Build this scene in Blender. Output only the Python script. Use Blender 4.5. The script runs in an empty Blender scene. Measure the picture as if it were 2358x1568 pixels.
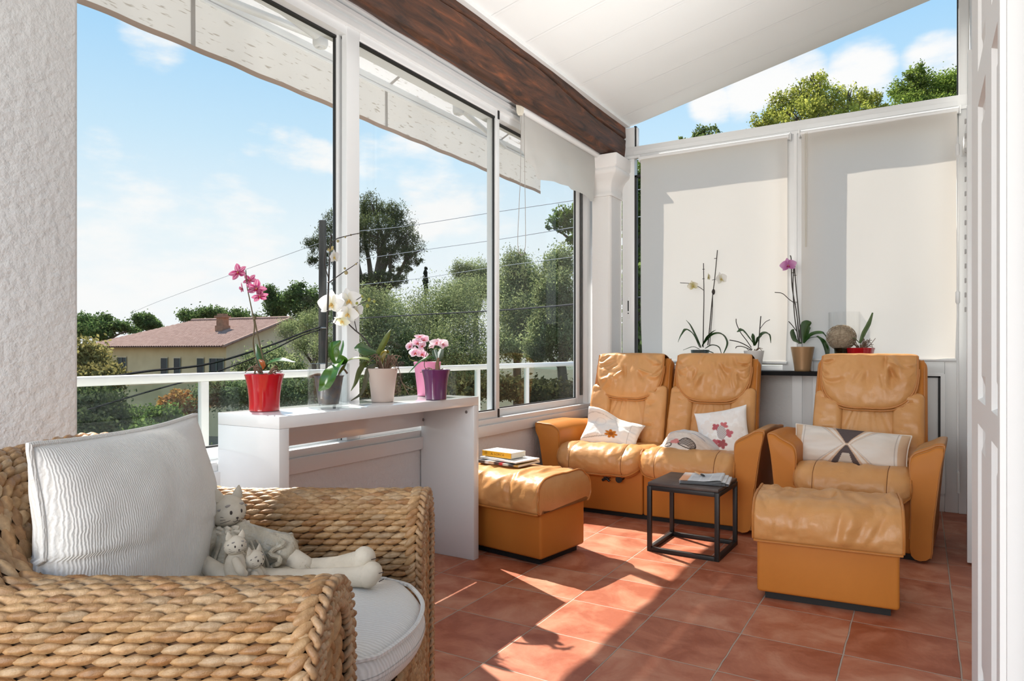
import bpy, bmesh, math, random
import numpy as np
from mathutils import Vector, Matrix, noise as mnoise

# ------------------------------------------------------------------ camera, world, lights, exposure
SC = bpy.context.scene
COL = SC.collection
FPX, CXP, HYP, CAMH = 1586.0, 1179.0, 808.0, 1.05
YAW = math.atan((2122 - 1179) / FPX)
SY, CY = math.sin(YAW), math.cos(YAW)

cam_data = bpy.data.cameras.new('camera')
cam = bpy.data.objects.new('camera', cam_data)
COL.objects.link(cam)
cam.location = (0, 0, CAMH)
cam.rotation_euler = (math.pi / 2, 0, YAW)
cam_data.sensor_width = 36
cam_data.lens = FPX / 2358 * 36
cam_data.shift_y = (HYP - 784) / 2358
cam_data.clip_start = 0.02
cam_data.clip_end = 500
SC.camera = cam

SC.view_settings.view_transform = 'Standard'
SC.view_settings.look = 'None'
SC.view_settings.gamma = 1
SC.view_settings.use_curve_mapping = False
SC.view_settings.exposure = 0.0
SC.cycles.max_bounces = 8
SC.cycles.diffuse_bounces = 4
SC.cycles.glossy_bounces = 3
SC.cycles.transparent_max_bounces = 16
SC.cycles.adaptive_threshold = 0.04
SC.cycles.adaptive_min_samples = 16
SC.cycles.sample_clamp_indirect = 6
SC.cycles.caustics_reflective = False
SC.cycles.use_denoising = True

SUN_TRAVEL = Vector((0.80, -0.40, -1.0)).normalized()
sl = bpy.data.lights.new('sun', 'SUN')
sl.energy = 10.0
sl.angle = 0.0095
sl.color = (1.0, 0.93, 0.84)
so = bpy.data.objects.new('sun', sl)
COL.objects.link(so)
so.location = (-8, 6, 10)
so.rotation_euler = SUN_TRAVEL.to_track_quat('-Z', 'Y').to_euler()

# added unseen fill standing in for house daylight: behind camera, beside right wall
def fill_light(name, loc, aim, w, h, energy, col, spread=180):
    al = bpy.data.lights.new(name, 'AREA')
    al.shape = 'RECTANGLE'
    al.size, al.size_y = w, h
    al.energy = energy
    al.color = col
    al.spread = math.radians(spread)
    ao = bpy.data.objects.new(name, al)
    COL.objects.link(ao)
    ao.location = loc
    ao.rotation_euler = Vector(aim).to_track_quat('-Z', 'Y').to_euler()


fill_light('rear_fill', (-0.9, -3.4, 1.7), (0.0, 1.0, 0.12), 3.2, 2.4, 245, (1.0, 0.972, 0.935))  # soft area fill added behind the camera to brighten the room
fill_light('side_fill', (0.225, 3.2, 1.25), (-0.62, -0.02, 0.78), 1.5, 1.9, 36, (1.0, 0.985, 0.96), 96)  # narrow fill added at the right wall, aimed up to lift the ceiling


def rayd(x, y):
    u = (x - CXP) / FPX
    return Vector((-SY + CY * u, CY + SY * u, (HYP - y) / FPX))


def P(x, y, d):
    """world point seen at photo pixel x, y at depth d in front of the camera"""
    return Vector((0, 0, CAMH)) + rayd(x, y) * d


def onz(x, y, z):
    r = rayd(x, y)
    return Vector((0, 0, CAMH)) + r * ((z - CAMH) / r.z)


def onx(x, y, X):
    r = rayd(x, y)
    return Vector((0, 0, CAMH)) + r * (X / r.x)


def ony(x, y, Y):
    r = rayd(x, y)
    return Vector((0, 0, CAMH)) + r * (Y / r.y)


def depth(v):
    return -SY * v[0] + CY * v[1]


def build_world():
    w = bpy.data.worlds.new('sky')
    SC.world = w
    w.use_nodes = True
    nt = w.node_tree
    nt.nodes.clear()
    N, L = nt.nodes.new, nt.links.new
    out = N('ShaderNodeOutputWorld')
    bg = N('ShaderNodeBackground')
    L(bg.outputs[0], out.inputs[0])
    tc = N('ShaderNodeTexCoord')
    sep = N('ShaderNodeSeparateXYZ')
    L(tc.outputs['Generated'], sep.inputs[0])
    ramp = N('ShaderNodeValToRGB')
    cr = ramp.color_ramp
    cr.elements[0].position = 0.0
    cr.elements[0].color = (0.30, 0.30, 0.24, 1)
    cr.elements[1].position = 1.0
    cr.elements[1].color = (0.16, 0.42, 0.98, 1)
    for pos, c in ((0.495, (0.45, 0.48, 0.42, 1)), (0.505, (0.97, 0.985, 1.0, 1)), (0.58, (0.84, 0.945, 1.0, 1)), (0.64, (0.60, 0.83, 1.0, 1)),
                   (0.70, (0.41, 0.71, 1.0, 1)), (0.745, (0.31, 0.61, 1.0, 1))):
        e = cr.elements.new(pos)
        e.color = c
    mr = N('ShaderNodeMapRange')
    mr.inputs['From Min'].default_value = -1
    mr.inputs['From Max'].default_value = 1
    L(sep.outputs['Z'], mr.inputs['Value'])
    L(mr.outputs[0], ramp.inputs[0])
    # clouds: soft patches around fixed directions, broken up by noise
    mp = N('ShaderNodeMapping')
    mp.inputs['Scale'].default_value = (1, 1, 2.6)
    L(tc.outputs['Generated'], mp.inputs[0])
    nz = N('ShaderNodeTexNoise')
    nz.inputs['Scale'].default_value = 8.5
    nz.inputs['Detail'].default_value = 7
    nz.inputs['Roughness'].default_value = 0.55
    L(mp.outputs[0], nz.inputs['Vector'])
    acc = None
    clouds = [(590, 325, .032, .8), (640, 336, .032, .85), (690, 346, .034, .85), (735, 356, .030, .85), (775, 362, .028, .8), (850, 360, .035, 1.0), (900, 362, .038, 1.0), (950, 380, .042, 1.0), (1000, 400, .042, 1.0), (1045, 435, .040, 1.0), (1050, 480, .04, .95),
              (985, 490, .05, .9), (1100, 520, .07, .9), (230, 350, .035, .9), (350, 90, .04, .6), (535, 395, .035, .6),
              (1640, 245, .035, 1.0), (1720, 222, .04, 1.0), (1790, 185, .04, 1.0), (1850, 160, .035, .9), (1980, 155, .045, .9),
              (2170, 125, .045, .9), (240, 560, .14, .9), (480, 600, .12, .8), (1480, 380, .05, .5)]
    for x, y, rad, amt in clouds:
        d = rayd(x, y).normalized()
        vm = N('ShaderNodeVectorMath')
        vm.operation = 'DOT_PRODUCT'
        L(tc.outputs['Generated'], vm.inputs[0])
        vm.inputs[1].default_value = d
        m = N('ShaderNodeMapRange')
        m.interpolation_type = 'SMOOTHSTEP'
        m.inputs['From Min'].default_value = math.cos(rad * 1.25)
        m.inputs['From Max'].default_value = math.cos(rad * 0.25)
        m.inputs['To Max'].default_value = amt
        L(vm.outputs['Value'], m.inputs['Value'])
        if acc is None:
            acc = m.outputs[0]
        else:
            mx = N('ShaderNodeMath')
            mx.operation = 'MAXIMUM'
            L(acc, mx.inputs[0])
            L(m.outputs[0], mx.inputs[1])
            acc = mx.outputs[0]
    ad = N('ShaderNodeMath')
    ad.operation = 'MULTIPLY_ADD'
    L(nz.outputs['Fac'], ad.inputs[0])
    ad.inputs[1].default_value = 2.6
    ad.inputs[2].default_value = -1.42
    su = N('ShaderNodeMath')
    su.operation = 'ADD'
    L(acc, su.inputs[0])
    L(ad.outputs[0], su.inputs[1])
    mm = N('ShaderNodeMapRange')
    mm.interpolation_type = 'SMOOTHSTEP'
    mm.inputs['From Min'].default_value = 0.28
    mm.inputs['From Max'].default_value = 1.10
    L(su.outputs[0], mm.inputs['Value'])
    mix = N('ShaderNodeMix')
    mix.data_type = 'RGBA'
    mix.inputs['B'].default_value = (1.0, 1.0, 1.0, 1)
    L(mm.outputs[0], mix.inputs['Factor'])
    L(ramp.outputs[0], mix.inputs['A'])
    L(mix.outputs['Result'], bg.inputs['Color'])
    bg.inputs['Strength'].default_value = 1.0


build_world()

# ------------------------------------------------------------------ helpers
random.seed(7)
R = random.Random(11)


def tag(o, label=None, cat=None, group=None, kind=None):
    if label:
        o['label'] = label
    if cat:
        o['category'] = cat
    if group:
        o['group'] = group
    if kind:
        o['kind'] = kind
    return o


def thing(name, label, cat, loc=(0, 0, 0), rotz=0.0, group=None, kind=None):
    o = bpy.data.objects.new(name, None)
    o.empty_display_size = 0.05
    COL.objects.link(o)
    o.location = loc
    o.rotation_euler = (0, 0, rotz)
    return tag(o, label, cat, group, kind)


class MB:
    """collects vertices and faces of one mesh"""

    def __init__(s):
        s.v, s.f, s.c, s.mi = [], [], [], []
        s.usec = False
        s.usem = False

    def add(s, vs, fs, col=None, mi=0):
        b = len(s.v)
        s.v.extend([(float(p[0]), float(p[1]), float(p[2])) for p in vs])
        s.f.extend([tuple(i + b for i in f) for f in fs])
        s.mi.extend([mi] * len(fs))
        if mi:
            s.usem = True
        if col is None:
            s.c.extend([(1, 1, 1, 1)] * len(vs))
        else:
            s.usec = True
            if isinstance(col[0], (tuple, list)):
                s.c.extend([(c[0], c[1], c[2], 1) for c in col])
            else:
                s.c.extend([(col[0], col[1], col[2], 1)] * len(vs))
        return s

    def build(s, name, m, parent=None, smooth=True, sharp=38, off=None):
        me = bpy.data.meshes.new(name)
        vs = s.v
        if off is not None:
            vs = [(a - off[0], b - off[1], c - off[2]) for a, b, c in vs]
        me.from_pydata(vs, [], s.f)
        for mm in (m if isinstance(m, (list, tuple)) else [m]):
            me.materials.append(mm)
        if s.usem:
            me.polygons.foreach_set('material_index', s.mi)
        if s.usec:
            ca = me.color_attributes.new('Col', 'FLOAT_COLOR', 'POINT')
            ca.data.foreach_set('color', np.array(s.c, dtype=np.float32).ravel())
        me.polygons.foreach_set('use_smooth', [smooth] * len(me.polygons))
        if smooth and sharp:
            me.set_sharp_from_angle(angle=math.radians(sharp))
        me.update()
        o = bpy.data.objects.new(name, me)
        COL.objects.link(o)
        if parent is not None:
            o.parent = parent
        return o


def box(mb, lo, hi, mi=0):
    x0, y0, z0 = lo
    x1, y1, z1 = hi
    mb.add([(x0, y0, z0), (x1, y0, z0), (x1, y1, z0), (x0, y1, z0), (x0, y0, z1), (x1, y0, z1), (x1, y1, z1), (x0, y1, z1)],
           [(3, 2, 1, 0), (4, 5, 6, 7), (0, 1, 5, 4), (1, 2, 6, 5), (2, 3, 7, 6), (3, 0, 4, 7)], mi=mi)
    return mb


def axis_coords(h, r, nr, ni):
    c = []
    for i in range(nr):
        c.append(-h + r * i / nr)
    for i in range(ni + 1):
        c.append(-(h - r) + 2 * (h - r) * i / ni)
    for i in range(1, nr + 1):
        c.append(h - r + r * i / nr)
    return c


def rbox(mb, c, size, r, nr=3, ni=(1, 1, 1), deform=None, col=None):
    """box with rounded edges; deform(x, y, z) -> point works in box-centred coordinates"""
    hx, hy, hz = size[0] / 2, size[1] / 2, size[2] / 2
    r = min(r, hx * .999, hy * .999, hz * .999)
    ax = [axis_coords(h, r, nr, n) for h, n in zip((hx, hy, hz), ni)]
    H = (hx, hy, hz)
    vid, vs, fs = {}, [], []

    def vert(p):
        k = tuple(round(q, 6) for q in p)
        if k in vid:
            return vid[k]
        q = [max(-(h - r), min(h - r, a)) for a, h in zip(p, H)]
        d = Vector([a - b for a, b in zip(p, q)])
        if d.length > 1e-9:
            d = d.normalized() * r
        t = (q[0] + d.x, q[1] + d.y, q[2] + d.z)
        if deform:
            t = deform(*t)
        vid[k] = len(vs)
        vs.append((t[0] + c[0], t[1] + c[1], t[2] + c[2]))
        return vid[k]

    for a in range(3):
        b, d = (a + 1) % 3, (a + 2) % 3
        for sgn in (-1, 1):
            for i in range(len(ax[b]) - 1):
                for j in range(len(ax[d]) - 1):
                    q = []
                    for (ii, jj) in ((i, j), (i + 1, j), (i + 1, j + 1), (i, j + 1)):
                        p = [0, 0, 0]
                        p[a] = sgn * H[a]
                        p[b] = ax[b][ii]
                        p[d] = ax[d][jj]
                        q.append(vert(p))
                    if sgn < 0:
                        q.reverse()
                    fs.append(tuple(q))
    mb.add(vs, fs, col)
    return mb


def frames(pts):
    pts = [Vector(p) for p in pts]
    T = []
    for i in range(len(pts)):
        a = pts[max(0, i - 1)]
        b = pts[min(len(pts) - 1, i + 1)]
        t = (b - a)
        T.append(t.normalized() if t.length > 1e-9 else Vector((0, 0, 1)))
    up = Vector((0, 0, 1)) if abs(T[0].z) < .9 else Vector((1, 0, 0))
    n = (up - T[0] * up.dot(T[0])).normalized()
    out = []
    for t in T:
        n = n - t * n.dot(t)
        n = n.normalized() if n.length > 1e-6 else Vector((1, 0, 0))
        out.append((t, n, t.cross(n)))
    return pts, out


def tube(mb, pts, rad, seg=8, closed=False, col=None, cap=True, mi=0):
    if closed:
        pts = list(pts) + [pts[0], pts[1]]
    pts, fr = frames(pts)
    if closed:
        pts, fr = pts[:-1], fr[:-1]
    n = len(pts)
    rr = rad if isinstance(rad, (list, tuple)) else [rad] * n
    vs, fs = [], []
    for p, (t, a, b), r in zip(pts, fr, rr):
        for k in range(seg):
            w = 2 * math.pi * k / seg
            vs.append(p + (a * math.cos(w) + b * math.sin(w)) * r)
    for i in range(n - 1):
        for k in range(seg):
            k2 = (k + 1) % seg
            fs.append((i * seg + k, i * seg + k2, (i + 1) * seg + k2, (i + 1) * seg + k))
    if cap and not closed:
        fs.append(tuple(range(seg - 1, -1, -1)))
        fs.append(tuple((n - 1) * seg + k for k in range(seg)))
    mb.add(vs, fs, col, mi)
    return mb


def spline(pts, n=8):
    """Catmull-Rom through the points"""
    pts = [Vector(p) for p in pts]
    out = []
    for i in range(len(pts) - 1):
        p0 = pts[i - 1] if i else pts[0] * 2 - pts[1]
        p1, p2 = pts[i], pts[i + 1]
        p3 = pts[i + 2] if i + 2 < len(pts) else pts[-1] * 2 - pts[-2]
        for k in range(n):
            t = k / n
            out.append(0.5 * ((2 * p1) + (p2 - p0) * t + (2 * p0 - 5 * p1 + 4 * p2 - p3) * t * t + (3 * p1 - p0 - 3 * p2 + p3) * t ** 3))
    out.append(pts[-1])
    return out


def lathe(mb, prof, c=(0, 0, 0), seg=40, col=None, mi=0, wob=None):
    """prof: list of (r, z) from bottom to top"""
    vs, fs = [], []
    for (r, z) in prof:
        for k in range(seg):
            w = 2 * math.pi * k / seg
            q = r * (wob(w, z) if wob else 1)
            vs.append((c[0] + q * math.cos(w), c[1] + q * math.sin(w), c[2] + z))
    n = len(prof)
    for i in range(n - 1):
        for k in range(seg):
            k2 = (k + 1) % seg
            fs.append((i * seg + k, i * seg + k2, (i + 1) * seg + k2, (i + 1) * seg + k))
    if prof[0][0] > 1e-6:
        fs.append(tuple(range(seg - 1, -1, -1)))
    mb.add(vs, fs, col, mi)
    return mb


def grid(mb, fn, nu, nv, closed_u=False, closed_v=False, col=None, flip=False, mi=0):
    """fn(u, v) for u, v in 0..1"""
    vs, cs = [], []
    mu = nu if closed_u else nu + 1
    mv = nv if closed_v else nv + 1
    for i in range(mu):
        for j in range(mv):
            vs.append(fn(i / nu, j / nv))
            if callable(col):
                cs.append(col(i / nu, j / nv))
    fs = []
    for i in range(nu):
        for j in range(nv):
            a, b = i, (i + 1) % mu
            c, d = j, (j + 1) % mv
            q = (a * mv + c, b * mv + c, b * mv + d, a * mv + d)
            fs.append(q[::-1] if flip else q)
    mb.add(vs, fs, cs if callable(col) else col, mi)
    return mb


def ellipsoid(mb, c, rx, ry, rz, rot=None, nu=16, nv=10, col=None, fn=None):
    M = rot if rot is not None else Matrix.Identity(3)

    def f(u, v):
        a, b = 2 * math.pi * u, math.pi * (v - .5)
        p = Vector((rx * math.cos(a) * math.cos(b), ry * math.sin(a) * math.cos(b), rz * math.sin(b)))
        if fn:
            p = fn(p)
        return Vector(c) + M @ p
    return grid(mb, f, nu, nv, closed_u=True, col=col)


def loft(mb, secs, closed=True, caps=True, col=None):
    n = len(secs[0])
    vs = [p for s in secs for p in s]
    fs = []
    for i in range(len(secs) - 1):
        for k in range(n if closed else n - 1):
            k2 = (k + 1) % n
            fs.append((i * n + k, i * n + k2, (i + 1) * n + k2, (i + 1) * n + k))
    if caps:
        fs.append(tuple(range(n - 1, -1, -1)))
        fs.append(tuple((len(secs) - 1) * n + k for k in range(n)))
    mb.add(vs, fs, col)
    return mb


def nz(p, s=1.0):
    return mnoise.noise(Vector(p) * s)


def smooth01(x):
    x = max(0.0, min(1.0, x))
    return x * x * (3 - 2 * x)


# ------------------------------------------------------------------ materials
MATS = {}


def newmat(name):
    m = bpy.data.materials.new(name)
    m.use_nodes = True
    nt = m.node_tree
    b = nt.nodes['Principled BSDF']
    MATS[name] = m
    return m, nt, b


def mnode(nt, typ, **kw):
    n = nt.nodes.new(typ)
    for k, v in kw.items():
        if hasattr(n, k) and not k[0].isupper():
            setattr(n, k, v)
        else:
            n.inputs[k.replace('_', ' ')].default_value = v
    return n


def simple(name, col, rough=.5, metal=0, spec=None, bump=None, var=None, coat=0, trans_sss=None, attr=False):
    """bump=(scale, strength, distance[, stretch]); var=(scale, colour2[, stretch]); attr: colour from the mesh attribute"""
    m, nt, b = newmat(name)
    b.inputs['Base Color'].default_value = (*col, 1)
    b.inputs['Roughness'].default_value = rough
    b.inputs['Metallic'].default_value = metal
    if spec is not None:
        b.inputs['Specular IOR Level'].default_value = spec
    if coat:
        b.inputs['Coat Weight'].default_value = coat
        b.inputs['Coat Roughness'].default_value = .08
    tc = None

    def coords(stretch):
        nonlocal tc
        if tc is None:
            tc = mnode(nt, 'ShaderNodeTexCoord')
        mp = mnode(nt, 'ShaderNodeMapping')
        mp.inputs['Scale'].default_value = stretch
        nt.links.new(tc.outputs['Object'], mp.inputs[0])
        return mp.outputs[0]
    src = None
    if attr:
        a = mnode(nt, 'ShaderNodeAttribute', attribute_name='Col')
        src = a.outputs['Color']
        nt.links.new(src, b.inputs['Base Color'])
    if var:
        n = mnode(nt, 'ShaderNodeTexNoise', Scale=var[0], Detail=5.0)
        nt.links.new(coords(var[2] if len(var) > 2 else (1, 1, 1)), n.inputs['Vector'])
        mr = mnode(nt, 'ShaderNodeMapRange', From_Min=.34, From_Max=.66)
        nt.links.new(n.outputs['Fac'], mr.inputs['Value'])
        mx = mnode(nt, 'ShaderNodeMix', data_type='RGBA')
        nt.links.new(mr.outputs[0], mx.inputs['Factor'])
        mx.inputs['A'].default_value = (*col, 1)
        mx.inputs['B'].default_value = (*var[1], 1)
        if src is not None:
            mu = mnode(nt, 'ShaderNodeMix', data_type='RGBA', blend_type='MULTIPLY')
            mu.inputs['Factor'].default_value = 1
            nt.links.new(src, mu.inputs['A'])
            nt.links.new(mx.outputs['Result'], mu.inputs['B'])
            nt.links.new(mu.outputs['Result'], b.inputs['Base Color'])
        else:
            nt.links.new(mx.outputs['Result'], b.inputs['Base Color'])
    if bump:
        prev = None
        for bp in (bump if isinstance(bump, list) else [bump]):
            n = mnode(nt, 'ShaderNodeTexNoise', Scale=bp[0], Detail=4.0)
            nt.links.new(coords(bp[3] if len(bp) > 3 else (1, 1, 1)), n.inputs['Vector'])
            bu = mnode(nt, 'ShaderNodeBump', Strength=bp[1], Distance=bp[2])
            nt.links.new(n.outputs['Fac'], bu.inputs['Height'])
            if prev:
                nt.links.new(prev.outputs[0], bu.inputs['Normal'])
            prev = bu
        nt.links.new(prev.outputs[0], b.inputs['Normal'])
    return m


def glassy(name, tint=(1, 1, 1), refl=0.0, rough=0.0, ior=1.45):
    """thin clear sheet: straight-through light plus the mirror reflection of its surface"""
    m, nt, b = newmat(name)
    nt.nodes.remove(b)
    out = nt.nodes['Material Output']
    t = mnode(nt, 'ShaderNodeBsdfTransparent')
    t.inputs[0].default_value = (*tint, 1)
    g = mnode(nt, 'ShaderNodeBsdfGlossy')
    g.inputs['Roughness'].default_value = rough
    lw = mnode(nt, 'ShaderNodeLayerWeight', Blend=.5)
    pw = mnode(nt, 'ShaderNodeMath', operation='POWER')
    pw.inputs[1].default_value = 5.0
    nt.links.new(lw.outputs['Facing'], pw.inputs[0])
    ad = mnode(nt, 'ShaderNodeMath', operation='MULTIPLY_ADD', use_clamp=True)
    ad.inputs[1].default_value = .60
    ad.inputs[2].default_value = refl
    nt.links.new(pw.outputs[0], ad.inputs[0])
    mx = mnode(nt, 'ShaderNodeMixShader')
    nt.links.new(ad.outputs[0], mx.inputs[0])
    nt.links.new(t.outputs[0], mx.inputs[1])
    nt.links.new(g.outputs[0], mx.inputs[2])
    nt.links.new(mx.outputs[0], out.inputs[0])
    return m


def cloth_trans(name, col, tr=.45, clear=0.0, speck=None, bump=None, attr=False, tcol=None):
    """thin cloth or leaf: reflects and lets light through"""
    m, nt, b = newmat(name)
    nt.nodes.remove(b)
    out = nt.nodes['Material Output']
    d = mnode(nt, 'ShaderNodeBsdfDiffuse')
    d.inputs[0].default_value = (*col, 1)
    t = mnode(nt, 'ShaderNodeBsdfTranslucent')
    t.inputs[0].default_value = (*(tcol or col), 1)
    if attr:
        a = mnode(nt, 'ShaderNodeAttribute', attribute_name='Col')
        nt.links.new(a.outputs['Color'], d.inputs[0])
        if tcol is None:
            nt.links.new(a.outputs['Color'], t.inputs[0])
    if speck:
        tc = mnode(nt, 'ShaderNodeTexCoord')
        mp = mnode(nt, 'ShaderNodeMapping')
        mp.inputs['Scale'].default_value = speck[1]
        nt.links.new(tc.outputs['Object'], mp.inputs[0])
        n = mnode(nt, 'ShaderNodeTexNoise', Scale=speck[0], Detail=2.0)
        nt.links.new(mp.outputs[0], n.inputs['Vector'])
        mr = mnode(nt, 'ShaderNodeMapRange', From_Min=speck[3], From_Max=speck[3] + .06)
        nt.links.new(n.outputs['Fac'], mr.inputs['Value'])
        mx = mnode(nt, 'ShaderNodeMix', data_type='RGBA')
        mx.inputs['A'].default_value = (*col, 1)
        mx.inputs['B'].default_value = (*speck[2], 1)
        nt.links.new(mr.outputs[0], mx.inputs['Factor'])
        nt.links.new(mx.outputs['Result'], d.inputs[0])
        nt.links.new(mx.outputs['Result'], t.inputs[0])
    mx = mnode(nt, 'ShaderNodeMixShader')
    mx.inputs[0].default_value = tr
    nt.links.new(d.outputs[0], mx.inputs[1])
    nt.links.new(t.outputs[0], mx.inputs[2])
    last = mx
    if clear:
        tp = mnode(nt, 'ShaderNodeBsdfTransparent')
        m2 = mnode(nt, 'ShaderNodeMixShader')
        m2.inputs[0].default_value = clear
        nt.links.new(mx.outputs[0], m2.inputs[1])
        nt.links.new(tp.outputs[0], m2.inputs[2])
        last = m2
    if bump:
        n = mnode(nt, 'ShaderNodeTexNoise', Scale=bump[0])
        bu = mnode(nt, 'ShaderNodeBump', Strength=bump[1], Distance=bump[2])
        nt.links.new(n.outputs['Fac'], bu.inputs['Height'])
        nt.links.new(bu.outputs[0], d.inputs['Normal'])
    nt.links.new(last.outputs[0], out.inputs[0])
    return m


def tile_material():
    m, nt, b = newmat('terracotta_tile')
    S, X0, Y0 = 0.3446, -0.233, 2.631 - 0.3446 * 8
    L = nt.links.new
    tc = mnode(nt, 'ShaderNodeTexCoord')
    sp = mnode(nt, 'ShaderNodeSeparateXYZ')
    L(tc.outputs['Object'], sp.inputs[0])

    def M(op, a, bv=None, c=None):
        n = mnode(nt, 'ShaderNodeMath', operation=op)
        for i, q in enumerate((a, bv, c)):
            if q is None:
                continue
            if isinstance(q, (int, float)):
                n.inputs[i].default_value = q
            else:
                L(q, n.inputs[i])
        return n.outputs[0]
    # wobble of the hand-pressed edges
    wn = mnode(nt, 'ShaderNodeTexNoise', Scale=9.0, Detail=2.0)
    L(tc.outputs['Object'], wn.inputs['Vector'])
    wob = M('MULTIPLY', M('SUBTRACT', wn.outputs['Fac'], .5), .006)
    tx = M('DIVIDE', M('ADD', M('SUBTRACT', sp.outputs['X'], X0), wob), S)
    ty = M('DIVIDE', M('ADD', M('SUBTRACT', sp.outputs['Y'], Y0), wob), S)
    fx, fy = M('FRACT', tx), M('FRACT', ty)
    ex = M('MINIMUM', fx, M('SUBTRACT', 1.0, fx))
    ey = M('MINIMUM', fy, M('SUBTRACT', 1.0, fy))
    e = M('MINIMUM', ex, ey)
    gm = mnode(nt, 'ShaderNodeMapRange', interpolation_type='SMOOTHSTEP', From_Min=.0045, From_Max=.0105)
    L(e, gm.inputs['Value'])
    cell = mnode(nt, 'ShaderNodeCombineXYZ')
    L(M('FLOOR', tx), cell.inputs[0])
    L(M('FLOOR', ty), cell.inputs[1])
    wh = mnode(nt, 'ShaderNodeTexWhiteNoise')
    L(cell.outputs[0], wh.inputs['Vector'])
    va = mnode(nt, 'ShaderNodeVectorMath', operation='MULTIPLY_ADD')
    L(cell.outputs[0], va.inputs[0])
    va.inputs[1].default_value = (3.7, 5.1, 0)
    L(tc.outputs['Object'], va.inputs[2])
    n1 = mnode(nt, 'ShaderNodeTexNoise', Scale=5.5, Detail=6.0, Roughness=.6, Distortion=.6)
    L(va.outputs[0], n1.inputs['Vector'])
    ramp = mnode(nt, 'ShaderNodeValToRGB')
    cr = ramp.color_ramp
    cr.elements[0].position, cr.elements[0].color = .34, (.33, .082, .034, 1)
    cr.elements[1].position, cr.elements[1].color = .68, (.56, .255, .155, 1)
    k = cr.elements.new(.5)
    k.color = (.45, .150, .078, 1)
    L(M('ADD', n1.outputs['Fac'], M('MULTIPLY', M('SUBTRACT', wh.outputs['Value'], .5), .16)), ramp.inputs[0])
    mx = mnode(nt, 'ShaderNodeMix', data_type='RGBA')
    mx.inputs['A'].default_value = (.44, .34, .27, 1)
    L(ramp.outputs[0], mx.inputs['B'])
    L(gm.outputs[0], mx.inputs['Factor'])
    L(mx.outputs['Result'], b.inputs['Base Color'])
    b.inputs['Roughness'].default_value = .42
    rr = mnode(nt, 'ShaderNodeMapRange', To_Min=.75, To_Max=.47)
    L(gm.outputs[0], rr.inputs['Value'])
    L(rr.outputs[0], b.inputs['Roughness'])
    n2 = mnode(nt, 'ShaderNodeTexNoise', Scale=45.0, Detail=4.0)
    L(tc.outputs['Object'], n2.inputs['Vector'])
    b1 = mnode(nt, 'ShaderNodeBump', Strength=.16, Distance=.006)
    L(n2.outputs['Fac'], b1.inputs['Height'])
    b2 = mnode(nt, 'ShaderNodeBump', Strength=.7, Distance=.004)
    L(gm.outputs[0], b2.inputs['Height'])
    L(b1.outputs[0], b2.inputs['Normal'])
    L(b2.outputs[0], b.inputs['Normal'])
    return m


def beam_material():
    m, nt, b = newmat('old_timber')
    L = nt.links.new
    tc = mnode(nt, 'ShaderNodeTexCoord')
    mp = mnode(nt, 'ShaderNodeMapping')
    mp.inputs['Scale'].default_value = (9, 1.3, 9)
    L(tc.outputs['Object'], mp.inputs[0])
    n = mnode(nt, 'ShaderNodeTexNoise', Scale=2.2, Detail=9.0, Roughness=.65, Distortion=1.2)
    L(mp.outputs[0], n.inputs['Vector'])
    ramp = mnode(nt, 'ShaderNodeValToRGB')
    cr = ramp.color_ramp
    cr.elements[0].position, cr.elements[0].color = .36, (.022, .0085, .004, 1)
    cr.elements[1].position, cr.elements[1].color = .72, (.235, .070, .022, 1)
    k = cr.elements.new(.55)
    k.color = (.085, .029, .011, 1)
    L(n.outputs['Fac'], ramp.inputs[0])
    L(ramp.outputs[0], b.inputs['Base Color'])
    b.inputs['Roughness'].default_value = .6
    bu = mnode(nt, 'ShaderNodeBump', Strength=.6, Distance=.01)
    L(n.outputs['Fac'], bu.inputs['Height'])
    L(bu.outputs[0], b.inputs['Normal'])
    return m


def corduroy_material(name, col, axis, freq, strength=.5):
    """cloth with fine crinkled ribs running across the given object axis"""
    m, nt, b = newmat(name)
    L = nt.links.new
    tc = mnode(nt, 'ShaderNodeTexCoord')
    w = mnode(nt, 'ShaderNodeTexWave', bands_direction=axis, Scale=freq, Distortion=4.5, Detail=3.0)
    w.inputs['Detail Scale'].default_value = .9
    L(tc.outputs['Object'], w.inputs['Vector'])
    bu = mnode(nt, 'ShaderNodeBump', Strength=strength, Distance=.004)
    L(w.outputs['Fac'], bu.inputs['Height'])
    L(bu.outputs[0], b.inputs['Normal'])
    mx = mnode(nt, 'ShaderNodeMix', data_type='RGBA')
    mx.inputs['A'].default_value = (col[0] * .86, col[1] * .85, col[2] * .83, 1)
    mx.inputs['B'].default_value = (*col, 1)
    L(w.outputs['Fac'], mx.inputs['Factor'])
    L(mx.outputs['Result'], b.inputs['Base Color'])
    b.inputs['Roughness'].default_value = .9
    b.inputs['Specular IOR Level'].default_value = .15
    return m


M_STUCCO = simple('white_stucco', (.735, .74, .735), .85, bump=[(38, .55, .012), (160, .3, .004)])
M_PAINT = simple('white_paint', (.79, .795, .79), .55, bump=(60, .06, .004))
M_CEIL = simple('white_ceiling', (.78, .80, .80), .7)
M_ALU = simple('white_aluminium', (.77, .785, .79), .32)
M_PLASTER = simple('white_plaster', (.80, .79, .78), .7, bump=[(25, .25, .01), (130, .2, .003)])
M_GASKET = simple('black_gasket', (.012, .012, .012), .5)
M_SHADOWGAP = simple('dark_seal', (.10, .085, .07), .7)
M_TILE = tile_material()
M_BEAM = beam_material()
M_GLASS = glassy('window_glass', (.985, .99, .987), .011)
M_RAILGLASS = glassy('green_tinted_glass', (.86, .925, .89), .012)
M_CLEAR = glassy('clear_glass', (.94, .955, .955), .035)
M_BLIND = cloth_trans('white_blind_cloth', (.82, .805, .785), .5, tcol=(.86, .80, .72))
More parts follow.
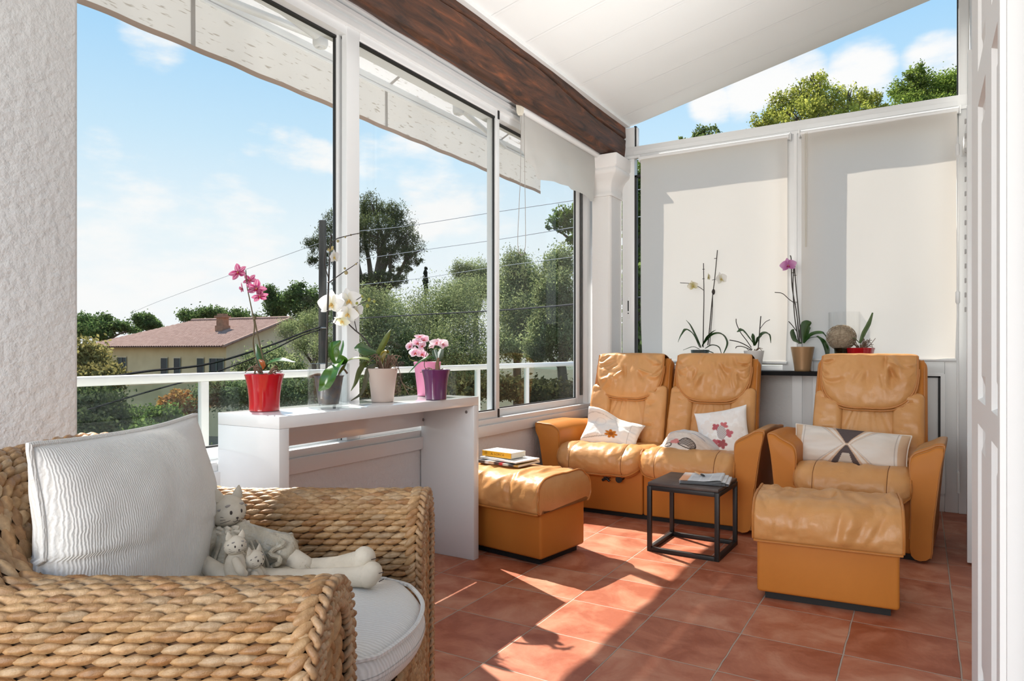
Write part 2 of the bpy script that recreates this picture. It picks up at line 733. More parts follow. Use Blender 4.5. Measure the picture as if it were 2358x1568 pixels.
M_OLDBLIND = cloth_trans('thin_white_blind', (.82, .81, .79), .5, clear=.04)
M_AWNING = cloth_trans('flecked_awning_canvas', (.55, .535, .51), .40, speck=(75, (1, .16, 1), (.36, .33, .29), .625))
M_AWNTAPE = cloth_trans('faded_brown_tape', (.46, .36, .30), .35)
M_LEATHER = simple('tan_leather', (.60, .305, .112), .40, spec=.45, var=(5, (.54, .255, .082)), bump=[(9, .30, .02), (26, .22, .008, (1, 1, .5)), (330, .12, .002)])
M_LEATHER2 = simple('tan_leather_plain', (.53, .195, .033), .5, spec=.25, var=(3, (.49, .172, .028)), bump=[(330, .12, .002)])
M_PIPING = simple('tan_leather_piping', (.47, .185, .042), .45)
M_WORN = simple('worn_tan_leather', (.52, .245, .08), .5, spec=.35, var=(7, (.33, .19, .095)), bump=[(330, .12, .002)])
M_BLACK = simple('black_metal', (.012, .011, .011), .5, bump=(90, .15, .002))
M_PLINTH = simple('black_plinth', (.01, .01, .01), .7)
M_DARKWOOD = simple('dark_table_wood', (.045, .033, .03), .5, var=(4, (.10, .075, .065), (2, 26, 2)), bump=(8, .2, .002, (2, 26, 2)))
M_GLOSSWHITE = simple('glossy_white_lacquer', (.78, .81, .825), .12, coat=.5)
M_SHELF = simple('dark_shelf', (.010, .010, .011), .8, spec=.15)
M_HURRICANE = glassy('thin_clear_glass', (.982, .984, .982), .03)
M_WICKER = simple('water_hyacinth', (1, 1, 1), .5, attr=True, var=(75, (.70, .64, .56), (1, 1, 1)), bump=[(150, .4, .002), (420, .5, .0012)])
M_WICKERDARK = simple('dark_weave_gap', (.12, .055, .022), .9)
M_CORD = corduroy_material('white_ribbed_cotton', (.82, .795, .755), 'X', 70, .35)
M_SEATCLOTH = corduroy_material('white_seat_cotton', (.80, .785, .755), 'Y', 40, .3)
M_PRINT = simple('printed_cotton', (1, 1, 1), .85, attr=True, spec=.2, bump=(140, .2, .002))
M_PAPER = simple('printed_paper', (1, 1, 1), .7, attr=True, spec=.3)
M_DOLL = simple('cream_doll_cloth', (.70, .62, .50), .85, bump=[(150, .25, .002), (30, .4, .006)], var=(18, (.58, .50, .39)))
M_SATIN = simple('cream_satin', (.55, .485, .375), .33, bump=(26, .8, .02), var=(20, (.36, .31, .23)))
M_INK = simple('dark_thread', (.05, .035, .03), .8)
M_GREYFUR = simple('grey_print', (.34, .30, .27), .9)
M_SOIL = simple('bark_soil', (.055, .036, .026), .95, bump=(60, .9, .01))
M_ROOT = simple('dry_roots', (.21, .135, .09), .8, var=(30, (.12, .07, .045)))
M_STEM = simple('brown_green_stem', (.10, .075, .035), .55)
M_DARKSTEM = simple('dark_stem', (.028, .020, .016), .6)
M_LEAF = cloth_trans('orchid_leaf', (.045, .12, .018), .35, attr=True)
_nt = M_LEAF.node_tree
_o = _nt.nodes['Material Output']
_g = mnode(_nt, 'ShaderNodeBsdfGlossy', Roughness=.22)
_m = mnode(_nt, 'ShaderNodeMixShader')
_m.inputs[0].default_value = .09
_nt.links.new(_o.inputs[0].links[0].from_socket, _m.inputs[1])
_nt.links.new(_g.outputs[0], _m.inputs[2])
_nt.links.new(_m.outputs[0], _o.inputs[0])
M_PETAL = cloth_trans('orchid_petal', (.9, .88, .85), .42, attr=True)
# ------------------------------------------------------------------ the room
XW = -2.27      # inner face of the window wall
YF = 5.30       # inner face of the far wall


def struct(name, mb, m, parent=None, label=None, **kw):
    o = mb.build(name, m, parent, **kw)
    if parent is None:
        tag(o, label, None, None, 'structure')
    return o


def bxs(name, boxes, m, parent=None, label=None, bev=0.0):
    mb = MB()
    for lo, hi in boxes:
        if bev:
            c = [(a + b) / 2 for a, b in zip(lo, hi)]
            s = [abs(b - a) for a, b in zip(lo, hi)]
            rbox(mb, c, s, bev, 2)
        else:
            box(mb, lo, hi)
    if parent is None:
        return struct(name, mb, m, None, label)
    return mb.build(name, m, parent)


bxs('floor', [((-2.45, -1.3, -.12), (.9, 5.40, 0))], M_TILE, label='terracotta tiled floor with grey joints')
# sloping ceiling: lowest above the beam, rising to the right
ZC = lambda x: 2.885 + .2335 * (x + 2.05)
mb = MB()
xa, xb, ya, yb, th = -2.42, .75, -.7, 5.345, .09
mb.add([(xa, ya, ZC(xa)), (xb, ya, ZC(xb)), (xb, yb, ZC(xb)), (xa, yb, ZC(xa)), (xa, ya, ZC(xa) + th), (xb, ya, ZC(xb) + th), (xb, yb, ZC(xb) + th), (xa, yb, ZC(xa) + th)],
       [(0, 1, 2, 3), (7, 6, 5, 4), (4, 5, 1, 0), (5, 6, 2, 1), (6, 7, 3, 2), (7, 4, 0, 3)])
# plank joints
for i in range(14):
    y = .15 + i * .38
    x0, x1 = -2.05, .70
    mb.add([(x0, y, ZC(x0) - .0012), (x1, y, ZC(x1) - .0012), (x1, y + .012, ZC(x1) - .003), (x0, y + .012, ZC(x0) - .003), (x0, y + .024, ZC(x0) - .0012), (x1, y + .024, ZC(x1) - .0012)],
           [(3, 2, 1, 0), (5, 2, 3, 4)])
struct('ceiling', mb, M_CEIL, label='white sloping ceiling')
bxs('trim_1', [((-2.075, .2, 2.865), (-2.035, YF, ZC(-2.05) + .003))], M_CEIL, label='thin white ceiling trim along the timber beam')

# masonry
bxs('wall_left', [((-2.46, .95, 0), (XW, 5.32, .535))], M_STUCCO, label='low stuccoed wall under the sliding windows')
pier = MB()
rbox(pier, (-2.38, .265, 1.5), (.36, 1.72, 3.0), .012, 2, (2, 8, 14))
struct('wall_pier', pier, M_STUCCO, label='rough white stucco pier at the end of the windows')
bxs('wall_far', [((-2.10, YF, 0), (-.80, 5.42, .885))], M_STUCCO, label='low stuccoed wall under the plant shelf')
bxs('wall_right', [((.262, 2.35, 0), (.42, 5.40, 3.5)), ((.135, .35, 0), (.42, 1.27, 3.5))], M_PAINT, label='white wall of the house')

# header, sill and low trims of the window wall
hd = MB()
for lo, hi in (((XW - .13, 1.0, 2.515), (XW - .02, 5.12, 2.665)), ((XW - .02, 1.0, 2.555), (XW + .004, 5.12, 2.580)), ((XW - .02, 1.0, 2.602), (XW + .014, 5.12, 2.622)),
               ((XW - .02, 1.0, 2.640), (XW + .022, 5.08, 2.665)), ((XW - .13, 5.02, .60), (XW - .02, 5.12, 2.52))):
    box(hd, lo, hi)
struct('trim_2', hd, M_ALU, label='white grooved aluminium track above the sliding windows')
sd = MB()
for lo, hi in (((XW - .17, .95, .535), (XW + .022, 5.09, .60)), ((XW - .15, .95, .60), (XW + .004, 5.12, .634)), ((XW - .12, .95, .634), (XW - .10, 5.1, .65))):
    rbox(sd, [(a + b) / 2 for a, b in zip(lo, hi)], [b - a for a, b in zip(lo, hi)], .003, 1)
struct('trim_3', sd, M_ALU, label='white aluminium sill under the sliding windows')


def sash(name, y0, y1, x, label, lstile, rstile, latch=None):
    """one sliding window sash between y0 and y1 with its face at x"""
    t = thing(name, label, None, (x, (y0 + y1) / 2, .634), kind='structure')
    o = (x, (y0 + y1) / 2, .634)
    fr = MB()
    zb, zt = .634, 2.556
    for lo, hi in (((x - .034, y0, zb), (x, y0 + lstile, zt)), ((x - .034, y1 - rstile, zb), (x, y1, zt)), ((x - .034, y0 + lstile, zb), (x, y1 - rstile, zb + .046)), ((x - .034, y0 + lstile, 2.516), (x, y1 - rstile, zt))):
        rbox(fr, [(a + b) / 2 for a, b in zip(lo, hi)], [b - a for a, b in zip(lo, hi)], .004, 2)
    fr.build('sash_frame', M_ALU, t, off=o)
    ga = MB()
    a, b, c, d = y0 + lstile, y1 - rstile, zb + .046, 2.516
    for lo, hi in (((x - .024, a - .001, c), (x - .012, a + .007, d)), ((x - .024, b - .007, c), (x - .012, b + .001, d)), ((x - .024, a, c - .001), (x - .012, b, c + .007)), ((x - .028, a, d - .012), (x - .008, b, d + .001))):
        box(ga, lo, hi)
    ga.build('gasket', M_GASKET, t, off=o)
    g = MB()
    box(g, (x - .020, a, c), (x - .016, b, d))
    g.build('pane', M_GLASS, t, smooth=False, off=o)
    if latch:
        k = MB()
        for zz in latch:
            rbox(k, (x + .003, y1 - .016, zz), (.008, .016, .055), .003, 2)
        k.build('guide_block', M_GASKET, t, off=o)
    return t


sash('window_1', .90, 2.375, XW - .055, 'white sliding window nearest the stucco pier', .05, .045, (.66, 2.53))
sash('window_2', 2.345, 3.685, XW - .012, 'white sliding window behind the console end', .085, .042, (.66, 2.53))
sash('window_3', 3.655, 5.055, XW - .055, 'white sliding window behind the sofa, under the torn blind', .085, .145)
# vertical gasket lines beside the last stile
lg = MB()
for yy in (4.955, 4.985):
    box(lg, (XW - .052, yy, .70), (XW - .046, yy + .008, 2.5))
struct('trim_4', lg, M_GASKET, label='black seal lines beside the corner pillar')

# old timber beam
sec = [(-2.07, 2.905), (-2.066, 2.78), (-2.072, 2.66), (-2.078, 2.622), (-2.10, 2.594), (-2.14, 2.590), (-2.20, 2.615), (-2.262, 2.664), (-2.30, 2.69), (-2.30, 2.905)]
base = []
for i in range(len(sec)):
    a, b = sec[i], sec[(i + 1) % len(sec)]
    kn = 26 if i < 2 else 4
    for k in range(kn):
        base.append((a[0] + (b[0] - a[0]) * k / kn, a[1] + (b[1] - a[1]) * k / kn))
secs = []
ny = 150
for j in range(ny + 1):
    y = .3 + (5.29 - .3) * j / ny
    s = []
    for (x, z) in base:
        w = 1.0 if x > -2.25 and z < 2.88 else 0.0
        n = nz((x * 6, y * 1.4, z * 6)) * .012 + nz((x * 22, y * 5, z * 22)) * .005
        crack = 2.80 + .012 * math.sin(y * 2.1) + .02 * nz((0, y * 1.7, 3)) - .012 * (y - 4)
        g = -.022 * math.exp(-((z - crack) / .0055) ** 2) if x > -2.085 else 0
        s.append((x + w * (n + g), y, z + w * n * .5))
    secs.append(s)
mb = loft(MB(), secs)
tag(mb.build('timber_beam', M_BEAM, sharp=60), 'dark brown rough hewn timber beam with a long crack', 'beam')

# corner pillar with a flared capital
pl = thing('corner_pillar', 'white plastered corner pillar with a flared capital under the beam', 'pillar', (-2.2, 5.17, 0))
px0, px1, py0, py1 = -2.265, -2.108, 5.065, 5.30


def psec(g, z, ch):
    x0, x1, y0 = px0 - g * .1, px1 + g, py0 - g
    return [(x0, py1, z), (x0, y0, z), (x1 - ch, y0, z), (x1 - ch * .35, y0 + ch * .35, z), (x1, y0 + ch, z), (x1, py1, z)]


mb = MB()
loft(mb, [psec(0, z, .022) for z in (0, .8, 1.6, 2.285)])
mb.build('shaft', M_PLASTER, pl, sharp=25, off=(-2.2, 5.17, 0))
mb = MB()
prof = [(.012, 2.275), (.014, 2.295), (.006, 2.305), (.007, 2.34), (.016, 2.375), (.036, 2.41), (.064, 2.435), (.074, 2.45), (.078, 2.47), (.070, 2.485), (.082, 2.50), (.084, 2.585)]
loft(mb, [psec(g, z, .012) for g, z in prof])
mb.build('capital', M_PLASTER, pl, sharp=45, off=(-2.2, 5.17, 0))

# far wall joinery
fj = MB()
for lo, hi in (((-2.10, YF - .01, .885), (-1.995, YF + .06, 2.86)), ((-2.10, YF - .015, 2.615), (.262, YF + .06, 2.70)), ((.205, YF - .01, 0), (.262, YF + .06, 3.42)),
               ((-.865, YF - .02, .885), (-.735, YF + .05, 2.615)), ((-2.10, YF, .885), (-.735, YF + .05, .945)), ((-1.995, YF + .01, 2.70), (-1.975, YF + .05, 2.86))):
    rbox(fj, [(a + b) / 2 for a, b in zip(lo, hi)], [b - a for a, b in zip(lo, hi)], .004, 1)
for lo, hi in (((-2.10, YF - .03, 2.602), (.262, YF - .01, 2.622)), ((-.785, YF - .034, .9), (-.765, YF - .02, 2.61)), ((-1.998, YF - .02, 2.63), (.20, YF - .012, 2.66))):
    box(fj, lo, hi)
struct('trim_5', fj, M_ALU, label='white aluminium framing of the far glazed wall')
# black seals
fs = MB()
for lo, hi in (((-2.0, YF + .0, 2.70), (-1.985, YF + .03, 2.87)), ((-1.995, YF - .004, .95), (-1.978, YF + .03, 2.47)), ((-1.995, YF - .004, 2.455), (-1.86, YF + .03, 2.47)), ((.197, YF, 2.70), (.206, YF + .03, 3.38))):
    box(fs, lo, hi)
struct('trim_6', fs, M_GASKET, label='black rubber seals of the far glazing')
# glazing of the far wall
gz = MB()
gz.add([(-1.99, YF + .03, 2.70), (.205, YF + .03, 2.70), (.205, YF + .03, ZC(.205) + .02), (-1.99, YF + .03, ZC(-1.99) + .02)], [(0, 1, 2, 3)])
w5 = struct('window_5', gz, M_GLASS, label='tall triangular window pane above the blinds', smooth=False)
w4 = thing('window_4', 'fixed window pane behind the blind nearer the pillar', None, (-1.4, YF + .03, .95), kind='structure')
g = MB()
box(g, (-1.98, YF + .028, .945), (-.81, YF + .032, 2.62))
g.build('pane', M_GLASS, w4, smooth=False, off=(-1.4, YF + .03, .95))
hb = MB()
rbox(hb, (-2.045, YF - .012, 1.40), (.022, .006, .17), .003, 1)
hb.build('lock_plate', M_ALU, w4, off=(-1.4, YF + .03, .95))
hb = MB()
rbox(hb, (-2.045, YF - .016, 1.415), (.010, .006, .085), .002, 1)
rbox(hb, (-2.045, YF - .016, 1.355), (.010, .006, .010), .002, 1)
hb.build('lock_slot', M_GASKET, w4, off=(-1.4, YF + .03, .95))
# door behind the recliner: panelled below, glazed above
d1 = thing('door_1', 'white aluminium door with a solid lower panel behind the recliner', None, (-.27, YF + .02, 0), kind='structure')
off = (-.27, YF + .02, 0)
mb = MB()
X0, X1 = -.735, .205
for lo, hi in (((X0, YF, .0), (X0 + .075, YF + .04, 2.615)), ((X1 - .075, YF, .0), (X1, YF + .04, 2.615)), ((X0 + .075, YF, .0), (X1 - .075, YF + .04, .12)), ((X0 + .075, YF, .90), (X1 - .075, YF + .04, 1.0)), ((X0 + .075, YF, 2.54), (X1 - .075, YF + .04, 2.615))):
    rbox(mb, [(a + b) / 2 for a, b in zip(lo, hi)], [b - a for a, b in zip(lo, hi)], .004, 1)
for lo, hi in (((X1 - .098, YF - .008, .12), (X1 - .074, YF + .02, .90)), ((X0 + .074, YF - .008, .12), (X0 + .098, YF + .02, .90)), ((X0 + .08, YF - .007, .885), (X1 - .08, YF + .02, .905)), ((X0 + .08, YF - .007, .115), (X1 - .08, YF + .02, .135))):
    box(mb, lo, hi)
mb.build('door_frame', M_ALU, d1, off=off)
mb = MB()
box(mb, (X0 + .098, YF + .012, .135), (X1 - .098, YF + .03, .885))
mb.build('lower_panel', M_ALU, d1, off=off)
mb = MB()
box(mb, (X1 - .112, YF + .006, .14), (X1 - .098, YF + .014, .885))
box(mb, (X0 + .098, YF + .006, .874), (X1 - .098, YF + .014, .885))
mb.build('panel_seal', M_GASKET, d1, off=off)
mb = MB()
box(mb, (X0 + .07, YF + .016, .99), (X1 - .07, YF + .020, 2.55))
mb.build('pane', M_GLASS, d1, smooth=False, off=off)
bxs('trim_7', [((-.80, YF - .004, .0), (-.735, YF + .05, .885))], M_ALU, label='white strip between the stucco wall and the door')
# plant shelf
bxs('trim_8', [((-2.09, 4.99, .882), (-.735, YF, .908)), ((-.735, 4.99, .882), (-.12, YF - .05, .908))], M_SHELF, label='dark window shelf carrying the orchids')

# six panel door standing open by the photographer
dx, t0, t1 = .122, 1.372, 2.335
dd = thing('door_2', 'white six panel door standing open beside the camera', None, (dx, (t0 + t1) / 2, 0), kind='structure')
off = (dx, (t0 + t1) / 2, 0)
ys = [t0, 1.49, 1.70, 1.852, 2.09, t1]
zs = [.02, .22, .868, .928, 1.665, 1.752, 2.13, 2.25]
mb = MB()
face = dx


def quad(a, b, c, d):
    mb.add([a, b, c, d], [(0, 1, 2, 3)])


panels = [(ys[1], ys[2]), (ys[3], ys[4])]
rows = [(zs[1], zs[2]), (zs[3], zs[4]), (zs[5], zs[6])]
yc = [t0, panels[0][0], panels[0][1], panels[1][0], panels[1][1], t1]
zc = [.02, rows[0][0], rows[0][1], rows[1][0], rows[1][1], rows[2][0], rows[2][1], 2.25]
for i in range(5):
    for j in range(7):
        a, b, c, d = yc[i], yc[i + 1], zc[j], zc[j + 1]
        if i % 2 == 1 and j % 2 == 1:
            rings = [(0, 0), (.006, .010), (.020, .014), (.026, .016), (.062, .004)]
            for (g0, h0), (g1, h1) in zip(rings, rings[1:]):
                A = [(face + h0, a + g0, c + g0), (face + h0, b - g0, c + g0), (face + h0, b - g0, d - g0), (face + h0, a + g0, d - g0)]
                B = [(face + h1, a + g1, c + g1), (face + h1, b - g1, c + g1), (face + h1, b - g1, d - g1), (face + h1, a + g1, d - g1)]
                for k in range(4):
                    k2 = (k + 1) % 4
                    quad(A[k], B[k], B[k2], A[k2])
            g1, h1 = rings[-1]
            quad((face + h1, a + g1, c + g1), (face + h1, a + g1, d - g1), (face + h1, b - g1, d - g1), (face + h1, b - g1, c + g1))
        else:
            quad((face, a, c), (face, a, d), (face, b, d), (face, b, c))
quad((face, t1, .02), (face, t1, 2.25), (face + .04, t1, 2.25), (face + .04, t1, .02))
quad((face, t0, .02), (face + .04, t0, .02), (face + .04, t0, 2.25), (face, t0, 2.25))
quad((face + .04, t0, .02), (face + .04, t1, .02), (face + .04, t1, 2.25), (face + .04, t0, 2.25))
quad((face, t0, 2.25), (face + .04, t0, 2.25), (face + .04, t1, 2.25), (face, t1, 2.25))
mb.build('door_leaf', M_PAINT, dd, sharp=20, off=off)
bxs('trim_9', [((.112, 1.285, 0), (.30, 1.366, 2.3)), ((.104, 1.30, 0), (.125, 1.335, 2.3))], M_PAINT, label='white door casing beside the six panel door')
# return of the house wall beyond the door
d3 = thing('door_3', 'plain white shutter leaf folded back by the far corner', None, (.2, 4.07, 0), kind='structure')
mb = MB()
rbox(mb, (.015, 0, 1.135), (.045, .04, 2.25), .003, 1)
mb.build('shutter_leaf', M_ALU, d3)
mb = MB()
for k in range(14):
    rbox(mb, (-.004, .20, 2.24 - k * .075), (.008, .012, .026), .003, 1)
mb.build('shutter_slots', simple('grey_slots', (.42, .42, .42), .6), d3)
bxs('trim_10', [((.205, 4.25, 0), (.262, 4.30, 2.6)), ((.222, 4.30, 2.3), (.262, YF, 2.36))], M_ALU, label='white guide rail of the shutter in the far corner')
# crank rod hanging in the far corner
cr = thing('shutter_crank', 'thin white crank rod hanging in the far right corner', 'crank rod', (.185, 4.9, .25))
off = (.185, 4.9, .25)
mb = MB()
tube(mb, [(.185, 4.9, 2.33), (.186, 4.9, 1.38)], .006, 8)
tube(mb, [(.186, 4.9, 1.36), (.187, 4.9, .25)], .006, 8)
mb.build('rod', M_ALU, cr, off=off)
mb = MB()
for z in (2.25, 1.37):
    mb = MB()
    lathe(mb, [(.006, -.04), (.012, -.03), (.012, .03), (.006, .04)], (.186, 4.9, z), 12)
    mb.build('joint', M_ALU, cr, off=off)
mb = MB()
tube(mb, [(.187, 4.9, .33), (.187, 4.87, .33), (.187, 4.84, .33)], .005, 8)
tube(mb, [(.187, 4.84, .33), (.187, 4.84, .21)], .008, 8)
mb.build('handle', M_ALU, cr, off=off)


# ------------------------------------------------------------------ roller blinds
def far_blind(name, x0, x1, z0, z1, y, label, chain_side, seed):
    t = thing(name, label, 'roller blind', ((x0 + x1) / 2, y, z1), group='white roller blinds on the far wall')
    off = ((x0 + x1) / 2, y, z1)
    mb = MB()

    def f(u, v):
        x = x0 + (x1 - x0) * u
        z = z1 - (z1 - z0) * v
        e = .006 * math.sin(u * 9 + seed) * v + .010 * nz((u * 3, v * 2, seed))
        pull = .010 * smooth01((v - .75) * 4) * (1 if u < .5 else -1) * (abs(u - .5) * 2) ** 6
        return (x + pull, y - .018 + e * (.3 + v), z)
    grid(mb, f, 40, 50)
    mb.build('fabric', M_BLIND, t, off=off)
    mb = MB()
    tube(mb, [(x0 - .01, y, z1 + .005), (x1 + .01, y, z1 + .005)], .022, 16)
    mb.build('roller_tube', M_ALU, t, off=off)
    mb = MB()
    tube(mb, [(x0 + .004, y - .018, z0 - .004), (x1 - .004, y - .018, z0 - .004)], .0115, 12)
    mb.build('bottom_bar', M_ALU, t, off=off)
    for xx in (x0 - .016, x1 + .016):
        b = MB()
        rbox(b, (xx, y + .010, z1 + .005), (.010, .055, .055), .004, 2)
        b.build('bracket', M_ALU, t, off=off)
    if chain_side:
        xc = x0 + .030 if chain_side < 0 else x1 + .02
        mb = MB()
        for dx2 in (-.006, .006):
            tube(mb, [(xc + dx2, y - .03, z1 + .0), (xc + dx2 * .6, y - .032, 1.78)], .0016, 6)
        c = mb.build('pull_cord', simple('cord_cream', (.60, .55, .45), .8), t, off=off)
        b = MB()
        lathe(b, [(.002, -.03), (.008, -.028), (.008, .012), (.002, .03)], (xc, y - .032, 1.70), 10)
        b.build('cord_weight', simple('cord_knob', (.70, .58, .36), .6), c)
    return t


far_blind('roller_blind', -1.918, -.822, .968, 2.578, YF - .055, 'white roller blind drawn down next to the corner pillar', 0, 1.0)
far_blind('roller_blind', -.728, .195, .995, 2.585, YF - .055, 'white roller blind drawn down behind the recliner, over the door', -1, 4.0)

# torn old blind hanging by the corner pillar
t = thing('roller_blind', 'short translucent white blind with a ragged hem under the beam', 'roller blind', (-2.19, 4.4, 2.59))
off = (-2.19, 4.4, 2.59)
mb = MB()
bot = [(0, .24), (.06, .25), (.07, .275), (.13, .30), (.17, .31), (.205, .385), (.28, .375), (.4, .355), (.5, .345), (.6, .335), (.64, .350), (.72, .345), (.80, .350), (.88, .36), (.94, .375), (1, .355)]


def hem(u):
    for (a, p), (b, q) in zip(bot, bot[1:]):
        if u <= b:
            return p + (q - p) * (u - a) / (b - a)
    return .35


def f(u, v):
    y = 3.815 + (4.985 - 3.815) * u
    h = hem(u)
    return (-2.208 + (.012 * math.sin(u * 14 + v * 3) + .016 * nz((u * 6, v * 3, 2))) * v, y + .012 * v * v * nz((u * 4, 0, 7)), 2.585 - h * v)


grid(mb, f, 70, 18)
mb.build('fabric', M_OLDBLIND, t, off=off)
mb = MB()
tube(mb, [(-2.19, 3.80, 2.590), (-2.19, 5.02, 2.590)], .024, 16)
mb.build('roller_tube', M_ALU, t, off=off)
mb = MB()
loft(mb, [[(-2.19 + a * s, 3.785 + b * s, z) for a, b in ((-.02, -.02), (.02, -.02), (.02, .02), (-.02, .02))] for z, s in ((2.545, .5), (2.56, .8), (2.615, 1.0), (2.625, 1.3))])
mb.build('bracket', simple('cream_plastic', (.72, .68, .58), .5), t, off=off)
mb = MB()
tube(mb, spline([(-2.185, 3.79, 2.57), (-2.187, 3.785, 2.2), (-2.19, 3.77, 1.95), (-2.19, 3.755, 1.72), (-2.19, 3.80, 1.66), (-2.19, 3.85, 1.72), (-2.187, 3.845, 1.95), (-2.185, 3.835, 2.2), (-2.183, 3.825, 2.57)], 8), .0022, 6)
mb.build('pull_chain', simple('grey_chain', (.34, .32, .30), .5), t, off=off)
# ------------------------------------------------------------------ outside the windows
M_TERR = simple('pale_terrace_paving', (.62, .57, .50), .8, var=(6, (.52, .48, .42)))
M_RAIL = simple('white_rail_paint', (.80, .80, .79), .4)
bxs('terrace_slab', [((-3.16, -1.6, -.25), (-2.46, 7.6, -.02))], M_TERR, label='narrow terrace outside the windows')

rl = thing('balcony_railing', 'white balcony railing with green tinted glass panels', 'railing', (-3.02, 4, -.02))
off = (-3.02, 4, -.02)
XR = -3.02
mb = MB()
rbox(mb, (XR, 2.9, .922), (.050, 9.0, .042), .014, 3)
mb.build('handrail', M_RAIL, rl, off=off)
for y in (-.2, 2.125, 3.49, 4.545, 5.335, 6.6, 7.35):
    mb = MB()
    rbox(mb, (XR, y, .44), (.032, .042, .925), .005, 2)
    mb.build('post', M_RAIL, rl, off=off)
ys_ = [-.2, 2.125, 3.49, 4.545, 5.335, 6.6, 7.35]
for a, b in zip(ys_, ys_[1:]):
    mb = MB()
    box(mb, (XR - .004, a + .03, .10), (XR + .004, b - .03, .895))
    mb.build('glass_panel', M_RAILGLASS, rl, smooth=False, off=off)
mb = MB()
rbox(mb, (XR, 3.55, .09), (.03, 7.6, .03), .004, 1)
mb.build('bottom_rail', M_RAIL, rl, off=off)

# ---- awning, half wound in over the terrace
aw = thing('window_awning', 'pale flecked awning on folding arms over the terrace', 'awning', (-2.5, 2.6, 2.95))
off = (-2.5, 2.6, 2.95)
YA0, YA1 = -.6, 5.50
XB, ZB = -2.955, 2.735
mb = MB()


def f(u, v):
    y = YA0 + (YA1 - YA0) * u
    x = -2.47 + (XB + 2.47) * v
    z = 2.99 + (ZB + .02 - 2.99) * v - .010 * math.sin(math.pi * v)
    return (x, y, z)


grid(mb, f, 20, 6)
mb.build('canopy', M_AWNING, aw, off=off)
mb = MB()
VH = .262


def f(u, v):
    y = YA0 + (YA1 - YA0) * u
    w = (math.sin(y * 2 * math.pi / .31) * .0045 + math.sin(y * 2 * math.pi / .53 + 1) * .002) * v ** 1.3
    return (XB - .012 + w, y, ZB - VH * v)


grid(mb, f, 200, 8)
va = mb.build('valance', M_AWNING, aw, off=off)
mb = MB()
grid(mb, lambda u, v: (f(u, .905 + .1 * v)[0] + .003, f(u, 0)[1], ZB - VH * (.905 + .1 * v)), 200, 1)
mb.build('hem_tape', M_AWNTAPE, va, off=None)
for o in list(va.children):
    o.location = (-off[0], -off[1], -off[2])
# seams of the canvas
M_SEAM = cloth_trans('grey_seam', (.46, .44, .42), .3)
for y in (2.03, 3.40, 4.75):
    mb = MB()
    mb.add([(XB - .008, y - .012, ZB), (XB - .008, y + .012, ZB), (XB - .006, y + .012, ZB - VH * .92), (XB - .006, y - .012, ZB - VH * .92)], [(0, 1, 2, 3)])
    mb.add([(XB, y - .012, ZB + .012), (XB, y + .012, ZB + .012), (-2.5, y + .012, 2.968), (-2.5, y - .012, 2.968)], [(0, 1, 2, 3)])
    mb.build('canvas_seam', M_SEAM, aw, off=off)
mb = MB()
rbox(mb, (XB + .012, (YA0 + YA1) / 2, ZB + .012), (.042, YA1 - YA0, .040), .010, 2)
rbox(mb, (XB + .022, (YA0 + YA1) / 2, ZB - .020), (.018, YA1 - YA0, .016), .005, 2)
mb.build('front_bar', M_ALU, aw, off=off)
mb = MB()
tube(mb, [(-2.46, YA0, 2.99), (-2.46, YA1, 2.99)], .045, 14)
mb.build('roller', M_ALU, aw, off=off)


def arm(shoulder, elbow, tip):
    a = MB()
    tube(a, [shoulder, elbow], .024, 10)
    o = a.build('folding_arm', M_ALU, aw, off=off)
    a = MB()
    tube(a, [elbow, tip], .020, 10)
    a.build('folding_arm', M_ALU, aw, off=off)
    a = MB()
    e = Vector(elbow)
    lathe(a, [(.0, -.05), (.032, -.05), (.040, -.035), (.040, .035), (.032, .05), (0, .05)], e, 18)
    lathe(a, [(0, -.058), (.014, -.058), (.014, -.05)], e, 12)
    a.build('elbow_joint', M_ALU, aw, off=off)


e1 = onx(1056, 246, -2.70)
arm((-2.50, e1.y + 1.00, 2.70), e1, (XB + .02, e1.y + .98, ZB - .02))
arm((-2.50, 1.45, 2.72), (-2.74, 2.62, 2.71), (XB + .02, 1.55, ZB - .02))

# ---- ground
M_GROUND = simple('dry_grass_ground', (.070, .066, .034), .95, var=(.9, (.105, .075, .042)), bump=(6, .6, .05))


def ground_z(x, y):
    s = smooth01((x + 15.5) / 10.5)
    up = smooth01((y - 5.2) / 4.0)
    z = -2.9 + 3.0 * s * up
    z += .012 * max(0, y - 12) * s * 4
    far = math.hypot(x, y)
    z += -.5 + .35 * nz((x * .12, y * .12, 0)) + .02 * max(0, far - 45)
    return z


mb = MB()


def f(u, v):
    x = -95 + 150 * u
    y = -45 + 150 * v
    return (x, y, ground_z(x, y))


grid(mb, f, 110, 110)
tag(mb.build('ground', M_GROUND, sharp=0), 'sloping garden ground with dry grass', None, None, 'structure')

# ---- foliage
rng = np.random.default_rng(5)


def leaf_mat(name, a, b, tr=.35):
    """leaf colours vary from leaf to leaf through the mesh attribute"""
    m = cloth_trans(name, a, tr, attr=True)
    return m


M_FOLIAGE = leaf_mat('foliage', (.1, .1, .05), None, .46)
M_TRUNK = simple('bark', (.075, .058, .045), .95, var=(7, (.12, .10, .08), (1, 1, .2)), bump=(18, .9, .03, (1, 1, .25)))


